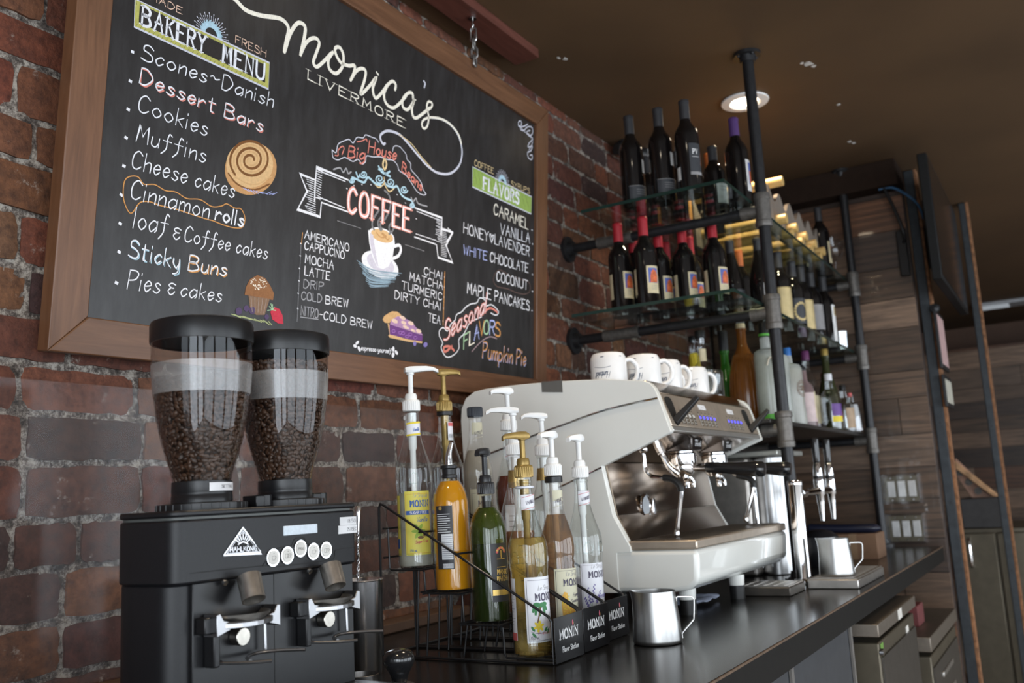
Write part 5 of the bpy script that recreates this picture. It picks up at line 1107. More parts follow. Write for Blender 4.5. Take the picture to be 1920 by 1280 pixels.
for x0,x1 in ((-.2,.98),(1.0,2.10),(2.12,2.71)):
    mb=MB(); mb.box(x0,x1,-.89,-.861,FL+.08,-.07); obj('front_panel',mb,m_grey,cb,bevel=.003)
    mb=MB(); mb.box(x1-.008,x1+.012,-.897,-.891,FL+.08,-.07); obj('edge_strip',mb,mat('pale_edge',(.13,.12,.11),.5),cb)
m_ss=mat('brushed_steel',(.46,.43,.40),.36,1,.10,40); m_ssd=mat('dull_olive_steel',(.105,.088,.062),.42,.6,.1,20); m_blk=mat('black_plastic',(.012,.012,.013),.38)
def under_fridge(label,x0,x1,yf,zt,slab):
    t=thing('undercounter_fridge',label,'fridge',((x0+x1)/2,-.5,FL),group=None)
    mb=MB(); mb.box(x0+.02,x1-.02,-.86,.05,FL+.0,zt-slab); obj('body',mb,m_grey,t)
    mb=MB(); mb.box(x0,x1,yf,.04,zt-slab,zt); obj('top',mb,mat('dull_steel_top',(.20,.17,.14),.45,.85,.1,40),t,bevel=.003)
    d=MB(); d.box(x0+.03,x1-.01,yf+.01,-.861,FL+.1,zt-slab-.02); dd=obj('door',d,m_ssd,t,bevel=.004)
    mb=MB(); mb.box(x0+.05,x1-.03,yf+.004,yf+.0095,zt-slab-.30,zt-slab-.06); obj('recessed_panel',mb,mat('dark_steel',(.09,.08,.07),.4,.7),dd)
    return t,dd
t,dd=under_fridge('steel topped undercounter fridge with white paper stickers and a green tag',2.78,3.46,-.955,-.085,.035)
mb=MB(); mb.box(3.10,3.17,-.9565,-.9555,-.117,-.088); obj('paper_sticker',mb,mat('paper',(.62,.60,.56),.7),t)
mb=MB(); mb.box(2.83,2.87,-.9465,-.9455,-.175,-.145); obj('green_tag',mb,mat('green_tag',(.12,.25,.04),.6),dd)
mb=MB(); mb.box(3.27,3.32,-.9465,-.9455,-.23,-.16); obj('paper_sticker',mb,mat('paper',(.62,.60,.56),.7),dd)
mb=MB(); mb.cyl((2.82,-.945,-.165),(2.82,-.955,-.165),.01); obj('lock',mb,m_st,dd)
t,dd=under_fridge('lower steel topped fridge under the far end of the counter',3.62,4.42,-.965,-.245,.05)
for x,l in ((3.85,.3),):
    mb=MB(); mb.box(x,x+l,-.966,-.9555,-.42,-.40); mb.box(x,x+l,-.966,-.9555,-.50,-.48); obj('pull_handle',mb,m_ss,dd,bevel=.003)
mb=MB(); mb.tube([(4.30,-.70,-.245),(4.30,-.70,-.12),(4.29,-.71,-.095),(4.25,-.74,-.085)],.009); tag(obj('black_pipe_hook',mb,m_blk),'thin black bent pipe standing on the lower fridge under the counter','pipe')
mb=MB(); mb.box(3.86,4.0,-.9,-.82,-.245,-.17); tag(obj('red_carton',mb,mat('maroon_card',(.13,.03,.03),.7),bevel=.004),'small dark red carton on top of the lower fridge','box')
# steel columns
m_col=mat('blue_grey_steel_column',(.042,.047,.052),.45,.5,.2,30); m_rust=mat('rusty_edge',(.26,.12,.055),.75,var=.5,scale=40)
def column(label,x,y0,y1):
    t=thing('steel_column',label,'column',(x+.03,(y0+y1)/2,FL))
    mb=MB(); mb.box(x,x+.06,y0,y1,FL,CEIL-.001); obj('tube',mb,m_col,t,bevel=.004)
    mb=MB(); mb.box(x+.0,x+.058,y0-.012,y0-.0005,FL,CEIL-.002); obj('rusty_flange',mb,m_rust,t)
    for z in (-.2,.18,.55): 
        mb=MB(); mb.cyl((x-.001,(y0+y1)/2,z),(x+.001,(y0+y1)/2,z),.006); obj('bolt',mb,m_blk,t)
    return t
column('blue grey steel column with a rusty edge at the end of the plank partition',4.80,-.978,-.932)
column('second steel column, farther back to the right of the rusty one',5.6,-1.135,-1.10)
# ================================================================ twin coffee grinder
m_gb=mat('black_powder_coat',(.009,.009,.0105),.42,var=.15,scale=300,bump=.05,spec=.4)
m_gp=mat('black_plastic_satin',(.009,.009,.010),.33,spec=.45)
gr=thing('coffee_grinder','black twin coffee grinder with two bean hoppers beside the brick wall','coffee grinder',(1.03,-.37,0))
def rr(x0,x1,y0,y1,rf,rb,n=6):
    "plan outline: front corners radius rf, back corners radius rb"
    o=[]
    for cx,cy,r,a in ((x0+rf,y0+rf,rf,PI),(x1-.008,y0+.008,.008,1.5*PI),(x1-rb*.3,y1-rb*.3,rb*.3,0),(x0+rb,y1-rb,rb,.5*PI)):
        for k in range(n+1): t=a+PI/2*k/n; o.append((cx+r*math.cos(t),cy+r*math.sin(t)))
    return o
GX0,GX1,GY0,GY1=.846,1.209,-.45,-.29
mb=MB(); mb.prism(rr(GX0,GX1,GY0,GY1,.022,.07),'z',.2195,.304); obj('head',mb,m_gb,gr,bevel=.003,seg=2)
mb=MB(); mb.prism(rr(GX0+.004,GX1-.004,GY0+.004,GY1-.002,.02,.068),'z',.304,.3075); obj('seam_gap',mb,mat('grey_gasket',(.09,.095,.09),.5),gr)
mb=MB(); mb.prism(rr(GX0-.001,GX1+.001,GY0-.001,GY1,.022,.07),'z',.3075,.3165); obj('top_plate',mb,m_gb,gr,bevel=.003)
mb=MB(); mb.prism(rr(GX0+.003,GX1-.004,GY0+.012,GY1-.003,.03,.067),'z',.012,.2193); obj('body',mb,m_gb,gr,bevel=.003)
mb=MB(); mb.box(.879,1.203,-.4455,-.4372,.035,.2192); obj('front_plate',mb,m_gp,gr,bevel=.0015)
mb=MB(); mb.box(1.0265,1.0275,-.4459,-.4454,.036,.219); obj('plate_seam',mb,mat('gap_black',(.004,.004,.004),.6),gr)
mb=MB(); mb.prism([(.84,-.56),(1.215,-.56),(1.215,-.436),(.84,-.436)],'z',.012,.034); mb.box(.85,1.205,-.553,-.44,.0335,.036); obj('grounds_tray',mb,m_gp,gr,bevel=.004)
for x,y in ((.88,-.54),(1.18,-.54),(.90,-.33),(1.18,-.32)):
    mb=MB(); mb.cyl((x,y,0),(x,y,.0125),.014); obj('rubber_foot',mb,m_gp,gr)
# front details; FY is the head's front face
FY=-.4503
gp=lambda off: (lambda u,v:(u,FY-off,v))
mb=MB()
for off,pts in ((.0,[(.872,.2335),(1.0,.232),(1.03,.2285),(1.14,.2285),(1.155,.235),(1.16,.243),(1.205,.244)]),(.0,[(1.0,.232),(1.03,.254),(1.058,.256),(1.067,.266),(1.087,.266),(1.095,.257),(1.14,.257),(1.15,.245)])):
    mb.strip(cr_spline(pts,4),.0014,gp(.0002))
obj('panel_groove',mb,mat('gap_black',(.004,.004,.004),.6),gr)
m_logo=mat('silver_print',(.75,.75,.78),.25,.6)
lg=MB(); A,B_,C_=(.927,.2525),(.9625,.288),(.9975,.2505)
lg.poly([A,C_,B_],gp(.0006),1); lg.strip(cr_spline([A,((A[0]+B_[0])/2,(A[1]+B_[1])/2),B_,((C_[0]+B_[0])/2,(C_[1]+B_[1])/2),C_,A],1),.0022,gp(.0012))
lg.strip([(.933,.2545),(.9625,.2838),(.9915,.2528),(.933,.2545)],.0007,gp(.0012))
for k in range(7):
    a=PI*(.14+.72*k/6); lg.strip([(.9625+.0085*math.cos(a),.2655+.0065*math.sin(a)),(.9625+.0185*math.cos(a)*(1-.18*abs(3-k)/3),.2655+.0155*math.sin(a))],.0017,gp(.0012))
lg.strip(cr_spline([(.9535,.2655),(.9625,.2685),(.9715,.2652)],4),.0016,gp(.0012))
write(lg,'MAHLK@NIG',.9385,.2562,.9885,.2548,.0062,.0010,gp(.0013),0,gap=2.2)
obj('maker_badge',lg,[m_logo,mat('gap_black',(.004,.004,.004),.6)],gr,smooth=0)
mb=MB(); mb.box(1.043,1.1155,FY-.0012,FY+.001,.2722,.2862); obj('display',mb,mat('lcd_screen',(.40,.45,.50),.25,var=.1,scale=200,emit=(.55,.65,.75),es=.25),gr,bevel=.0006)
ring=mat('brass_ring_light',(.50,.40,.26),.3,.7); cream=mat('button_white',(.62,.60,.56),.4)
for i,(x,z) in enumerate(((1.02,.242),(1.049,.243),(1.077,.251),(1.105,.2445),(1.1335,.2445))):
    mb=MB(); mb.cyl((x,FY+.001,z),(x,FY-.0022,z),.0128,n=24); b=obj('button',mb,mat('chrome',(.75,.75,.76),.08,1,.03),gr)
    mb=MB(); mb.cyl((x,FY-.0021,z),(x,FY-.0030,z),.0102,n=24); obj('button_face',mb,cream,b)
    mb=MB()
    for k in range(10): a=2*PI*k/10; mb.cyl((x+.0113*math.cos(a),FY-.0021,z+.0113*math.sin(a)),(x+.0113*math.cos(a),FY-.0026,z+.0113*math.sin(a)),.0006,n=6)
    obj('ring_light',mb,mat('ring_amber',(.6,.36,.16),.4),b)
    mb=MB(); f=gp(.0031)
    if i==2: write(mb,'PROG',x-.006,z-.002,x+.006,z-.0022,.0035,.0007,f,0,gap=2)
    else:
        for dx in ((0,) if i in(0,3) else (-.0025,.002)):
            mb.strip([(x+dx-.0032,z+.0022),(x+dx-.0026,z-.0035),(x+dx+.0022,z-.0035),(x+dx+.003,z+.0022),(x+dx-.0032,z+.0022)],.0006,f); mb.strip(cr_spline([(x+dx+.003,z+.0015),(x+dx+.0048,z+.0005),(x+dx+.0025,z-.002)],3),.0006,f)
        mb.strip([(x,z+.0058),(x+.0003,z+.0058)],.0016,f)
    obj('button_icon',mb,mat('icon_grey',(.22,.20,.18),.5),b,smooth=0)
lab=mat('white_tape',(.66,.66,.67),.5); inkm=mat('print_black',(.05,.05,.06),.6)
def tape(parent,name,x0,x1,z0,z1,txt,off=.001,tx=(.45,.95)):
    mb=MB(); mb.box(x0,x1,FY-off,FY+.0005,z0,z1); a=obj(name,mb,lab,parent)
    mb=MB(); write(mb,txt,x0+(x1-x0)*tx[0],z0+(z1-z0)*.3,x0+(x1-x0)*tx[1],z0+(z1-z0)*.3,(z1-z0)*.4,.0006,gp(off+.0002),0); obj('printed_text',mb,inkm,a,smooth=0)
tape(gr,'tape_label',1.169,1.2085,.2805,.2935,'18.5G',.0008); tape(gr,'tape_label',1.1645,1.2095,.2672,.2802,'25.0SEC',.0012)
m_spout=mat('worn_steel_spout',(.52,.49,.45),.34,1,.15,80)
for x in (.957,1.124):
    mb=MB(); P=Vector((x,-.468,.2215)); Q=Vector((x-.006,-.484,.190)); d=Q-P
    M=Matrix.Translation(P)@d.to_track_quat('Z','Y').to_matrix().to_4x4(); h=d.length
    mb.lathe([(.0168,0),(.0162,h),(.0145,h),(.0145,h*.2),(0,h*.2)],n=24,M=M); obj('grounds_spout',mb,m_spout,gr)
    for dx in (-.03,.026): 
        mb=MB(); mb.cyl((x+dx,-.452,.217),(x+dx,-.456,.215),.004,n=10); obj('screw',mb,m_st,gr)
m_fk=mat('polished_fork',(.33,.33,.34),.28,1,.06,90)
for x in (.965,1.140):
    fx=x-.012; f=thing('portafilter_fork',None,None,(fx,-.446,.14)); f.parent=gr; f.location=Vector((fx,-.446,.14))-ORG[gr.name]; f['label']='polished steel portafilter cradle'
    def fo(name,mb,m,**k): return obj(name,mb,m,f,**k)
    mb=MB(); mb.box(fx-.070,fx-.050,-.4645,-.4459,.152,.174); mb.box(fx-.056,fx-.045,-.466,-.4459,.108,.174); fo('bracket',mb,m_gp,bevel=.002)
    # upper cradle: two horns joined by a curved lip
    lip=[(fx+.048*math.cos(PI+PI*k/12),-.463-.026*math.sin(PI*k/12),.158-.002*math.sin(PI*k/12)) for k in range(13)]
    mb=MB()
    for k in range(12):
        a,b=lip[k],lip[k+1]; mb.hexa([(a[0],a[1],a[2]),(b[0],b[1],b[2]),(b[0],b[1],b[2]+.007),(a[0],a[1],a[2]+.007)],[(a[0]*.96+fx*.04,a[1]+.005,a[2]),(b[0]*.96+fx*.04,b[1]+.005,b[2]),(b[0]*.96+fx*.04,b[1]+.005,b[2]+.009),(a[0]*.96+fx*.04,a[1]+.005,a[2]+.009)])
    for sx in (-1,1):
        mb.prism([(fx+sx*.034,.155),(fx+sx*.058,.148),(fx+sx*.058,.177),(fx+sx*.052,.178),(fx+sx*.046,.168),(fx+sx*.036,.166)],'y',-.474,-.448)
    fo('upper_cradle',mb,m_fk,bevel=.0008)
    mb=MB(); mb.lathe([(.006,.002),(.034,.004),(.046,.013),(.047,.0165),(.042,.012),(.03,.007),(.006,.005)],cx=fx,cy=-.447,z=.157,n=20,a0=PI,a1=2*PI); fo('cradle_cup',mb,m_spout)
    mb=MB()
    w=[(fx-.046,-.462,.15),(fx-.046,-.462,.118),(fx-.042,-.470,.113),(fx-.02,-.505,.112),(fx-.005,-.52,.112)]; mb.tube(cr_spline(w,5),.0022)
    w=[(fx+.046,-.455,.155),(fx+.047,-.455,.116)]; mb.tube(w,.0022)
    w=[(fx-.015,-.49,.1125),(fx+.0,-.468,.1135),(fx+.03,-.458,.114),(fx+.055,-.475,.114),(fx+.075,-.505,.113)]; mb.tube(cr_spline(w,5),.0024)
    w=[(fx-.052,-.448,.112),(fx-.03,-.452,.112)]; mb.tube(w,.0022); fo('lower_rail',mb,m_fk)
    mb=MB(); mb.cyl((fx+.0,-.446,.141),(fx+.0,-.462,.1405),.0125,n=28); fo('knob',mb,mat('spun_aluminium',(.50,.47,.42),.25,1,.1,60),bevel=.001)
# ---- hoppers
m_hg=glass('smoked_hopper_plastic',(.82,.80,.78),.03,.5,.03)
HOP=[(.041,.356),(.0445,.372),(.052,.395),(.0590,.420),(.0650,.450),(.0695,.485),(.0722,.520),(.0728,.545),(.0728,.566)]
def hop_r(z):
    for (r0,z0),(r1,z1) in zip(HOP,HOP[1:]):
        if z<=z1: return r0+(r1-r0)*max(0,(z-z0)/(z1-z0))
    return HOP[-1][0]
bean_m=None
def bean_mat():
    m=bpy.data.materials.new('roasted_bean'); m.use_nodes=True; n=m.node_tree.nodes; L=m.node_tree.links; b=n['Principled BSDF']
    at=n.new('ShaderNodeAttribute'); at.attribute_name='tint'; L.new(at.outputs['Color'],b.inputs['Base Color']); b.inputs['Roughness'].default_value=.42; b.inputs['Specular IOR Level'].default_value=.55
    return m
bean_m=bean_mat()
def bean_template():
    v=[];f=[];nu,nv=9,6
    for j in range(nv+1):
        t=PI*j/nv
        for i in range(nu):
            a=2*PI*i/nu; x=.0052*math.cos(t); y=.0037*math.sin(t)*math.cos(a); z=.0027*math.sin(t)*math.sin(a)
            if z>0: z*=.55; 
            v.append(Vector((x,y,z)))
    for j in range(nv):
        for i in range(nu): f.append((j*nu+i,j*nu+(i+1)%nu,(j+1)*nu+(i+1)%nu,(j+1)*nu+i))
    # groove as a dark raised line on the flat side
    g=[Vector((-.0046,-.0004,.00165)),Vector((.0046,-.0004,.00165)),Vector((.0046,.0004,.00165)),Vector((-.0046,.0004,.00165))]
    return v,f,g
BV,BF,BG=bean_template()
def beans(cx,cy,level,label,seed):
    rnd=random.Random(seed); mb=MB()
    prof=[(0.0,.3575)]+[(max(.002,hop_r(z)-.0085),z) for z in [.3575+ (level-.3575-.006)*k/12 for k in range(13)]]+[(0,level-.006)]
    mb.lathe(prof,cx=cx,cy=cy,n=24)
    for i in range(len(mb.tint)): mb.tint[i]=(.018,.010,.007)
    def put(p,nrm):
        q=nrm.to_track_quat('Z','Y').to_matrix().to_4x4(); flip=Matrix.Rotation(0 if rnd.random()<.55 else PI,4,'X')
        M=Matrix.Translation(p)@q@Matrix.Rotation(rnd.uniform(0,PI),4,'Z')@Matrix.Rotation(rnd.uniform(-.5,.5),4,'X')@Matrix.Rotation(rnd.uniform(-.4,.4),4,'Y')@flip
        s=rnd.uniform(.88,1.12); c=rnd.uniform(.6,1.35); tn=(.060*c,.030*c,.017*c)
        mb.add([M@(v*s) for v in BV],BF,0,tn); mb.add([M@(v*s) for v in BG],[(0,1,2,3)],0,(.012,.006,.004))
    z=.362
    while z<level-.002:
        r=hop_r(z)-.0042; n=int(2*PI*r/.0072); a0=rnd.random()
        for k in range(n):
            a=a0+2*PI*(k+rnd.uniform(-.25,.25))/n; zz=z+rnd.uniform(-.0022,.0022); p=Vector((cx+r*math.cos(a),cy+r*math.sin(a),zz))
            if math.sin(a)>.75: continue
            put(p,Vector((math.cos(a),math.sin(a),-.15+rnd.uniform(-.2,.2))))
        z+=.0062
    for k in range(150):
        r=(hop_r(level)-.007)*math.sqrt(rnd.random()); a=rnd.uniform(0,2*PI); put(Vector((cx+r*math.cos(a),cy+r*math.sin(a),level-.004+rnd.uniform(-.002,.006))),Vector((rnd.uniform(-.4,.4),rnd.uniform(-.4,.4),1)))
    o=obj('coffee_beans',mb,bean_m); return tag(o,label,'coffee beans',kind='stuff')
for hx,hy,which,level,seed in ((.958,-.372,'front',.510,1),(1.128,-.372,'back',.546,2)):
    h=thing('bean_hopper',None,None,(hx,hy,.3165)); h.parent=gr; h.location=Vector((hx,hy,.3165))-ORG[gr.name]
    mb=MB(); mb.lathe([(0,.3166),(.064,.3166),(.064,.3255),(.046,.3275),(0,.3275)],cx=hx,cy=hy,n=48)
    for k in range(30): 
        a=2*PI*k/30; mb.cyl((hx+.0638*math.cos(a),hy+.0638*math.sin(a),.317),(hx+.0638*math.cos(a),hy+.0638*math.sin(a),.325),.0013,n=5)
    obj('base_ring',mb,m_gp,h)
    mb=MB(); mb.lathe([(0,.3276),(.0435,.3276),(.0435,.336),(.0428,.337),(.0428,.342),(.0432,.343),(.0425,.3575),(.040,.3575),(.040,.356),(0,.356)],cx=hx,cy=hy,n=40); obj('collar',mb,m_gp,h)
    mb=MB(); mb.lathe(HOP,cx=hx,cy=hy,n=56); obj('clear_hopper',mb,m_hg,h)
    mb=MB(); mb.lathe([(hop_r(z)+.0004,z) for z in (.485,.50,.515,.53)],cx=hx,cy=hy,n=56); obj('frosted_band',mb,glass('frosted_band',(.85,.84,.83),.08,.35,.25,.20,(.62,.60,.58)),h)
    mb=MB(); mb.lathe([(.0705,.5625),(.0745,.5625),(.0752,.566),(.0752,.588),(.0735,.593),(.066,.5955),(0,.5965)],cx=hx,cy=hy,n=56); obj('lid',mb,m_gp,h)
    beans(hx,hy,level,'dark roasted beans nearly filling the hopper nearer the syrup bottles' if which=='back' else 'dark roasted beans half filling the big hopper nearer the camera',seed)
for x in (1.055,1.18):
    mb=MB(); mb.box(x-.022,x-.004,-.405,-.375,.3166,.334); mb.cyl((x+.006,-.392,.3166),(x+.006,-.392,.335),.0125,n=20); obj('adjustment_knob',mb,m_gp,gr,bevel=.0015)
# paper strip on the nearer collar
mb=MB(); cx,cy=.958,-.372; ca=lambda u,v:(cx+.0437*math.cos(u),cy+.0437*math.sin(u),v)
n=10; a0,a1=-2.05,-.75
v=[ca(a0+(a1-a0)*k/n,z) for z in(.3425,.3545) for k in range(n+1)]; mb.add(v,[(k,k+1,n+2+k,n+1+k) for k in range(n)]); t=obj('tape_label',mb,lab,gr)
mb=MB(); st,tot=text_strokes('SETTING'); 
for sm,pts,c in st:
    P=cr_spline(pts,4) if sm else pts; mb.strip([(p[0]/tot*.025,p[1]/11*.0042) for p in P],.0006,lambda u,v:(cx+.0441*math.cos(-1.62+u/.0437),cy+.0441*math.sin(-1.62+u/.0437),.3465+v))
obj('printed_text',mb,inkm,t,smooth=0)
# ================================================================ bar tools by the grinder
sh=thing('cocktail_shaker','tall polished steel shaker tin between the grinder and the syrup bottles','shaker',(1.40,-.291,0))
mb=MB(); mb.lathe([(0,.001),(.037,.001),(.0385,.004),(.0455,.170),(.0462,.172),(.0455,.1738),(.0445,.172),(.0375,.006),(0,.006)],cx=1.40,cy=-.291,n=44); obj('tin',mb,mat('polished_tin',(.82,.82,.83),.2,1,.04,60),sh)
sp=thing('bar_spoon','twisted steel bar spoon standing in the shaker tin','spoon',(1.385,-.29,.008))
P=Vector((1.392,-.292,.0075)); Q=Vector((1.413,-.281,.262)); mb=MB(); d=(Q-P).normalized(); s1=d.orthogonal().normalized(); s2=d.cross(s1)
for ph in (0,PI):
    mb.tube([P+(Q-P)*(k/120)+.0016*(s1*math.cos(k*.55+ph)+s2*math.sin(k*.55+ph)) for k in range(121)],.0016,6)
obj('twisted_stem',mb,m_st,sp)
mb=MB(); mb.tube([Q-d*.004,Q+d*.01,Q+d*.03,Q+d*.045,Q+d*.048],[.0022,.003,.0048,.0058,.004],12); obj('weighted_end',mb,mat('polished_tin',(.66,.66,.67),.13,1),sp)
mb=MB(); mb.ball(P-d*.0,.004,8); obj('fork_end',mb,m_st,sp)
tp=thing('tamper','coffee tamper with a rounded black handle in front of the shaker','tamper',(1.284,-.471,0))
tx,ty=1.284,-.471
mb=MB(); mb.lathe([(0,0),(.028,0),(.029,.002),(.029,.012),(.024,.016),(0,.016)],cx=tx,cy=ty,n=32); obj('base',mb,m_st,tp)
mb=MB(); mb.lathe([(.011,.0162),(.013,.02),(.014,.028),(.018,.036),(.0235,.045),(.0265,.053),(.0258,.061),(.0205,.0685),(.010,.0725),(0,.073)],cx=tx,cy=ty,n=36); obj('handle',mb,mat('gloss_black_handle',(.014,.014,.015),.16,coat=.4),tp)
cu=thing('dosing_cup','dark steel cup with coffee dust at the lower edge of the picture','cup',(1.260,-.410,0))
mb=MB(); cx,cy=1.260,-.410; mb.lathe([(0,0),(.020,0),(.0245,.004),(.028,.024),(.029,.033),(.0282,.0335),(.0265,.024),(.022,.007),(0,.005)],cx=cx,cy=cy,n=36); obj('bowl',mb,mat('dusty_steel',(.20,.19,.18),.35,.9,.3,70),cu)
# ================================================================ syrup racks
m_wire=mat('black_wire',(.012,.012,.013),.35)
m_plate=mat('gloss_black_sign',(.012,.012,.013),.25)
white_p=mat('sign_white',(.78,.78,.78),.6); flame=mat('flame_pink',(.62,.12,.20),.6); flame2=mat('flame_orange',(.80,.36,.08),.6)
def rack(x0,x1,y0,label):
    dy=min(y0+.606,.008); yb=-.20+dy; t=thing('bottle_rack',label,'rack',((x0+x1)/2,(y0+yb)/2,0),0,'wire syrup racks with black name plates')
    r=.0028; mb=MB()
    for x in (x0+r,x1-r):
        pts=[(x,y0+.004,.003),(x,y0+.004,.078),(x,y0+.010,.087),(x,yb-.012,.309),(x,yb-.004,.311),(x,yb,.303),(x,yb,.003)]
        mb.tube([*pts],r,8,closed=True)
    for y in (y0+.006,yb): mb.tube([(x0+r,y,.003),(x1-r,y,.003)],r)
    obj('side_frame',mb,m_wire,t)
    mb=MB()
    for x in (x0+.022,(x0+x1)/2,x1-.022):
        Yc=lambda y:y+dy
        st=[(y0+.006,.006),(Yc(-.488),.006),(Yc(-.484),.012),(Yc(-.482),.062),(Yc(-.478),.066),(Yc(-.396),.066),(Yc(-.392),.07),(Yc(-.390),.122),(Yc(-.386),.126),(Yc(-.304),.126),(Yc(-.300),.13),(Yc(-.298),.169),(Yc(-.294),.173),(Yc(-.214),.173),(Yc(-.209),.177),(Yc(-.207),.262)]
        mb.tube([(x,y,z) for y,z in st],.0022,7)
        if x!=(x0+x1)/2:
            for y,z in ((-.40,.066),(-.31,.126),(-.285,.173)): mb.tube([(x,Yc(y),z),(x,Yc(y)+.012,.003)],.0022,7)
    for y,z in ((-.482,.068),(-.392,.07),(-.390,.127),(-.300,.13),(-.298,.174),(-.207,.2),(-.207,.26),(-.395,.067),(-.305,.127)): mb.tube([(x0+.006,y+dy,z),(x1-.006,y+dy,z)],.0022,7)
    for y,z in ((-.394,.205),(-.302,.250)): mb.tube([(x0+.004,y+dy,z),(x1-.004,y+dy,z)],.0022,7)
    obj('step_wires',mb,m_wire,t)
    mb=MB(); mb.box(x0+.002,x1-.002,y0-.0015,y0,.002,.0845); p=obj('name_plate',mb,m_plate,t,bevel=.0005)
    mb=MB(); f=lambda u,v:(x0+u,y0-.0018,v)
    write(mb,'MONIN',.022,.0435,.094,.0435,.0165,.0036,f,0,serif=True,gap=2.4)
    write(mb,'Flavor Station',.030,.0195,.094,.0195,.0095,.0015,f,0,gap=2.2)
    mb.poly([(.076+.0025*math.cos(a)*(1-.4*max(0,math.sin(a))),.068+.0055*math.sin(a)) for a in [2*PI*k/14 for k in range(14)]],f,1); mb.poly([(.0775+.0014*math.cos(a),.0665+.003*math.sin(a)) for a in [2*PI*k/10 for k in range(10)]],lambda u,v:(x0+u,y0-.0019,v),2)
    obj('lettering',mb,[white_p,flame,flame2],p,smooth=0)
    return t
rack(1.575,1.695,-.606,'wire stepped bottle rack nearest the coffee grinder, holding the orange and green bottles')
rack(1.706,1.826,-.600,'middle wire rack, with the brown honey syrup at its front')
rack(1.838,1.958,-.585,'wire rack nearest the milk pitcher, with the lavender syrup at its front')
# ================================================================ syrup bottles
SYR=[(0,0),(.033,0),(.0375,.004),(.0385,.012),(.0385,.024),(.0370,.032),(.0368,.158),(.0385,.166),(.0388,.180),(.0388,.203),(.0375,.214),(.0325,.228),(.0262,.246),(.0205,.266),(.0168,.287),(.0150,.308),(.0146,.326),(.0160,.328),(.0160,.333),(.0145,.335),(.0145,.341)]
PET=[(0,0),(.033,0),(.0360,.004),(.0368,.012),(.0362,.150),(.0345,.156),(.0362,.163),(.0345,.170),(.0372,.180),(.0372,.200),(.0352,.214),(.0280,.240),(.0220,.258),(.0182,.275),(.0165,.30),(.0155,.326),(.0170,.328),(.0170,.334),(.0150,.336),(.0150,.342)]
BUL=[(0,0),(.034,0),(.0378,.004),(.0385,.012),(.0385,.168),(.0376,.182),(.0345,.197),(.0295,.210),(.0225,.221),(.0165,.2275),(.0142,.2315),(.0142,.250),(.0150,.252),(.0150,.258)]
def prof_r(prof,z):
    for (r0,z0),(r1,z1) in zip(prof,prof[1:]):
        if z0<=z<=z1 and z1>z0: return r0+(r1-r0)*(z-z0)/(z1-z0)
    return prof[-1][0]
def inner(prof,level,t=.0022):
    zs=[.004]+[z for r,z in prof if .005<z<level]+[level]
    return [(0,.004)]+[(max(.001,prof_r(prof,z)-t),z) for z in zs]+[(0,level)]
m_clear=glass('clear_bottle_glass',(.95,.97,.96),.05,.75,.02)
m_clearp=glass('clear_bottle_plastic',(.93,.92,.90),.05,.6,.05,.05)
def cyl_fn(r,a0):
    f=lambda u,v:(r*math.cos(a0+u/r),r*math.sin(a0+u/r),v)
    f.curved=1; return f
def patch(mb,r,a0,u0,u1,z0,z1,mi=0,n=14,r2=None):
    f=cyl_fn(r,a0); g=cyl_fn(r2 or r,a0)
    v=[f(u0+(u1-u0)*k/n,z0) for k in range(n+1)]+[g(u0+(u1-u0)*k/n,z1) for k in range(n+1)]
    return mb.add(v,[(k,k+1,n+2+k,n+1+k) for k in range(n)],mi)
def bottle(name,label,cat,loc,prof,shell,liq,level,group,n=36):
    t=thing(name,label,cat,loc,0,group)
    mb=MB(); mb.lathe(prof,n=n); obj('bottle_glass',mb,shell,t,local=True)
    if liq: mb=MB(); mb.lathe(inner(prof,level),n=n); obj('syrup',mb,liq,t,local=True)
    return t
def emboss(t,m):
    mb=MB()
    for k in range(7):
        a=2*PI*k/7+.2; f=cyl_fn(.0391,a)
        mb.tube([f(.010*math.cos(PI*q/8),.178+.019*math.sin(PI*q/8)) for q in range(9)]+[f(-.010,.174),f(.010,.174)],.0011,5,closed=True)
    obj('embossed_ring',mb,m,t,local=True)
def label_part(t,name,r,a0,u0,u1,z0,z1,base,draw,mats,label=None):
    mb=MB(); patch(mb,r,a0,u0,u1,z0,z1,0); p=obj(name,mb,base,t,local=True)
    if label: p['label']=label
    mb=MB(); draw(mb,lambda off:cyl_fn(r+off,a0)); o=obj('label_print',mb,mats,p,local=True,smooth=0,tri=True)
    return p
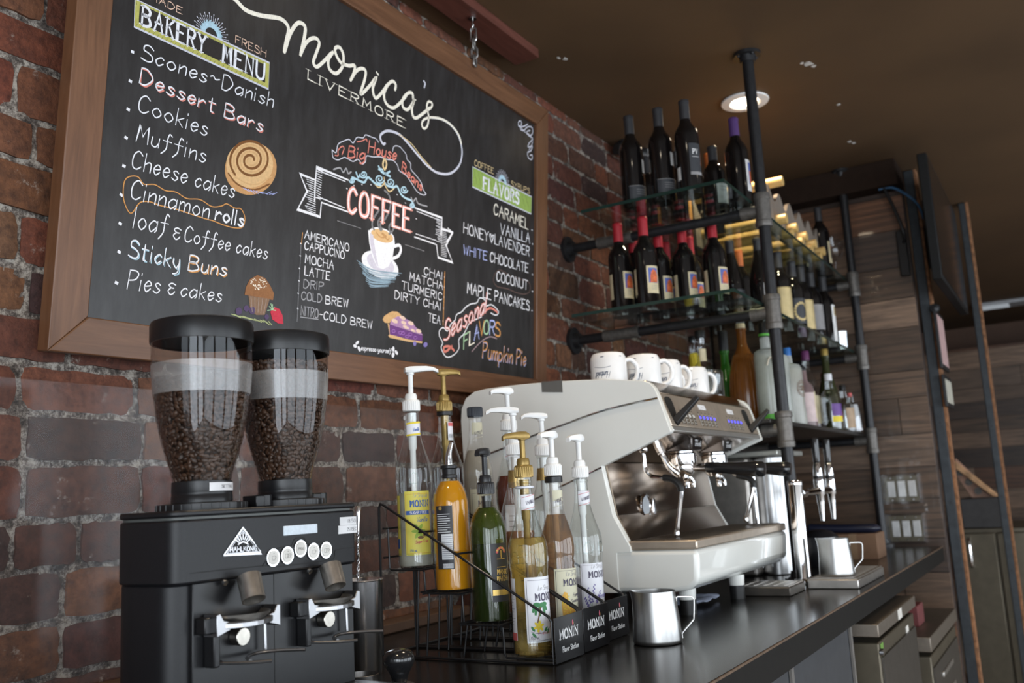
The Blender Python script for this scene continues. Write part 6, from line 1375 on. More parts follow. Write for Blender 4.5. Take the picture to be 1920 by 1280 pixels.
def pump(t,z,m,ang,h=.075,dip=.2,rcap=.0185,nozzle=.062,head='flat'):
    "dispensing pump: screw cap, stem, nozzle head, dip tube"
    mb=MB(); mb.lathe([(0,z),(rcap,z),(rcap,z+.022),(rcap*.93,z+.024),(rcap*.72,z+.025),(rcap*.72,z+.032),(rcap*.62,z+.038),(rcap*.36,z+.039),(0,z+.039)],n=32)
    for k in range(26): a=2*PI*k/26; mb.cyl((rcap*.995*math.cos(a),rcap*.995*math.sin(a),z+.002),(rcap*.995*math.cos(a),rcap*.995*math.sin(a),z+.0205),.0009,n=5)
    pc=obj('pump_cap',mb,m,t,local=True)
    mb=MB(); mb.lathe([(.0058,z+.038),(.0058,z+h-.004),(.0085,z+h-.003),(.0085,z+h+.002),(0,z+h+.002)],n=18); obj('pump_stem',mb,m,t,local=True)
    mb=MB(); c,s=math.cos(ang),math.sin(ang); L=nozzle; zz=z+h
    if head=='flat':
        prof=[(-.012,.002,.0125,.013),(-.004,.0015,.0135,.015),(.008,.0018,.0125,.016),(L*.55,.005,.0095,.0165),(L*.82,.0055,.0075,.0145),(L,.0005,.0065,.0085)]
    else: prof=[(-.014,.0,.009,.010),(-.006,-.002,.012,.014),(.004,-.002,.012,.0145),(.018,.0,.010,.013),(L*.7,.0,.007,.010),(L*.8,-.004,.006,.006)]
    rings=[]
    for x,z0,w,z1 in prof:
        ring=[(x,-w*.8,z0),(x,w*.8,z0),(x,w,z0+.35*(z1-z0)),(x,w*.75,z1-.001),(x,0,z1),(x,-w*.75,z1-.001),(x,-w,z0+.35*(z1-z0))]
        rings.append([(a*c-b*s,a*s+b*c,zz+q) for a,b,q in ring])
    v=[p for r in rings for p in r]; m_=7
    f=[tuple(range(m_))[::-1],tuple(range((len(rings)-1)*m_,len(rings)*m_))]+[(i*m_+k,i*m_+(k+1)%m_,(i+1)*m_+(k+1)%m_,(i+1)*m_+k) for i in range(len(rings)-1) for k in range(m_)]
    mb.add(v,f); obj('pump_head',mb,m,t,local=True,smooth=50)
    mb=MB(); mb.lathe([(0,z-dip),(.0065,z-dip),(.0065,z-.085),(.0088,z-.08),(.0098,z-.004),(0,z-.004)],n=16); obj('dip_tube',mb,m,t,local=True)
pw=mat('pump_white',(.80,.80,.79),.35,var=.04,sss=.0); pg=mat('pump_gold',(.30,.20,.06),.32,.45,var=.15,scale=60); pk=mat('pump_black',(.018,.018,.02),.3)
# camera side of a bottle faces about this way
FA=math.atan2(-1,-1.55)
SG='syrup bottles standing in the racks'
ptxt=mat('label_ink',(.07,.06,.10),.6); pgrey=mat('label_script_grey',(.38,.37,.38),.6); pleaf=mat('label_green',(.05,.22,.08),.6); pyel=mat('label_yellow',(.80,.62,.05),.6); pblue=mat('label_blue',(.05,.13,.40),.6); pbrn=mat('label_brown',(.16,.08,.04),.6); phon=mat('label_honey',(.72,.40,.07),.6); plav=mat('label_lavender',(.16,.13,.36),.6); pred=mat('label_red',(.6,.12,.12),.6)
lwhite=mat('label_white',(.76,.76,.80),.5,var=.03); lyel=mat('label_lemon',(.74,.66,.12),.5,var=.1,scale=14); lcream=mat('label_cream',(.60,.57,.42),.5,var=.05); lblk=mat('label_black',(.028,.028,.032),.45); lgold=mat('label_gold',(.58,.40,.12),.35,.6); lkraft=mat('label_bar_grey',(.70,.72,.74),.5)
def frame(mb,f,u0,u1,z0,z1,w,mi):
    mb.strip([(u0,z0),(u1,z0),(u1,z1),(u0,z1),(u0,z0)],w,f(.0005),mi)
def blob(c,rx,rz,n=12,rot=0):
    return [(c[0]+rx*math.cos(2*PI*k/n)*math.cos(rot)-rz*math.sin(2*PI*k/n)*math.sin(rot),c[1]+rx*math.cos(2*PI*k/n)*math.sin(rot)+rz*math.sin(2*PI*k/n)*math.cos(rot)) for k in range(n)]
def draw_brand(mb,f,z,col=1,w=.0027,u0=-.008,u1=.042,cap=.0125):
    write(mb,'Le Sirop de',u0+.006,z+.019,u1-.002,z+.019,.009,.0007,f(.0006),0,slant=.25,gap=1.6); write(mb,'MONIN',u0,z,u1,z,cap,w,f(.0006),col,serif=True,gap=2.6)
def d_vanilla(mb,f):
    frame(mb,f,-.0245,.032,.030,.142,.0006,1); draw_brand(mb,f,.104)
    for a in (-2.9,-2.3,-1.6,-.7,0,.5,2.7,3.3): 
        e=(.0005+.019*math.cos(a*.9-.2)*.8,.094-.003+.012*abs(math.sin(a)) if a>0 else .0865+.010*math.sin(a)); mb.strip(cr_spline([(.001,.091),((e[0])*.6,.098),(e[0],e[1])],4),.0052,f(.0006),2)
    mb.strip(cr_spline([(.001,.091),(-.002,.078),(-.006,.064)],4),.0026,f(.0007),3)
    for k in range(6): a=2*PI*k/6+.3; mb.poly(blob((-.004+.006*math.cos(a),.056+.006*math.sin(a)),.0055,.0028,8,a),f(.0008),4)
    for p in ((-.016,.052),(.012,.050),(-.014,.04),(.018,.046)): mb.poly(blob(p,.006,.0026,8,p[0]*60),f(.0007),2)
    write(mb,'Vanilla',.010,.068,.034,.070,.010,.0010,f(.0007),0,slant=.2); write(mb,'Premium',-.006,.041,.022,.041,.005,.0007,f(.0007),5); write(mb,'750 mL',-.022,.0325,-.003,.0325,.006,.0006,f(.0007),1)
    mb.strip(cr_spline([(-.02,.047),(0,.043),(.03,.054)],4),.0008,f(.0008),1)
b=bottle('syrup_bottle','pale yellow vanilla syrup with a gold pump and palm tree label, front of the rack','bottle',(1.632,-.528,.0085),SYR,m_clear,liquid('vanilla_syrup',(.62,.45,.15),.80),.222,SG); emboss(b,m_clear)
label_part(b,'label',.0372,FA+.42,-.028,.035,.026,.148,lwhite,d_vanilla,[pgrey,ptxt,pleaf,pbrn,pyel,pred])
def d_back(mb,f):
    for k in range(12): mb.strip([(-.011,.125-.006*k),(.008-.004*(k%3),.125-.006*k)],.0011,f(.0005),0)
    mb.poly([(-.012,.03),(.0115,.03),(.0115,.044),(-.012,.044)],f(.0005),1)
label_part(b,'back_label',.0372,FA-1.25,-.013,.012,.03,.146,lwhite,d_back,[pgrey,pred])
def d_neck(s): 
    def d(mb,f): 
        write(mb,s,-.009,.286,.012,.291,.0065,.0010,f(.0005),0)
        for z in (.279,.303): mb.strip([(-.017,z-.003),(.017,z+.004)],.0009,f(.0005),1)
    return d
label_part(b,'neck_label',.0178,FA+.5,-.019,.018,.276,.306,lwhite,d_neck('VANILLA'),[ptxt,pred]); pump(b,.340,pg,2.45,.078,.26,head='round',nozzle=.052)
mb=MB(); mb.lathe([(.0150,.318),(.0192,.319),(.0192,.3225),(.0150,.3235)],n=30); obj('neck_ring',mb,mat('ring_white',(.66,.68,.74),.4),b,local=True)
# green matcha and orange mango, bullet shaped
def bullet(label,loc,liqm,level,top):
    b=bottle('syrup_bottle',label,'bottle',loc,BUL,glass('bullet_bottle_plastic',(.95,.95,.9),.035,.6,.04),liqm,level,SG); return b
b=bullet('dark green matcha bottle with a black pump and black label',(1.632,-.436,.069),liquid('matcha_green',(.016,.026,.006),.0,.12),.152,'pump')
mb=MB(); mb.lathe([(.0362,.153),(.0362,.17),(.034,.19),(.027,.21),(.016,.224),(.0155,.224),(.026,.208),(.033,.19),(.0355,.17),(.0355,.153)],n=36); obj('matcha_film',mb,liquid('matcha_film',(.06,.085,.012),.4,.2),b,local=True)
def d_matcha(mb,f):
    for k in range(9): a=PI*k/8; mb.poly(blob((.004+.009*math.cos(a),.136+.008*math.sin(a)),.0028,.0024,8),f(.0006),0 if k%2 else 1)
    mb.strip([(.004,.125),(.004,.138)],.003,f(.0007),0); mb.strip([(-.006,.1225),(.014,.1225)],.0009,f(.0006),0); mb.strip([(-.006,.107),(.016,.107)],.0009,f(.0006),0)
    write(mb,'MANGO',-.006,.093,.020,.093,.009,.0014,f(.0006),0); write(mb,'MATCHA',-.007,.080,.022,.080,.009,.0014,f(.0006),0)
    mb.poly([(-.0175,.0525),(.0215,.0525),(.0215,.0635),(-.0175,.0635)],f(.0006),0)
label_part(b,'label',.0390,FA+.55,-.018,.022,.040,.153,lblk,d_matcha,[lgold,pred],'black label with gold print'); pump(b,.251,pk,3.3,.080,.10,.0178,.045,'round')
b=bullet('bright orange mango bottle with a steel pour spout and black label',(1.632,-.347,.129),liquid('mango_orange',(.62,.27,.012),.0,.10),.222,'spout')
def d_mango(mb,f):
    mb.poly(blob((-.008,.167),.004,.004),f(.0006),1); 
    for k in range(9): mb.strip([(-.016,.155-.0045*k),(.012-.006*(k%3==1),.155-.0045*k)],.0013,f(.0006),0)
    mb.poly([(-.0075,.064),(.0165,.064),(.0165,.115),(-.0075,.115)],f(.0005),0)
    for k in range(11): mb.strip([(-.006,.110-.0042*k),(.015,.110-.0042*k)],.0009,f(.0008),2)
    mb.poly([(-.006,.047),(.016,.047),(.016,.056),(-.006,.056)],f(.0005),0)
    for k in range(16): mb.strip([(-.005+.0013*k,.048),(-.005+.0013*k,.055)],.0005 if k%3 else .0009,f(.0008),2)
label_part(b,'label',.0390,FA-.35,-.019,.018,.045,.172,lblk,d_mango,[lkraft,lgold,ptxt],'black label with white fine print')
mb=MB(); mb.lathe([(.0142,.228),(.0172,.229),(.0172,.234),(.0145,.236),(.0145,.247),(.0178,.249),(.0178,.254),(.0145,.256),(0,.256)],n=28); obj('rubber_collar',mb,m_blk,b,local=True)
mb=MB(); mb.tube(cr_spline([(0,0,.255),(0,0,.27),(.002,-.001,.285),(.008,-.003,.302)],5),[.0085,.0085,.008,.0078,.0074,.007,.0068,.0066,.0063,.006,.0058,.0056,.0054,.0052,.005,.005],12); obj('pour_spout',mb,m_st,b,local=True)
def d_sugar(mb,f):
    frame(mb,f,-.0265,.0265,.030,.152,.0006,3); draw_brand(mb,f,.126,2,.0027,-.016,.024)
    mb.poly([(-.028,.109),(.028,.109),(.028,.1175),(-.028,.1175)],f(.0005),2); write(mb,'SUGAR FREE',-.018,.1108,.020,.1108,.005,.001,f(.0008),4)
    write(mb,'Vanilla',-.004,.094,.02,.095,.009,.001,f(.0006),2,slant=.2)
    for k in range(6): a=2*PI*k/6; mb.poly(blob((.0+.008*math.cos(a),.075+.009*math.sin(a)),.008,.0035,8,a),f(.0006),5)
    mb.poly(blob((.016,.068),.008,.004,10,.3),f(.0006),1); mb.poly(blob((.004,.062),.007,.003),f(.0006),1)
    write(mb,'Sugar Free',-.008,.050,.020,.052,.006,.0009,f(.0006),6,slant=.2); write(mb,'750 mL',-.02,.033,-.004,.033,.005,.0006,f(.0006),2)
b=bottle('syrup_bottle','clear syrup bottle with a lemon yellow label and tall white pump at the rack top','bottle',(1.632,-.254,.1765),SYR,m_clear,liquid('clear_syrup',(.62,.62,.55),.47),.155,SG); emboss(b,m_clear)
label_part(b,'label',.0372,FA+.25,-.029,.029,.026,.158,lyel,d_sugar,[pgrey,pbrn,pblue,phon,lwhite,mat('label_lime',(.30,.46,.06),.6),pred],'lemon yellow label')
label_part(b,'back_label',.0372,FA-1.2,-.010,.010,.026,.150,lyel,lambda mb,f:mb.poly([(-.007,.04),(.007,.04),(.007,.06),(-.007,.06)],f(.0005),0),[pblue])
def d_neck2(mb,f):
    write(mb,'Vanille',-.004,.285,.012,.287,.007,.001,f(.0005),0,slant=.2)
    for z in (.278,.303): mb.strip([(-.0175,z-.001),(.0175,z+.002)],.004,f(.0004),1)
label_part(b,'neck_label',.0180,FA+.35,-.018,.018,.276,.305,lwhite,d_neck2,[pblue,pyel]); pump(b,.330,pw,FA+PI/2+.25,.083,.24)
# middle rack
X2=1.766
def d_honey(mb,f):
    frame(mb,f,-.026,.026,.028,.148,.0006,1); draw_brand(mb,f,.118,1,.0026,-.010,.038)
    mb.poly([(-.016,.060),(.002,.056),(.014,.062),(.013,.072),(.006,.080),(-.002,.086),(-.004,.104),(-.010,.106),(-.015,.098),(-.017,.08)],f(.0005),2)
    for k in range(40): 
        x,z=random.uniform(-.015,.002),random.uniform(.062,.098); mb.poly(blob((x,z),.0012,.0012,6),f(.0007),3)
    write(mb,'Honey',.010,.094,.030,.096,.008,.0009,f(.0006),1,slant=.25); write(mb,'Sweetener',.004,.083,.034,.085,.007,.0008,f(.0006),1,slant=.25)
    mb.poly(blob((.010,.052),.020,.005,12,-.1),f(.0005),2); mb.poly([(.017,.058),(.021,.058),(.020,.066),(.017,.066)],f(.0008),4)
b=bottle('syrup_bottle','brown honey syrup bottle with a bee comb label and white pump','bottle',(X2,-.522,.0085),PET,m_clearp,liquid('honey_syrup',(.33,.16,.05),.78),.262,SG)
label_part(b,'label',.0374,FA+.42,-.029,.029,.024,.152,lcream,d_honey,[pgrey,ptxt,phon,pyel,pbrn],'cream label with honeycomb')
label_part(b,'neck_label',.0172,FA+.5,-.014,.014,.290,.312,lcream,d_neck('HONEY'),[ptxt,lcream]); pump(b,.343,pw,2.95,.081,.24,head='round',nozzle=.05)
mb=MB(); mb.lathe([(.0155,.328),(.0192,.329),(.0192,.340),(.0155,.342)],n=30); obj('cap_ring',mb,m_blk,b,local=True)
def d_plain(mb,f):
    for k in range(7): mb.strip([(-.02,.14-.012*k),(.018-.008*(k%3),.14-.012*k)],.0022,f(.0005),0)
b=bottle('syrup_bottle','clear bottle with gold foil neck and white pump arm behind the vanilla syrup','bottle',(X2,-.430,.069),PET,m_clearp,liquid('amber_low',(.40,.17,.08),.35),.17,SG)
label_part(b,'label',.0374,FA+.2,-.03,.03,.026,.155,mat('label_ochre',(.52,.40,.14),.5),d_plain,[ptxt]); pump(b,.333,pw,2.25,.089,.22,nozzle=.06)
mb=MB(); mb.lathe([(.0172,.262),(.0185,.275),(.0168,.298),(.0163,.30)],n=28); obj('gold_foil',mb,mat('gold_foil',(.42,.29,.11),.35,.7,.2,200),b,local=True)
b=bottle('syrup_bottle','clear narrow syrup bottle with a gold pump at the back, against the bricks','bottle',(X2,-.248,.1765),SYR,m_clear,None,0,SG)
def d_price(mb,f):
    mb.poly([(-.008,.302),(.009,.302),(.009,.31),(-.008,.31)],f(.0005),0)
    for k in range(6): mb.strip([(-.006+.0024*k,.276),(-.006+.0024*k,.284)],.0009,f(.0005),1)
label_part(b,'price_label',.0175,FA+.9,-.009,.010,.270,.311,lwhite,d_price,[pred,ptxt])
label_part(b,'label',.0372,FA+.2,-.028,.028,.03,.14,mat('label_plum',(.10,.05,.09),.5),d_plain,[pgrey]); pump(b,.337,pg,-.9,.085,.24,.0175,.05,'round')
mb=MB(); mb.lathe([(.0145,.327),(.0182,.328),(.0182,.336),(.0145,.337)],n=30); obj('cap_ring',mb,m_blk,b,local=True)
# rack nearest the pitcher
X3=1.897
def d_lav(mb,f):
    frame(mb,f,-.027,.027,.03,.148,.0006,0); draw_brand(mb,f,.122,1,.0026,-.012,.036)
    for (x,z,h,l) in ((-.008,.072,.034,.2),(-.013,.07,.03,-.1),(.002,.07,.022,.55),(-.016,.06,.02,-.4)):
        for k in range(9): t=k/8; mb.poly(blob((x+l*h*t+.0012*(-1)**k,z+h*t),.0026*(1-.5*t),.0022,7),f(.0006),2)
        mb.strip([(x,z),(-.008,.045)],.0008,f(.0005),3)
    write(mb,'Lavender',-.002,.076,.034,.079,.011,.001,f(.0006),2,slant=.25); mb.strip(cr_spline([(0,.07),(.006,.064),(.012,.068)],4),.0008,f(.0006),2)
b=bottle('syrup_bottle','clear lavender syrup with a white label and white pump beside the coffee machine','bottle',(X3,-.520,.0085),SYR,m_clear,liquid('lavender_syrup',(.66,.62,.66),.5),.12,SG); emboss(b,m_clear)
label_part(b,'label',.0372,FA+.35,-.030,.030,.026,.152,lwhite,d_lav,[pgrey,ptxt,plav,pleaf])
label_part(b,'neck_label',.0178,FA+.4,-.017,.017,.278,.308,lwhite,d_neck('LAVENDER'),[ptxt,pred]); pump(b,.338,pw,3.0,.083,.25,head='round',nozzle=.05)
b=bottle('syrup_bottle','clear syrup bottle with a gold foil neck and white pump behind the honey syrup','bottle',(X3,-.428,.069),SYR,m_clear,None,0,SG)
label_part(b,'label',.0372,FA+.2,-.028,.028,.03,.14,lwhite,d_plain,[pgrey]); pump(b,.333,pw,2.4,.083,.24,nozzle=.05)
mb=MB(); mb.lathe([(.0188,.276),(.0172,.291),(.0160,.304)],n=28); obj('gold_foil',mb,mat('gold_foil',(.42,.29,.11),.35,.7,.2,200),b,local=True)
b=bottle('syrup_bottle','clear necked bottle half full of dark amber syrup with a high white pump','bottle',(X3,-.339,.129),SYR,m_clear,liquid('dark_amber_syrup',(.13,.025,.008),.12),.232,SG)
label_part(b,'label',.0372,FA+.25,-.028,.03,.03,.165,lwhite,d_plain,[pgrey])
label_part(b,'price_label',.0184,FA+.2,-.016,.018,.268,.300,lwhite,d_neck('MOCHA'),[ptxt,pred]); pump(b,.338,pw,2.6,.088,.28,.0195,.056,'round')
b=bottle('syrup_bottle','cloudy syrup bottle with a ribbed black screw cap and cream label','bottle',(X3,-.246,.1765),PET,m_clearp,liquid('cloudy_syrup',(.46,.42,.34),.38),.25,SG)
label_part(b,'label',.0374,FA+.25,-.030,.03,.026,.158,lcream,d_honey,[pgrey,ptxt,phon,pyel,pbrn],'cream label')
label_part(b,'neck_label',.0172,FA+.3,-.015,.015,.288,.316,lcream,d_neck('SYRUP'),[ptxt,lcream])
mb=MB(); mb.lathe([(.0165,.330),(.0188,.331),(.0188,.352),(.0175,.354),(0,.354)],n=32)
for k in range(30): a=2*PI*k/30; mb.cyl((.0186*math.cos(a),.0186*math.sin(a),.333),(.0186*math.cos(a),.0186*math.sin(a),.351),.0009,n=5)
obj('screw_cap',mb,mat('cap_blue_black',(.02,.025,.035),.4),b,local=True)
# milk pitchers
def pitcher(label,loc,rotz,H,R,group='steel milk pitchers'):
    t=thing('milk_pitcher',label,'pitcher',loc,rotz,group); m=mat('brushed_pitcher_steel',(.40,.395,.385),.32,1,.06,50)
    n=48; prof=[(0,.0),(.86,.0),(.97,.015),(1.0,.05),(1.0,.09),(.965,.40),(.90,.70),(.855,.90),(.85,1.0)]; v=[];mb=MB()
    for q,(r,z) in enumerate(prof+[(.835,1.0),(.83,.9),(.95,.4),(.98,.1),(0,.03)]):
        for k in range(n):
            a=2*PI*k/n; k2=max(0,math.cos(a-PI))**14; s=max(0,(z-.72)/.28)**1.2 if (q>=5 and q<=10) else 0
            rr_=R*r*(1+.24*k2*s); v.append((rr_*math.cos(a),rr_*math.sin(a),H*z+(.035*H*k2*s)))
    N=len(prof)+5; mb.add(v,[(j*n+k,j*n+(k+1)%n,(j+1)*n+(k+1)%n,(j+1)*n+k) for j in range(N-1) for k in range(n)]); obj('body',mb,m,t,local=True,smooth=50)
    mb=MB(); pts=[(R*.86,0,H*.74),(R*.87,0,H*.82),(R*.90,0,H*.86),(R*1.0,0,H*.865),(R*1.46,0,H*.86),(R*1.56,0,H*.82),(R*1.58,0,H*.76),(R*1.52,0,H*.46),(R*1.47,0,H*.40),(R*1.04,0,H*.19),(R*1.0,0,H*.13),(R*1.01,0,H*.08)]
    P=cr_spline(pts,4); w=.0042
    for a,b in zip(P,P[1:]):
        d=Vector(b)-Vector(a); nn=Vector((-d.z,0,d.x)); nn=nn.normalized()*.0011 if nn.length>0 else Vector((.001,0,0))
        q=lambda p:[tuple(Vector(p)+s*nn+Vector((0,y,0))) for s,y in((-1,-w),(-1,w),(1,w),(1,-w))]
        mb.hexa(q(a),q(b))
    obj('handle',mb,m,t,local=True,smooth=60)
    return t
pitcher('steel milk pitcher standing alone on the front of the counter',(1.857,-.694,0),-1.10,.1045,.0505)
# ================================================================ espresso machine
em=thing('espresso_machine','large cream two group espresso machine with steel front and mugs on top','espresso machine',(2.6,-.33,0))
m_cr=mat('cream_enamel',(.79,.79,.745),.22,var=.004,coat=.5); m_chr=mat('chrome',(.75,.75,.76),.08,1,.03); m_mir=mat('mirror_steel',(.33,.26,.20),.16,1,.05,20); m_bst=mat('warm_brushed_steel',(.56,.47,.38),.40,.8,.08,30)
m_rub=mat('black_rubber',(.012,.012,.012),.45)
EL,ER=2.20,3.00
top=cr_spline([(-.56,.586),(-.45,.601),(-.341,.609),(-.2,.6145),(-.085,.614)],4)
SIDE=[(-.03,.06),(-.006,.30),(.0,.53),(-.004,.565),(-.02,.594),(-.05,.610)]+top[::-1]+[(-.580,.578),(-.592,.563),(-.599,.545),(-.622,.465),(-.6265,.453),(-.6245,.449),(-.430,.3775),(-.452,.255),(-.4545,.248),(-.495,.172),(-.495,.160),(-.455,.158),(-.455,.06)]
for x0,x1 in ((EL,EL+.022),(ER-.022,ER)):
    mb=MB(); mb.prism(SIDE,'x',x0,x1); obj('side_panel',mb,m_cr,em,bevel=.009,seg=4,smooth=45)
mb=MB(); core=[(-.03,.065),(-.012,.55),(-.05,.566),(-.55,.566),(-.575,.556),(-.606,.46),(-.425,.395),(-.425,.065)]; mb.prism(core,'x',EL+.0225,ER-.0225); obj('body',mb,m_ssd,em)
mb=MB(); mb.prism([(-.03,.5665),(-.03,.576),(-.546,.576),(-.546,.5665)],'x',EL+.0227,ER-.0227); obj('cup_deck',mb,m_bst,em,bevel=.002)
# trim lines along the near side
f=lambda dx:(lambda p:(EL-dx,p[0],p[1]))
mb=MB(); mb.tube([f(-.0005)(p) for p in cr_spline([(-.5985,.537),(-.520,.5295),(-.429,.5165),(-.333,.4945),(-.234,.4715),(-.148,.447),(-.081,.43),(-.02,.412)],5)],.0032,8); obj('chrome_trim',mb,m_chr,em)
mb=MB(); mb.tube([f(-.0005)(p) for p in ((-.43,.3745),(-.277,.3215),(-.197,.291),(-.06,.245))],.0028,8); obj('chrome_trim',mb,m_chr,em)
mb=MB(); gs=[(-.331,.6105),(-.331,.579),(-.268,.586),(-.268,.6125)]; mb.prism(gs,'x',EL-.0008,EL-.0001); mb.hexa([(EL-.0008,-.331,.6105),(EL-.0008,-.268,.6138),(EL+.018,-.268,.6155),(EL+.018,-.331,.6125)],[(EL-.0008,-.331,.6115),(EL-.0008,-.268,.6148),(EL+.018,-.268,.6165),(EL+.018,-.331,.6135)]); obj('grey_tape',mb,mat('grey_duct_tape',(.13,.125,.115),.5,var=.05),em)
# front: fascia, control panel, lip
XA,XB=EL+.0225,ER-.0225
mb=MB(); mb.hexa([(XA,-.556,.5905),(XB,-.556,.5905),(XB,-.5955,.5535),(XA,-.5955,.5535)],[(XA,-.5475,.582),(XB,-.5475,.582),(XB,-.585,.548),(XA,-.585,.548)]); obj('upper_fascia',mb,m_mir,em,bevel=.002)
mb=MB(); mb.hexa([(XA,-.597,.5515),(XB,-.597,.5515),(XB,-.6222,.4675),(XA,-.6222,.4675)],[(XA,-.587,.5515),(XB,-.587,.5515),(XB,-.612,.4675),(XA,-.612,.4675)]); cp=obj('control_panel',mb,m_bst,em,bevel=.0015)
mb=MB(); mb.hexa([(XA,-.6225,.4665),(XB,-.6225,.4665),(XB,-.6262,.4535),(XA,-.6262,.4535)],[(XA,-.61,.4665),(XB,-.61,.4665),(XB,-.60,.4535),(XA,-.60,.4535)]); obj('lower_lip',mb,mat('satin_steel_lip',(.62,.60,.57),.35,.9,.05),em,bevel=.0015)
def pf(off):
    def fn(u,v): # v = height z on the sloped panel
        t=(v-.4675)/.084; y=-.6222+.0252*t; return (u,y-.958*off,v+.288*off)
    return fn
mb=MB(); F=pf(.0004)
for x in (2.618,): mb.strip([(x,.468),(x,.551)],.0016,F)
obj('panel_seam',mb,mat('seam_grey',(.24,.23,.21),.5,.5),cp)
m_blu=mat('blue_indicator',(.05,.05,.6),.4,emit=(.10,.09,1),es=1.6); m_bar=mat('button_silver',(.80,.78,.74),.4,.3)
for gx,nb,st in ((2.315,4,.027),(2.455,5,.027),(2.70,5,.027)):
    for k in range(nb):
        x=gx+k*st*1.08; b=MB()
        G=lambda u,v,o: pf(o)(u,v)
        b.hexa([G(x-.009,.4745,.0005),G(x+.009,.4745,.0005),G(x+.009,.5045,.0005),G(x-.009,.5045,.0005)],[G(x-.009,.4745,.0022),G(x+.009,.4745,.0022),G(x+.009,.5045,.0022),G(x-.009,.5045,.0022)])
        bb=obj('dose_button',b,mat('button_brown_steel',(.30,.26,.21),.35,.8),cp)
        b=MB(); b.strip([(x-.0095,.475),(x-.0095,.506)],.003,pf(.003)); b.strip([(x-.006,.479),(x+.008,.479)],.0014,pf(.003)); b.strip([(x-.006,.487),(x+.008,.487)],.0014,pf(.003)); obj('button_edge',b,m_bar,bb,smooth=0)
        b=MB(); b.poly([(x-.006,.494),(x+.007,.494),(x+.007,.502),(x-.006,.502)],pf(.003)); obj('blue_light',b,m_blu if not(gx<2.4 and k>0) else m_bar,bb,smooth=0)
        b=MB(); b.strip([(x-.003,.512),(x+.004,.512)],.004,pf(.0006)); b.strip([(x-.002,.517),(x+.003,.517)],.001,pf(.0006)); obj('button_icon',b,mat('icon_brown',(.16,.13,.10),.5),cp,smooth=0)
for x0,s in ((2.475,'1 SHOT'),(2.722,'2 SHOT')):
    b=MB(); b.hexa([pf(.0004)(x0,.522),pf(.0004)(x0+.058,.522),pf(.0004)(x0+.058,.536),pf(.0004)(x0,.536)],[pf(.0012)(x0,.522),pf(.0012)(x0+.058,.522),pf(.0012)(x0+.058,.536),pf(.0012)(x0,.536)]); p=obj('paper_label',b,lab,cp)
    b=MB(); b.strip([(x0+.022,.528),(x0+.034,.528)],.0022,pf(.0015)); b.strip([(x0+.036,.528),(x0+.044,.528)],.0022,pf(.0015)); obj('label_print',b,pgrey,p,smooth=0)
# steam levers
for x in (2.262,2.902):
    b=MB(); b.poly(cr_spline([(x-.022,.541),(x-.028,.52),(x-.012,.476),(x+.004,.470),(x+.022,.505),(x+.018,.541),(x-.022,.541)],4),pf(.0008)); pk_=obj('lever_pocket',b,mat('pocket_black',(.015,.014,.013),.5),cp,smooth=0,tri=True)
    b=MB(); A=Vector((x-.002,-.6195,.481)); B=Vector((x+.026,-.672,.538)); d=(B-A).normalized(); s=Vector((1,0,0)); s=(s-d*s.dot(d)).normalized(); n_=d.cross(s)
    q=lambda c,w,h:[tuple(c+s*a*w+n_*e*h) for a,e in((-1,-1),(1,-1),(1,1),(-1,1))]
    b.hexa(q(A-d*.004,.011,.010),q(A+(B-A)*.45,.010,.0075)); b.hexa(q(A+(B-A)*.45,.010,.0075),q(B,.0085,.0055)); obj('steam_lever',b,m_blk,em,bevel=.002)
# underside, splash back, tray
mb=MB(); mb.hexa([(XA,-.602,.452),(XB,-.602,.452),(XB,-.432,.386),(XA,-.432,.386)],[(XA,-.602,.457),(XB,-.602,.457),(XB,-.426,.392),(XA,-.426,.392)]); obj('underside',mb,m_mir,em)
mb=MB(); mb.hexa([(XA,-.434,.385),(XB,-.434,.385),(XB,-.4555,.252),(XA,-.4555,.252)],[(XA,-.426,.385),(XB,-.426,.385),(XB,-.447,.252),(XA,-.447,.252)]); obj('splash_back',mb,m_mir,em)
mb=MB(); mb.hexa([(XA,-.456,.251),(XB,-.456,.251),(XB,-.492,.178),(XA,-.492,.178)],[(XA,-.447,.251),(XB,-.447,.251),(XB,-.476,.178),(XA,-.476,.178)]); obj('lower_splash_back',mb,m_mir,em)
mb=MB(); gx,gz=2.405,.268; gy=-.4555+.0215*(gz-.252)/.133
mb.lathe([(.031,-.001),(.034,.003),(.033,.006),(.028,.0065),(.027,.004)],n=32,M=Matrix.Translation((gx,gy-.0005,gz))@Matrix.Rotation(PI/2,4,'X')); pg_=obj('pressure_gauge',mb,m_chr,em); mb=MB(); mb.lathe([(.0275,.0042),(0,.0045)],n=32,M=Matrix.Translation((gx,gy-.0005,gz))@Matrix.Rotation(PI/2,4,'X')); obj('gauge_face',mb,mat('gauge_face_grey',(.38,.40,.42),.3),pg_)
mb=MB(); mb.box(gx+.050,gx+.070,gy-.006,gy+.001,gz-.028,gz+.022); obj('chrome_rocker',mb,m_chr,em,bevel=.004)
tray=[(-.664,.086),(-.668,.14),(-.667,.1635),(-.44,.1635),(-.44,.062),(-.60,.062),(-.64,.068)]
mb=MB(); mb.prism(tray,'x',EL+.002,ER+.015); obj('tray_body',mb,m_cr,em,bevel=.012,seg=4)
mb=MB(); mb.box(EL+.004,ER+.013,-.668,-.44,.1638,.186); obj('tray_rim',mb,m_bst,em,bevel=.004)
mb=MB()
for k in range(34): x=EL+.03+k*(ER-EL-.05)/33; mb.box(x-.004,x+.004,-.655,-.50,.1862,.1885)
for y in (-.65,-.575,-.505): mb.box(EL+.02,ER-.0,y-.004,y+.004,.1862,.188)
obj('tray_grid',mb,mat('dark_grid_steel',(.16,.13,.10),.35,.9),em)
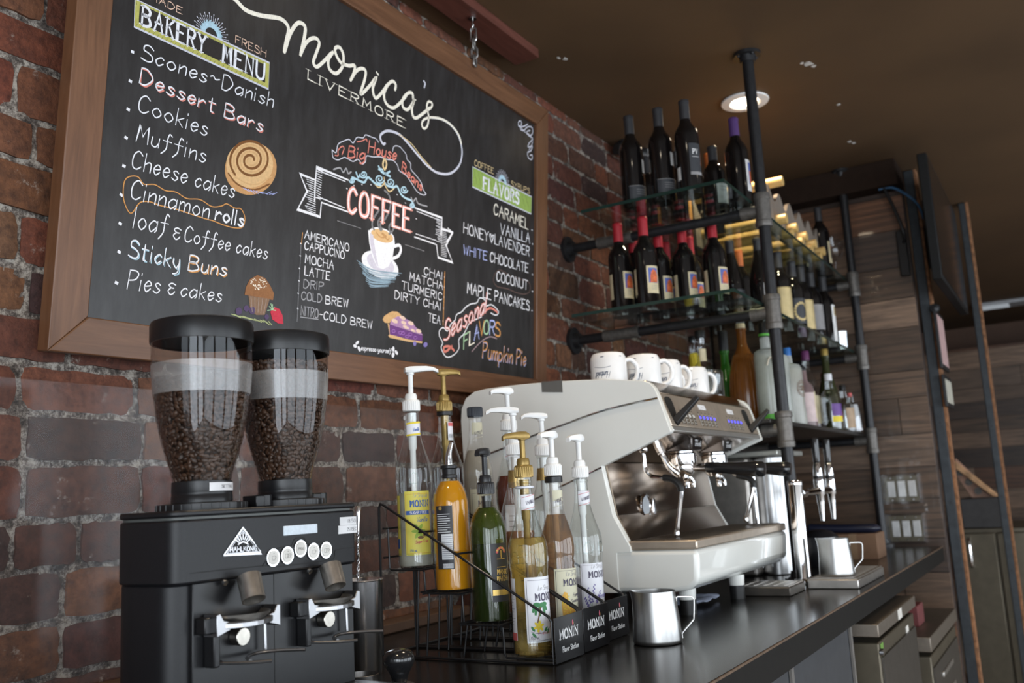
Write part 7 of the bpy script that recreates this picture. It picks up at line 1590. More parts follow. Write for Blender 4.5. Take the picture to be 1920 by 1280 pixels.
for x,y in ((2.29,-.60),(2.625,-.62),(2.93,-.36),(2.29,-.12),(2.93,-.12)):
    mb=MB(); mb.cyl((x,y,0),(x,y,.036),.021,n=24); o=obj('foot',mb,m_rub,em); mb=MB(); mb.lathe([(.0205,.0362),(.0225,.064),(0,.064)],cx=x,cy=y,n=24); obj('foot_sleeve',mb,m_cr,em)
# group heads, portafilters
for gx in (2.505,2.775):
    gy=-.535
    mb=MB(); mb.lathe([(0,.372),(.036,.372),(.0385,.378),(.0385,.404),(.034,.408),(.034,.425),(.030,.43),(0,.43)],cx=gx,cy=gy,n=36); gh=obj('group_head',mb,m_chr,em)
    mb=MB(); mb.hexa([(gx-.045,-.585,.452),(gx+.045,-.585,.452),(gx+.040,-.580,.412),(gx-.040,-.580,.412)],[(gx-.045,-.50,.452),(gx+.045,-.50,.452),(gx+.040,-.50,.412),(gx-.040,-.50,.412)]); gc=obj('group_cover',mb,mat('dark_chrome',(.10,.09,.085),.15,.9),em,bevel=.003)
    mb=MB(); fn=lambda u,v:(u,-.5862+.0013*((.452-v)/.013),v)
    write(mb,'simonelli',gx-.022,.424,gx+.028,.424,.015,.0012,fn,0,gap=1.8); write(mb,'nuova',gx-.022,.437,gx+.0,.437,.008,.0009,fn,0,gap=1.6); obj('maker_name',mb,white_p,gc,smooth=0)
    mb=MB(); mb.lathe([(0,.342),(.020,.342),(.027,.350),(.0335,.360),(.0335,.3715),(0,.3715)],cx=gx,cy=gy,n=32); pfp=obj('portafilter',mb,m_chr,em)
    mb=MB()
    for s in (-1,1): mb.tube(cr_spline([(gx,gy-.006,.345),(gx+s*.012,gy-.012,.338),(gx+s*.021,gy-.016,.326),(gx+s*.020,gy-.017,.312)],4),[.0085]*9+[.0075]*4,10)
    obj('spout',mb,m_chr,pfp)
    mb=MB(); mb.cyl((gx,gy-.03,.366),(gx+.003,gy-.068,.364),.010,.0125,n=20); obj('neck',mb,m_chr,pfp)
    mb=MB(); H=Vector((gx+.003,gy-.066,.364)); E_=Vector((gx+.010,gy-.228,.349)); d=E_-H; Mx=Matrix.Translation(H)@d.to_track_quat('Z','Y').to_matrix().to_4x4(); h=d.length
    mb.lathe([(0,0),(.0135,0),(.0145,.004),(.0150,h*.25),(.0165,h*.5),(.0195,h*.72),(.0215,h*.86),(.0210,h*.95),(.0165,h*.992),(0,h)],n=28,M=Mx); obj('handle',mb,mat('gloss_black_handle',(.014,.014,.015),.16,coat=.4),pfp)
# steam wands
for pts,ru in (([(2.30,-.50,.432),(2.30,-.506,.40),(2.30,-.508,.366),(2.30,-.522,.347),(2.30,-.545,.3415),(2.30,-.575,.337),(2.30,-.594,.325),(2.30,-.602,.303),(2.30,-.592,.25),(2.30,-.581,.196)],(.558,.602)),([(2.90,-.52,.42),(2.90,-.532,.382),(2.90,-.543,.355),(2.90,-.567,.340),(2.90,-.590,.334),(2.90,-.608,.322),(2.90,-.611,.302),(2.90,-.594,.25),(2.90,-.578,.204)],(.563,.604))):
    mb=MB(); P=cr_spline(pts,5); mb.tube(P,.0058,10); w=obj('steam_wand',mb,m_chr,em)
    mb=MB(); i0=max(range(len(P)),key=lambda i:-abs(P[i][1]+ru[0])); i1=min(range(i0,len(P)),key=lambda i:abs(P[i][2]-.300)); mb.tube(P[i0:i1+1],.0092,12); obj('rubber_grip',mb,m_rub,w)
    mb=MB(); e=P[-1]; mb.lathe([(.0058,.012),(.0082,.004),(.0075,-.004),(.003,-.008),(0,-.008)],cx=e[0],cy=e[1],z=e[2],n=14); obj('nozzle',mb,m_chr,w)
    mb=MB(); mb.cyl((e[0],-.495,.447),(e[0],-.51,.418),.016,.013,n=8); mb.ball((e[0],-.506,.418),.0125); obj('wand_joint',mb,m_chr,em)
mb=MB(); mb.cyl((2.37,-.515,.437),(2.37,-.53,.405),.012,.012,n=8); mb.tube(cr_spline([(2.37,-.53,.405),(2.375,-.545,.372),(2.385,-.565,.348)],4),[.006,.007,.008,.009,.010,.0105,.0105,.010,.009],14); obj('hot_water_spout',mb,m_chr,em)
# folded cloth and steel trays on the counter
mb=MB(); n=14; v=[];f=[]
for j in range(6):
    for i in range(n+1):
        t=i/n; v.append((2.345+.235*t+.02*math.sin(j),-.59+.12*j/5+.008*math.sin(t*9+j),.006+.012*abs(math.sin(t*7+j*1.3))+.006*math.sin(j*2+t*4)**2))
for j in range(5):
    for i in range(n): a=j*(n+1)+i; f.append((a,a+1,a+n+2,a+n+1))
mb.add(v,f); cl=obj('folded_cloth',mb,mat('blue_grey_towel',(.30,.33,.42),.9,var=.3,scale=60,bump=.5)); sm=cl.modifiers.new('thick','SOLIDIFY'); sm.thickness=.006; sm.offset=-1; cl.modifiers.new('sub','SUBSURF').levels=1
tag(cl,'crumpled blue grey bar towel lying under the espresso machine','towel')
def drip(name,label,x0,x1,y0,y1,h,perf):
    t=thing(name,label,'drip tray',((x0+x1)/2,(y0+y1)/2,0))
    mb=MB(); mb.box(x0,x1,y0,y1,.0,h-.003); obj('tray',mb,m_ss if not perf else mat('dark_steel',(.09,.08,.07),.4,.7),t,bevel=.003)
    mb=MB(); mb.box(x0+.004,x1-.004,y0+.004,y1-.004,h-.0029,h)
    if perf:
        for i in range(12):
            for j in range(5): mb.cyl((x0+.02+i*(x1-x0-.04)/11,y0+.02+j*(y1-y0-.04)/4,h),(x0+.02+i*(x1-x0-.04)/11,y0+.02+j*(y1-y0-.04)/4,h+.0008),.006,n=8)
    else:
        for i in range(16): x=x0+.02+i*(x1-x0-.04)/15; mb.box(x-.005,x+.005,y0+.015,y1-.015,h,h+.0015)
    obj('grid',mb,m_ss,t); return t
drip('drip_tray','low perforated steel drip tray beside the foot of the espresso machine',2.67,2.835,-.755,-.60,.028,True)
drip('drip_tray','steel drip tray under the beer style tap, with a pitcher standing on it',2.86,3.27,-.90,-.755,.030,False)
pitcher('steel milk pitcher standing on the drip tray by the chrome tap',(2.93,-.828,.0318),-1.2,.108,.0505)
# ---- mugs
m_mug=mat('mug_white',(.80,.79,.78),.16,var=.02,coat=.4); m_chip=mat('chip_dark_blue',(.04,.06,.11),.6)
def mug(label,x,y,z,rz):
    t=thing('mug',label,'mug',(x,y,z),rz,'white mugs upside down on the espresso machine')
    R,H=.049,.103; mb=MB(); mb.lathe([(R-.003,.004),(R-.003,.085),(.03,.09),(0,.09),(0,H),(.034,H),(.042,H-.003),(R-.002,H-.012),(R,H-.024),(R,.002),(R-.0015,0),(R-.003,.004)],n=44); obj('body',mb,m_mug,t,local=True)
    mb=MB(); pts=[(R-.002,0,.083),(R+.014,0,.084),(R+.028,0,.070),(R+.031,0,.052),(R+.024,0,.030),(R+.008,0,.019),(R-.002,0,.018)]; P=cr_spline(pts,5)
    Q=[]; mb.tube(P,.0062,10); h=obj('handle',mb,m_mug,t,local=True)
    for v in h.data.vertices: v.co.y*=1.35
    mb=MB(); mb.strip([(p[0]*1.0-.0,p[2]) for p in P[4:16]],.0024,lambda u,v:(u-.0052*math.cos((v-.05)*28),.006,v)); 
    fn=lambda off:cyl_fn(R+off,-2.15)
    mb=MB(); mb.poly(blob((-.002,.088),.0055,.0012),fn(.0003)); mb.poly(blob((.05,.0885),.004,.0009),fn(.0003)); obj('glaze_chip',mb,m_chip,t,local=True,smooth=0,tri=True)
    mb=MB(); f0=lambda u,v:fn(.0003)(-u,.050-v)     # lettering is printed the other way up, as the mug stands on its rim
    write(mb,'Humboldt',-.018,.002,.024,.002,.016,.0016,f0,0,slant=.3,gap=1.6); mb.strip(cr_spline([(-.02,-.012),(.0,-.009),(.028,-.013)],4),.0011,f0); obj('printed_name',mb,m_chip,t,local=True,smooth=0)
    return t
mug('white mug at the near end of the row on the coffee machine, script facing out',2.275,-.435,.5764,-.85)
mug('white mug second in the row, partly behind the nearest mug handle',2.385,-.488,.5764,-1.0)
mug('white mug third in the row, behind the left lever of the machine',2.545,-.488,.5764,-.75)
mug('white mug in the back row between the third and the farthest mugs',2.655,-.425,.5764,-.75)
mug('white mug farthest along, next to the clear glass on the machine',2.775,-.488,.5764,-.7)
gl=thing('drinking_glass','clear glass tumbler upside down beside the farthest white mug','glass',(2.915,-.490,.5764))
mb=MB(); mb.lathe([(.048,0),(.050,.002),(.050,.098),(.046,.104),(0,.105),(0,.096),(.044,.094),(.0475,.09),(.0475,.002),(.048,0)],n=40); obj('tumbler',mb,glass('thick_tumbler',(.90,.92,.92),.26,.75,.03),gl,local=True)
# ================================================================ pipe shelving with glass shelves
m_pipe=mat('black_iron_pipe',(.022,.022,.024),.38,.35,.2,60); m_fit=mat('grey_iron_fitting',(.13,.12,.11),.45,.5,.2,80)
sf=thing('pipe_shelf_frame','black iron pipe shelf frame running from the counter up to the ceiling','shelf frame',(3.83,-.35,0))
SX=(3.073,4.585); SZ=(1.2225,.8715,.482)
for x in SX:
    mb=MB(); mb.cyl((x,-.68,.012),(x,-.68,CEIL-.012),.0195,n=20); obj('post',mb,m_pipe,sf)
    for za,zb in ((0,.012),(CEIL-.012,CEIL-.0005)):
        mb=MB(); mb.cyl((x,-.68,za),(x,-.68,zb),.046,n=32); s=1 if za==0 else -1; mb.cyl((x,-.68,.006 if s>0 else CEIL-.006),(x,-.68,.034 if s>0 else CEIL-.034),.030,.026,n=24)
        for k in range(4): a=PI/4+k*PI/2; mb.ball((x+.034*math.cos(a),-.68+.034*math.sin(a),zb if s>0 else za),.006,6)
        obj('floor_flange' if s>0 else 'ceiling_flange',mb,m_pipe,sf,smooth=40)
    for z in SZ:
        mb=MB(); mb.lathe([(.0196,-.058),(.027,-.058),(.0285,-.052),(.0285,-.040),(.0262,-.037),(.0262,.037),(.0285,.040),(.0285,.052),(.027,.058),(.0196,.058)],cx=x,cy=-.68,z=z,n=28); mb.cyl((x,-.66,z),(x,-.612,z),.0205,n=20); mb.cyl((x,-.627,z),(x,-.606,z),.0222,n=20); obj('tee_fitting',mb,m_fit,sf)
        mb=MB(); mb.cyl((x,-.607,z),(x,.058,z),.0172,n=18); obj('side_pipe',mb,m_pipe,sf)
        mb=MB(); mb.cyl((x,.070,z),(x,.056,z),.050,n=32); mb.cyl((x,.058,z),(x,.036,z),.030,.026,n=24); obj('wall_flange',mb,m_pipe,sf)
        mb=MB(); mb.cyl((x,-.10,z),(x,-.062,z),.0222,n=20); mb.cyl((x,-.20,z),(x,-.185,z),.0225,n=20); mb.cyl((x,-.095,z),(x,-.185,z),.0205,n=20); obj('coupling',mb,m_fit,sf)
def gshelf(label,z,yb):
    t=thing('glass_shelf',label,'shelf',(3.68,-.4,z),0,'glass shelves on the iron pipes'); 
    mb=MB(); mb.box(2.762,4.63,-.649,yb,z+.0005,z+.0115); obj('pane',mb,glass('shelf_glass',(.86,.92,.88),.05,.55,.03),t)
    mb=MB(); 
    for q in ((2.7612,2.7619,-.649,yb),(2.762,4.63,-.6499,-.6491)): mb.box(*q,z+.0006,z+.0114)
    obj('polished_edge',mb,mat('green_glass_edge',(.012,.030,.024),.15,0,.1),t); return t
gshelf('upper glass shelf carrying wine bottles and the wooden wine rack',1.2455,-.15)
gshelf('middle glass shelf carrying the red capped wine bottles',.8945,-.09)
mb=MB(); mb.box(3.03,4.64,-.648,-.02,.5046,.5194); tag(obj('spirits_shelf',mb,mat('black_shelf_board',(.018,.017,.016),.3),bevel=.002),'lowest shelf, a black board carrying the spirits bottles','shelf')
# ---- wine
m_wg=mat('dark_wine_glass',(.006,.005,.005),.07,coat=.3,var=.02); m_wgreen=mat('dark_green_glass',(.012,.020,.010),.07,coat=.3)
BOR=[(0,.004),(.018,.003),(.030,0),(.0400,.003),(.0408,.012),(.0408,.205),(.0398,.218),(.0350,.234),(.0260,.248),(.0195,.260),(.0165,.275),(.0160,.330),(.0158,.334)]
BUR=[(0,.004),(.018,.003),(.030,0),(.0425,.003),(.0435,.012),(.0435,.150),(.0420,.172),(.0360,.205),(.0280,.240),(.0215,.268),(.0172,.29),(.0163,.330),(.0158,.334)]
def cap_mat(k): return {'red':mat('capsule_red',(.36,.018,.028),.4),'black':mat('capsule_charcoal',(.03,.03,.033),.42),'purple':mat('capsule_purple',(.095,.045,.17),.4),'orange':mat('capsule_orange',(.60,.16,.04),.45),'white':mat('capsule_white',(.62,.58,.56),.5)}[k]
def wine(name,label,x,y,z,cap,lab_,group,prof=BOR,H=.335,turn=.55,glassm=None):
    s=H/.335; t=thing(name,label,'bottle',(x,y,z),0,group)
    P=[(r,h*s) for r,h in prof]
    mb=MB(); mb.lathe(P,n=36); obj('bottle_glass',mb,glassm or m_wg,t,local=True)
    mb=MB(); mb.lathe([(.0172,.268*s),(.0174,.275*s),(.0170,.328*s),(.0180,.329*s),(.0180,.337*s),(.0165,.3395*s),(0,.340*s)],n=24); obj('capsule',mb,cap_mat(cap),t,local=True)
    a=FA+turn; r=max(q[0] for q in prof)+.0004
    def patch_part(nm,m,u0,u1,z0,z1,ext=()):
        mb=MB(); patch(mb,r,a,u0,u1,z0*s,z1*s); p=obj(nm,mb,m,t,local=True)
        if ext:
            mb=MB(); ms=[]
            for k,(fn_,mm) in enumerate(ext): fn_(mb,cyl_fn(r+.0004+.0002*k,a),k); ms.append(mm)
            obj('label_print',mb,ms,p,local=True,smooth=0,tri=True)
        return p
    lab_(patch_part); return t
art_b=mat('label_art_blue',(.10,.14,.42),.5); art_o=mat('label_art_orange',(.62,.14,.05),.5,var=.4,scale=120); lcr=mat('wine_label_cream',(.66,.56,.36),.5); lgr=mat('wine_label_grey',(.25,.24,.24),.5); ldk=mat('wine_label_charcoal',(.040,.042,.048),.4); lwh=mat('wine_label_white',(.72,.71,.70),.5); lgd=mat('wine_label_gold',(.56,.43,.20),.38,.35); lor=mat('wine_label_orange',(.55,.24,.05),.5)
def rect(u0,u1,z0,z1): return lambda mb,f,k: mb.add([f(u0+(u1-u0)*i/6,z) for z in(z0,z1) for i in range(7)],[(i,i+1,i+8,i+7) for i in range(6)],k)
def L_red(pp):
    pp('label',lcr,-.021,.026,.062,.158,((rect(-.015,.021,.098,.150),art_b),(lambda mb,f,k: mb.poly([(-.010,.099),(.019,.099),(.021,.125),(.014,.140),(.004,.146),(-.004,.138),(-.009,.122)],f,k),art_o),(lambda mb,f,k:[mb.strip([(-.008,.088-.006*i),(.014,.088-.006*i)],.0012,f,k) for i in range(3)],lgr)))
    pp('back_label',lcr,-.085,-.062,.062,.152)
def L_black(pp): pp('lower_label',ldk,-.045,.045,.030,.075,((lambda mb,f,k: mb.strip([(-.045,.0755),(.045,.0755)],.0016,f,k),lgr),(lambda mb,f,k:[mb.strip([(-.02,.062-.008*i),(.02,.062-.008*i)],.0014,f,k) for i in range(3)],lgr))); pp('moon_label',lwh,.010,.034,.125,.172)
def L_bl2(pp): 
    def wr(mb,f,k): write(mb,'PV',-.008,.138,.010,.138,.016,.003,f,k,serif=True); mb.strip([(-.012,.128),(.014,.128)],.0012,f,k)
    pp('label',ldk,-.020,.026,.078,.175,((wr,lwh),)); pp('silver_band',lgr,-.020,.026,.066,.077); pp('back_label',lwh,-.075,-.055,.055,.10)
def L_purple(pp): pp('label',lwh,.0,.045,.06,.175,((rect(.012,.034,.085,.165),art_b),(rect(.016,.030,.09,.135),art_o)))
def L_white(pp): pp('label',lwh,-.028,.030,.062,.155,((lambda mb,f,k:[mb.strip([(-.015,.135-.012*i),(.016,.135-.012*i)],.0016,f,k) for i in range(4)],lgr),))
def L_cream(pp): pp('label',lcr,-.004,.036,.06,.165,((rect(.012,.030,.085,.16),ldk),(rect(.016,.024,.13,.15),art_o)))
def L_gold(pp): pp('label',lgd,-.040,.040,.055,.185,((lambda mb,f,k:[mb.strip([(-.038,.062+.007*i),(.038,.062+.007*i)],.0013,f,k) for i in range(17)],lcr),))
def L_seal(pp):
    def seal(mb,f,k):
        for i in range(18): a=2*PI*i/18; mb.poly(blob((.0+.030*math.cos(a),.115+.036*math.sin(a)),.006,.006,8),f,k)
    pp('label',ldk,-.04,.042,.062,.172,((seal,lgd),))
def L_greyl(pp): pp('label',lgr,-.034,.034,.07,.185)
def L_whl(pp): pp('label',lwh,-.004,.034,.03,.20,((rect(.010,.026,.15,.19),lgd),))
def L_none(pp): pp('label',ldk,-.02,.02,.08,.14)
def L_or(pp): pp('label',lor,.0,.036,.06,.15)
def L_tag(pp): pp('label',ldk,-.02,.02,.08,.14)
G1='wine bottles on the upper glass shelf'; G2='wine bottles on the middle glass shelf'
z1=1.2572
wine('wine_bottle','dark bottle with charcoal capsule and half moon label, nearest the bricks on the upper shelf',2.888,-.296,z1,'black',L_black,G1)
wine('wine_bottle','dark bottle with charcoal capsule, second from the bricks on the upper shelf front',2.888,-.404,z1,'black',L_black,G1,turn=.4)
wine('wine_bottle','dark bottle with a grey lettered label, third from the bricks on the upper shelf',2.882,-.501,z1,'black',L_bl2,G1,turn=.35)
wine('wine_bottle','dark bottle with a purple capsule and white picture label beside the front post',3.140,-.590,z1,'purple',L_purple,G1,turn=.45)
wine('wine_bottle','bottle with an orange capsule behind the lettered bottle on the upper shelf',3.425,-.398,z1,'orange',L_white,G1)
wine('wine_bottle','orange labelled bottle behind the gap between the first two upper shelf bottles',3.305,-.186,z1,'black',L_or,G1)
wine('wine_bottle','orange labelled bottle behind the second and third upper shelf bottles',3.326,-.304,z1,'black',L_or,G1)
wine('wine_bottle','white labelled bottle behind the glass edge near the front post on the upper shelf',3.19,-.488,z1,'black',L_white,G1,H=.27)
wine('wine_bottle','charcoal topped bottle beside the wine rack on the upper shelf',4.47,-.468,z1,'black',L_cream,G1)
wine('wine_bottle','cream labelled dark bottle near the far post on the upper shelf',4.475,-.575,z1,'black',L_cream,G1,turn=.5)
wg=thing('wine_glass','clear stemmed wine glass beside the cream labelled bottle on the upper shelf','wine glass',(4.60,-.605,z1))
mb=MB(); mb.lathe([(0,.002),(.034,.001),(.034,.003),(.006,.008),(.004,.02),(.004,.085),(.008,.095),(.03,.108),(.043,.135),(.045,.165),(.038,.205),(.033,.225)],n=32); obj('bowl_and_stem',mb,glass('wine_glass_clear',(.97,.97,.97),.06,.8,.02),wg,local=True)
z2=.9062
for k,(x,y,w) in enumerate(((2.959,-.193,'front bottle nearest the bricks'),(3.134,-.175,'second row bottle nearest the bricks'),(2.946,-.294,'front bottle second from the bricks'),(3.129,-.275,'second row bottle peeping over the second front bottle'),(3.321,-.230,'third row bottle nearest the bricks'),(3.130,-.367,'second row bottle with a whole label right of the pair'),(3.310,-.329,'third row bottle half behind the others'),(3.138,-.477,'bottle nearest the front edge of the glass'))):
    wine('wine_bottle','red capsuled wine, %s'%w,x,y,z2,'red',L_red,G2,turn=(.55,.5,.35,.5,.5,.55,.5,.5)[k])
for x,y,c,l,pr,w,tn in ((3.473,-.434,'black',L_none,BUR,'sloping shouldered black bottle right of the red capsuled wines',.5),(3.51,-.532,'black',L_white,BUR,'broad black bottle with a white label just left of the front post',.55),(3.639,-.417,'orange',L_none,BOR,'dark bottle with an orange capsule left of the front post',.5),
  (3.781,-.536,'black',L_gold,BOR,'dark bottle with a wide striped gold label right of the front post',.35),(3.995,-.538,'black',L_seal,BOR,'dark bottle with a round gold wreath on its label',.3),(4.128,-.543,'black',L_gold,BOR,'dark bottle with a narrow gold label right of the wreath label',.75),(4.27,-.552,'black',L_greyl,BOR,'dark bottle with a plain grey label on the middle shelf',.4),(4.405,-.575,'black',L_whl,BOR,'dark bottle with a tall white label nearest the far post',.45),(4.36,-.44,'white',L_none,BOR,'dark bottle with a pale capsule behind the gold labels',.5),(4.50,-.46,'black',L_none,BOR,'dark bottle at the back by the far post of the middle shelf',.5),(3.62,-.30,'black',L_none,BOR,'dark bottle deep in the middle shelf behind the front post',.5)):
    wine('wine_bottle',w,x,y,z2,c,l,G2,pr,turn=tn)
tb=thing('glass_tumbler','short clear tumbler at the far end of the middle shelf','glass',(4.535,-.60,z2)); mb=MB(); mb.lathe([(0,.008),(.034,.008),(.036,.004),(.040,.09),(.0385,.09),(.035,.01)],n=28); obj('tumbler',mb,glass('thick_tumbler',(.95,.95,.95),.10,.75,.02),tb,local=True)
# wooden wine rack lying along the shelf
wr=thing('wine_rack','wooden countertop wine rack with scalloped sides lying along the upper glass shelf','wine rack',(3.75,-.5,z1))
m_wrk=wood('pale_rack_wood',(.14,.115,.095),(.24,.20,.165),.55,(9,9,1),5); m_dow=wood('golden_dowel',(.52,.33,.11),(.68,.46,.18),.35,(1,8,8),6)
for y in (-.60,-.30):
    pts=[(3.49,z1)]+[(3.49+.80*k/48,z1+.165+.026*math.cos(2*PI*k/48*5)*1) for k in range(49)]+[(4.29,z1)]
    mb=MB(); mb.prism(pts,'y',y,y+.016); obj('scalloped_side',mb,m_wrk,wr,bevel=.001)
for k,(x,z) in enumerate([(3.57+.16*i,z1+.215) for i in range(1)]+[(3.57+.16*i,z1+.062) for i in range(5)]+[(3.65+.16*i,z1+.022) for i in range(4)]):
    mb=MB(); mb.cyl((x,-.64,z),(x,-.25,z),.020,n=20); o=obj('dowel',mb,m_dow,wr)
# ---- spirits on the lowest shelf
z3=.5197
def spirit(name,label,x,y,prof,shell,H,capm,caph=.03,capr=.016,liq=None,level=0,labels=(),turn=.5):
    t=thing(name,label,'bottle',(x,y,z3),0,'spirits bottles on the lowest shelf'); mz=max(h for r,h in prof); s=H/mz; P=[(r,h*s) for r,h in prof]
    mb=MB(); mb.lathe(P,n=36); obj('bottle_glass',mb,shell,t,local=True)
    if liq: mb=MB(); mb.lathe(inner(P,level*H),n=30); obj('liquor',mb,liq,t,local=True)
    mb=MB(); r=capr; mb.lathe([(r*.9,H-.006),(r,H-.005),(r,H+caph-.003),(r*.9,H+caph),(0,H+caph)],n=24); obj('cap',mb,capm,t,local=True)
    for m,u0,u1,a,b in labels:
        mb=MB(); rr_=max(prof_r(P,a*H),prof_r(P,b*H)); patch(mb,prof_r(P,a*H)+.0006,FA+turn,u0,u1,a*H,b*H,r2=prof_r(P,b*H)+.0006); obj('label',mb,m,t,local=True)
    return t
ROUND=[(0,0),(.046,0),(.050,.01),(.050,.13),(.044,.165),(.028,.19),(.0165,.205),(.0155,.28),(.017,.285)]
TALL=[(0,0),(.038,0),(.040,.01),(.040,.19),(.032,.22),(.0175,.245),(.0155,.30)]
CONE=[(0,0),(.043,0),(.048,.01),(.047,.10),(.040,.16),(.030,.20),(.021,.23),(.0155,.26),(.0155,.30),(.019,.302),(.019,.312)]
PEAR=[(0,0),(.050,0),(.055,.01),(.056,.10),(.0545,.15),(.048,.20),(.036,.242),(.023,.272),(.0175,.29),(.0170,.335),(.020,.337),(.020,.345)]
FROST=[(0,0),(.041,0),(.043,.006),(.043,.228),(.038,.245),(.0175,.255),(.0165,.30)]
SQ=[(0,0),(.046,0),(.05,.01),(.047,.09),(.049,.10),(.048,.20),(.040,.215),(.018,.222),(.0155,.25)]
gclr=glass('spirit_glass',(.88,.89,.88),.13,.85,.04); gfrost=glass('frosted_spirit_glass',(.85,.88,.85),.08,.4,.3,.38,(.62,.64,.60)); ggrn=mat('green_spirit_glass',(.03,.16,.015),.12,trans=.3); gamb=mat('amber_spirit_glass',(.16,.055,.010),.16,trans=.1,bump=0); gpink=mat('rose_glass',(.32,.22,.22),.2,trans=.4); golv=mat('olive_glass',(.030,.035,.012),.12); 
spirit('spirits_bottle','round clear spirits bottle with a dark stopper behind the mugs',3.18,-.385,ROUND,gclr,.32,m_blk,.022,.019,liquid('silver_spirit',(.55,.52,.45),.42),.55,((lcr,-.02,.02,.72,.86),))
spirit('spirits_bottle','clear bottle with a yellow neck wrap behind the round stoppered bottle',3.34,-.30,CONE,gclr,.335,m_blk,.018,.017,liquid('gold_spirit',(.42,.26,.05),.3),.6,((pyel,-.09,.09,.68,.86),))
spirit('spirits_bottle','bright green bottle with a tall black cap behind the amber bottle',3.36,-.41,CONE,ggrn,.285,m_blk,.075,.0185)
b=spirit('spirits_bottle','ribbed amber pear shaped bottle with a yellow gourd tag',3.276,-.505,PEAR,gamb,.345,mat('cork_cream',(.55,.46,.28),.6),.018,.017)
mb=MB()
for k in range(26): a=2*PI*k/26; mb.tube([(prof_r(PEAR,z)*math.cos(a),prof_r(PEAR,z)*math.sin(a),z) for z in (.012,.05,.10,.14,.18,.22,.25)],.0026,5)
obj('glass_rib',mb,gamb,b,local=True)
mb=MB(); c,s=math.cos(FA+1.1),math.sin(FA+1.1); mb.ball((.060*c,.060*s,.075),.03,14,0,(.66,.4,1.25)); mb.ball((.058*c,.058*s,.125),.024,14,0,(.66,.4,1.35)); obj('gourd_tag',mb,mat('gourd_yellow',(.60,.36,.08),.45,var=.2,scale=40),b,local=True)
mb=MB(); mb.strip([(.0,.16),(.004,.215)],.017,lambda u,v:((.047-(v-.16)*.25)*math.cos(FA+.9+u*20),(.047-(v-.16)*.25)*math.sin(FA+.9+u*20),v)); obj('label',mb,lcr,b,local=True)
b=spirit('spirits_bottle','tall frosted bottle with a black cap, green base and white cord',3.222,-.602,FROST,gfrost,.300,m_blk,.045,.0185,mat('frost_liquor',(.42,.43,.38),.6),.78)
for pr_,nm in (([(.0436,.002),(.0440,.004),(.0440,.022),(.0436,.024)],'green_base_band'),([(.0185,.298),(.020,.300),(.020,.306),(.0185,.307)],'green_neck_ring')):
    mb=MB(); mb.lathe(pr_,n=36); obj(nm,mb,mat('lime_band',(.10,.42,.05),.4),b,local=True)
a=FA+.15; c,s=math.cos(a),math.sin(a); mb=MB(); rr_=.049; P=[(rr_*math.cos(a+q),rr_*math.sin(a+q),z) for q,z in((-.45,.19),(-.25,.215),(.0,.21),(.15,.17),(.2,.11),(.25,.075),(.1,.06))]; mb.tube(cr_spline(P,4),.0028,7); mb.ball(P[5],.006,8); obj('cord',mb,mat('cotton_cord',(.62,.56,.46),.8),b,local=True)
spirit('spirits_bottle','black capped frosted bottle half hidden by the front post',3.36,-.60,FROST,gfrost,.295,m_blk,.03,.017,None,0,((lcr,-.02,.02,.86,.98),))
b=spirit('spirits_bottle','square shouldered tan bottle with a blue stopper and round emblem',3.56,-.590,SQ,gfrost,.265,mat('stopper_blue',(.03,.14,.42),.4),.03,.015,mat('tan_liquor',(.30,.24,.17),.5),.8)
mb=MB(); a0=FA+.7; f=cyl_fn(.0503,a0); 
for r in (.020,.026): mb.strip([(r*math.cos(2*PI*k/24),.135+r*1.15*math.sin(2*PI*k/24)) for k in range(25)],.0022,f)
write(mb,'OB',-.012,.128,.012,.128,.016,.0028,f); obj('emblem',mb,pbrn,b,local=True,smooth=0)
spirit('spirits_bottle','clear bottle with a purple foil neck and cream label',4.075,-.537,TALL,gclr,.31,mat('capsule_plum',(.12,.03,.10),.4),.035,.017,liquid('plum_liquor',(.35,.22,.2),.3),.5,((lcr,-.03,.03,.10,.48),))
spirit('spirits_bottle','pale pink labelled bottle right of the tan bottle',3.80,-.583,TALL,gpink,.23,m_blk,.02,.014,None,0,((mat('label_rose',(.60,.47,.46),.5),-.045,.045,.1,.6),(lcr,.01,.04,.15,.62)))
spirit('spirits_bottle','short clear bottle with a white cap and purple and gold label',4.05,-.628,TALL,gclr,.21,lwhite,.024,.016,None,0,((mat('label_violet',(.14,.06,.26),.5),-.034,.034,.26,.5),(pyel,-.034,.034,.14,.25)))
spirit('spirits_bottle','tall olive green bottle with red and blue label',4.234,-.585,CONE,golv,.335,mat('gold_collar',(.40,.28,.08),.35,.5),.03,.016,None,0,((pblue,-.02,.04,.12,.34),(pred,.0,.032,.16,.26)))
spirit('spirits_bottle','small dark bottle with a maroon capsule near the far post',4.42,-.535,CONE,golv,.225,mat('capsule_maroon',(.10,.02,.025),.4),.055,.017,None,0,((lgr,-.03,.03,.05,.42),))
spirit('spirits_bottle','slim white labelled bottle with a red cap at the end of the lowest shelf',4.48,-.625,TALL,gclr,.17,pred,.012,.010,None,0,((lwhite,-.028,.03,.05,.75),))
spirit('spirits_bottle','brown labelled bottle behind the white labelled one at the shelf end',4.36,-.62,TALL,gclr,.19,m_blk,.02,.014,None,0,((mat('label_tan',(.40,.28,.18),.5),-.03,.035,.08,.55),))
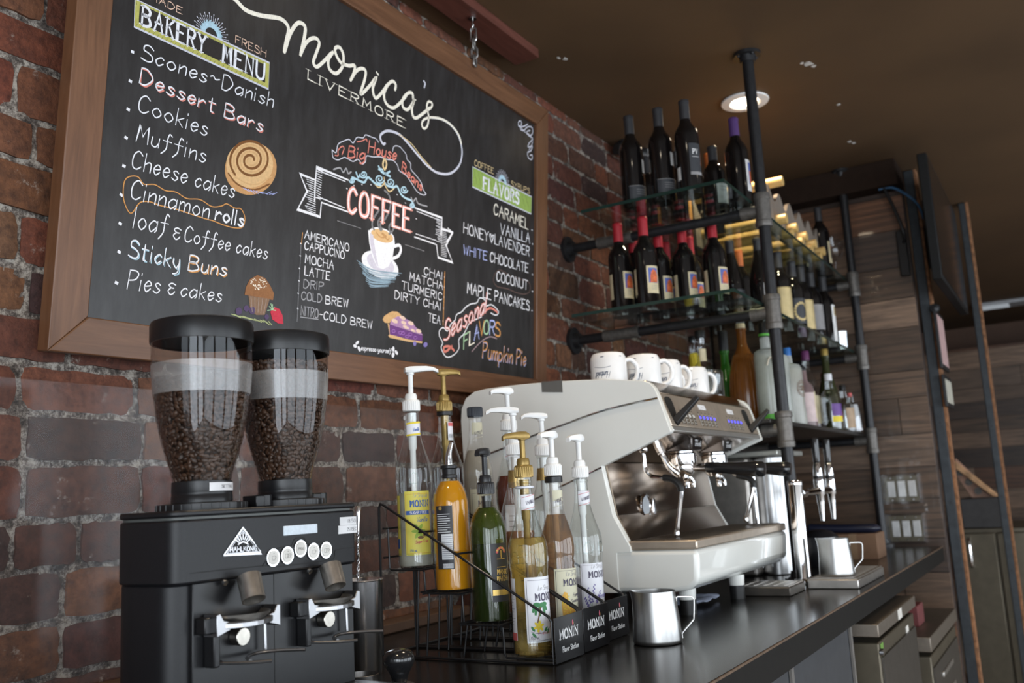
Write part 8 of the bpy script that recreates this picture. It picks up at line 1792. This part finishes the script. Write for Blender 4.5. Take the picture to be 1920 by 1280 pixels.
# ================================================================ tap, boiler and far end of the counter
tt=thing('tap_tower','chrome cylinder tap tower with two black handled faucets','tap',(2.99,-.716,0))
tx,ty=2.985,-.716
mb=MB(); mb.lathe([(0,0),(.030,0),(.031,.004),(.031,.012),(.024,.017),(.0225,.02),(.0225,.300),(.0235,.302),(.0235,.312),(.021,.316),(0,.317)],cx=tx,cy=ty,n=36); obj('column',mb,m_chr,tt)
mb=MB()
for k in range(6): a=PI/3*k; mb.ball((tx+.027*math.cos(a),ty+.027*math.sin(a),.014),.004,6)
obj('base_bolt',mb,m_chr,tt)
for fx,fy in ((3.160,-.750),(3.290,-.757)):
    f=thing('faucet',None,None,(fx,fy,.28)); f.parent=tt; f.location=Vector((fx,fy,.28))-ORG[tt.name]; f['label']='chrome faucet with a black handle'
    mb=MB(); mb.cyl((tx+.018,ty-.004,.275),(fx,fy,.280),.0125,n=18); mb.cyl((tx+.03,ty-.008,.276),(tx+.055,ty-.014,.277),.0165,n=6); obj('arm',mb,m_chr,f)
    mb=MB(); mb.lathe([(0,.183),(.0065,.183),(.0105,.235),(.0115,.24),(.0125,.262),(.0165,.268),(.0170,.312),(.0155,.318)],cx=fx,cy=fy,n=24); obj('faucet_body',mb,m_chr,f)
    mb=MB(); mb.lathe([(.0155,.318),(.0160,.323),(.0155,.327)],cx=fx,cy=fy,n=24); obj('black_ring',mb,m_blk,f)
    mb=MB(); mb.lathe([(.0155,.327),(.0140,.350),(.0105,.367),(.0085,.370)],cx=fx,cy=fy,n=24); obj('upper_cone',mb,m_chr,f)
    mb=MB(); mb.lathe([(.0095,.370),(.0115,.376),(.0125,.445),(.0115,.449),(0,.450)],cx=fx,cy=fy,n=20); obj('tap_handle',mb,mat('gloss_black_handle',(.014,.014,.015),.16,coat=.4),f)
wb=thing('water_boiler','upright stainless steel water boiler standing behind the espresso machine','boiler',(3.35,-.42,0))
mb=MB(); mb.box(3.22,3.55,-.50,-.22,0,.405); obj('cabinet',mb,m_ss,wb,bevel=.012,seg=3)
mb=MB(); mb.lathe([(0,.004),(.055,.004),(.055,.40),(0,.40)],cx=3.33,cy=-.545,n=40); obj('tank',mb,mat('boiler_tank_steel',(.5,.5,.5),.3,1),wb)
mb=MB(); mb.box(3.215,3.56,-.61,-.21,.4055,.424); obj('lid',mb,mat('pale_steel_lid',(.55,.56,.52),.35,.7),wb,bevel=.004)
mb=MB(); mb.cyl((3.235,-.512,.03),(3.235,-.512,.39),.008,n=14); mb.cyl((3.42,-.512,.03),(3.42,-.512,.39),.008,n=14); obj('sight_tube',mb,m_chr,wb)
bx=thing('cardboard_box','brown cardboard box on the counter behind the steel pitcher','box',(3.95,-.63,0))
mb=MB(); mb.box(3.90,4.08,-.775,-.60,0.0,.098); obj('carton',mb,mat('brown_card',(.17,.095,.055),.8),bx,bevel=.002)
mb=MB(); mb.box(3.8995,4.0805,-.7,-.672,.0,.0985); obj('packing_tape',mb,mat('tan_tape',(.22,.14,.08),.4),bx)
rl=thing('rolled_bag','dark blue roll lying across the top of the cardboard box','roll',(3.95,-.65,.115))
mb=MB(); mb.tube(cr_spline([(3.94,-.50,.125),(3.945,-.60,.119),(3.95,-.70,.1165),(3.955,-.785,.116)],5),[.006]+[.0175]*13+[.014,.006],16); obj('roll',mb,mat('navy_plastic',(.012,.014,.03),.3),rl)
bg=thing('black_canister','squat black round shouldered canister behind the chrome tap','canister',(3.66,-.615,0))
mb=MB(); mb.lathe([(0,0),(.070,0),(.074,.006),(.074,.075),(.068,.105),(.045,.125),(.02,.13),(0,.13)],cx=3.66,cy=-.615,n=40); obj('body',mb,mat('soft_black',(.014,.014,.017),.3),bg)
mb=MB()
for z in (.03,.065): mb.ball((3.66-.073*.84,-.615-.073*.54,z),.008,8)
obj('stud',mb,m_st,bg)
# switch plates behind clear covers, on the plank partition
m_clr=glass('clear_cover',(.96,.96,.96),.03,.5,.05)
for z,l in ((.255,'upper triple white switch plate under a clear cover on the plank wall'),(.075,'lower triple white switch plate under a clear cover, just above the counter')):
    y0,y1=-.845,-.70; t=thing('switch_plate',l,'switch',(4.67,(y0+y1)/2,z),0,'switch plates on the plank wall')
    mb=MB(); mb.box(4.668,4.6735,y0,y1,z-.058,z+.058); obj('steel_plate',mb,mat('dull_plate',(.17,.15,.11),.4,.6),t)
    for k in range(3):
        yc=y1-.028-.045*k; mb=MB(); mb.box(4.660,4.6675,yc-.016,yc+.016,z-.036,z+.036); obj('rocker',mb,mat('switch_white',(.74,.74,.74),.35),t,bevel=.002)
        for q in (-1,1): mb=MB(); mb.cyl((4.6675,yc,z+q*.05),(4.666,yc,z+q*.05),.004,n=8); obj('screw',mb,m_st,t)
    mb=MB(); mb.box(4.615,4.618,y0-.006,y1+.006,z-.066,z+.066)
    for y in (y0-.006,y1+.003): mb.box(4.618,4.6735,y,y+.003,z-.066,z+.066)
    for q in (-.066,.063): mb.box(4.618,4.6735,y0-.003,y1+.003,z+q,z+q+.003)
    obj('clear_cover',mb,m_clr,t)
mb=MB(); mb.tube(cr_spline([(4.655,-.855,.205),(4.635,-.868,.18),(4.63,-.872,.15),(4.64,-.862,.115)],5),.0055,8); tag(obj('clear_hose',mb,glass('clear_cover',(.96,.96,.96),.03,.5,.05)),'short bent clear strap between the two switch covers','strap')
# ---- television on an arm
tv=thing('television','black flat television on a wall arm high at the right','television',(4.9,-1.08,1.15))
mb=MB(); mb.box(4.30,5.42,-1.092,-1.052,1.135,1.70); obj('housing',mb,mat('television_black',(.008,.008,.008),.6,spec=.25),tv,bevel=.004)
mb=MB(); mb.box(4.315,5.405,-1.0935,-1.0925,1.155,1.685); obj('screen',mb,mat('dark_screen',(.008,.008,.009),.12,var=.02),tv)
mb=MB(); mb.box(4.62,5.1,-1.051,-1.015,1.25,1.58); obj('back_cover',mb,mat('television_black',(.008,.008,.008),.6,spec=.25),tv,bevel=.006)
mb=MB(); mb.box(4.86,4.92,-1.014,-.985,1.33,1.50); mb.box(4.84,4.94,-.9845,-.979,1.30,1.53); obj('wall_arm',mb,m_pipe,tv,bevel=.002)
mb=MB(); mb.tube(cr_spline([(4.6,-.84,1.664),(4.6,-.90,1.66),(4.60,-.959,1.612),(4.62,-1.0,1.56),(4.66,-1.012,1.50)],5),.006,8); tag(obj('blue_cable',mb,mat('blue_cable',(.03,.10,.20),.5)),'blue cable running from the soffit to the television','cable')
mb=MB(); mb.tube(cr_spline([(4.6,-.864,1.664),(4.6,-.885,1.60),(4.6,-.913,1.50),(4.605,-.925,1.44),(4.625,-.925,1.41),(4.644,-.915,1.40)],5),.008,8); tag(obj('black_cable',mb,m_blk),'black cable drooping below the blue one to the television','cable')
mb=MB(); mb.box(4.645,4.676,-.927,-.885,1.24,1.46); tag(obj('media_box',mb,m_gp,bevel=.004),'slim black box fixed to the planks beside the television','box')
for z0,z1,m,l in ((.82,1.058,mat('sign_pink',(.50,.33,.32),.5),'upper of two thin framed signs hung edge on from the rusty column, pink faced'),(.64,.75,mat('sign_paper',(.45,.43,.36),.6),'lower framed sign hung from the rusty column, with a paper notice')):
    t=thing('framed_sign',l,'sign',(4.75,-1.0,z0)); mb=MB(); mb.box(4.74,5.02,-1.004,-.9915,z0-.02,z1+.02); obj('frame',mb,m_blk,t,bevel=.002); mb=MB(); mb.box(4.755,5.0,-1.0055,-1.0045,z0,z1); obj('face',mb,m,t)
mb=MB(); mb.lathe([(.002,0),(.02,.004),(.024,.02),(.02,.04),(.008,.05)],n=16,M=Matrix.Translation((4.74,-1.0,1.085))@Matrix.Rotation(PI/2,4,'Y')); tag(obj('clip_lamp',mb,m_pipe),'small black clip at the top of the pink sign on the column','clip')
# ---- beyond the column: back bar fridge, box, bulb sign
rf=thing('back_bar_fridge','long olive grey steel fridge beyond the column, with upright chrome handles','fridge',(6.4,-1.1,FL))
mb=MB(); mb.box(6.05,6.9,-1.75,-.86,FL,-.005); obj('cabinet',mb,m_ssd,rf,bevel=.004)
for y0,y1 in ((-1.03,-.87),(-1.30,-1.04)):
    mb=MB(); mb.box(6.015,6.049,y0,y1,FL+.08,-.03); d=obj('door',mb,m_ssd,rf,bevel=.005)
    mb=MB(); mb.tube(cr_spline([(6.016,y0+.03 if y0<-1.1 else y0+.13,-.06),(5.975,y0+.03 if y0<-1.1 else y0+.13,-.075),(5.975,y0+.03 if y0<-1.1 else y0+.13,-.20),(6.016,y0+.03 if y0<-1.1 else y0+.13,-.215)],5),.008,8); obj('handle',mb,m_chr,d)
bb=thing('grey_crate','grey crate on the back bar fridge under the bulb sign','crate',(6.2,-.97,-.005)); mb=MB(); mb.box(6.06,6.45,-1.075,-.868,-.004,.165); obj('crate',mb,mat('crate_grey',(.045,.042,.042),.6),bb,bevel=.006)
ms=thing('bulb_sign','rusty marquee sign piece with empty round bulb sockets standing in the grey crate','sign',(6.15,-.97,.166))
m_mar=mat('rusty_cream_sign',(.50,.29,.15),.6,var=.45,scale=18)
fnm=lambda y,z:(6.12,y,z)
mb=MB(); poly_=[(-.868,.40),(-.868,.29),(-.93,.166),(-1.06,.166)]; mb.prism(poly_,'x',6.12,6.16); face=obj('face',mb,mat('dusty_rose_sign',(.36,.21,.15),.6,var=.3,scale=18),ms,bevel=.002)
mb=MB(); A=Vector((0,-.868,.415)); B=Vector((0,-1.075,.170)); n_=Vector((0,-.76,.64)).normalized()*.022
mb.hexa([(6.07,A.y,A.z-.03),(6.07,B.y,B.z),(6.07,B.y+.03,B.z),(6.07,A.y,A.z-.075)],[(6.17,A.y,A.z-.03),(6.17,B.y,B.z),(6.17,B.y+.03,B.z),(6.17,A.y,A.z-.075)]); obj('rim',mb,m_mar,ms,bevel=.003)
for y,z in ((-.885,.315),(-.925,.258),(-.968,.205)):
    mb=MB(); mb.lathe([(.016,0),(.020,.004),(.020,.008),(.013,.008),(.010,.002),(0,.002)],n=18,M=Matrix.Translation((6.1195,y,z))@Matrix.Rotation(-PI/2,4,'Y')); obj('bulb_socket',mb,m_fit,ms)
# ================================================================ ceiling fixtures and lamps
m_lit=mat('lit_lens',(.9,.85,.75),.4,var=.02,emit=(1,.84,.62),es=14); m_trim=mat('lamp_trim_white',(.80,.79,.78),.4,var=.02)
def downlight(label,x,y,power,seen=True,spot=True):
    t=thing('recessed_downlight',label,'ceiling light',(x,y,CEIL),0,'recessed downlights in the brown ceiling')
    mb=MB(); mb.lathe([(.088,-.0005),(.092,-.004),(.090,-.009),(.060,-.012),(.053,-.006),(.050,-.003)],cx=x,cy=y,z=CEIL,n=48); obj('trim_ring',mb,m_trim,t)
    mb=MB(); mb.lathe([(.0505,-.0032),(.03,-.0055),(0,-.0065)],cx=x,cy=y,z=CEIL,n=40); obj('lens',mb,m_lit,t)
    l=bpy.data.lights.new('downlight_lamp','SPOT'); l.energy=power; l.color=(1,.80,.56); l.shadow_soft_size=.05; l.spot_size=math.radians(118); l.spot_blend=.6
    o=bpy.data.objects.new('downlight_lamp',l); COL.objects.link(o); o.parent=t; o.location=(0,0,-.03)
    return t
downlight('white trimmed recessed ceiling light glowing warm behind the front shelf post',3.463,-.552,32)
for k,(x,y,p) in enumerate(((.54,-.66,15),(2.0,-.70,30),(2.9,-2.1,22),(.6,-2.6,22),(4.6,-2.6,22),(6.6,-2.3,22))):
    downlight('warm recessed ceiling light outside the picture, over the cafe floor',x,y,p)
sd=thing('smoke_detector','small white round detector on the ceiling beyond the wine bottles','detector',(3.74,-.03,CEIL))
mb=MB(); mb.lathe([(0,-.022),(.02,-.021),(.034,-.014),(.036,-.0005)],cx=3.74,cy=-.03,z=CEIL,n=28); obj('cover',mb,m_trim,sd)
cs=thing('ceiling_spotlight','small black spotlight on a bracket where ceiling meets bricks','spotlight',(3.56,.0,CEIL))
mb=MB(); mb.cyl((3.56,.0,CEIL-.0005),(3.56,.0,CEIL-.02),.035,n=24); mb.cyl((3.56,0,CEIL-.02),(3.56,0,CEIL-.05),.008); obj('bracket',mb,m_blk,cs)
mb=MB(); mb.cyl((3.50,.02,CEIL-.045),(3.63,-.05,CEIL-.052),.026,.032,n=20); obj('lamp_head',mb,m_blk,cs)
fl=thing('fluorescent_light','white ceiling light fixture far at the back right of the room','ceiling light',(9.3,-1.1,CEIL))
mb=MB(); mb.box(9.15,9.40,-1.9,-.87,CEIL-.03,CEIL-.0005); obj('housing',mb,mat('lamp_housing_grey',(.42,.43,.45),.4),fl,bevel=.004)
for y in (-1.85,-1.5,-1.15): mb=MB(); mb.box(9.17,9.38,y,y+.22,CEIL-.033,CEIL-.0305); obj('diffuser',mb,mat('soft_diffuser',(.7,.7,.7),.5,emit=(.8,.9,1),es=.25),fl)
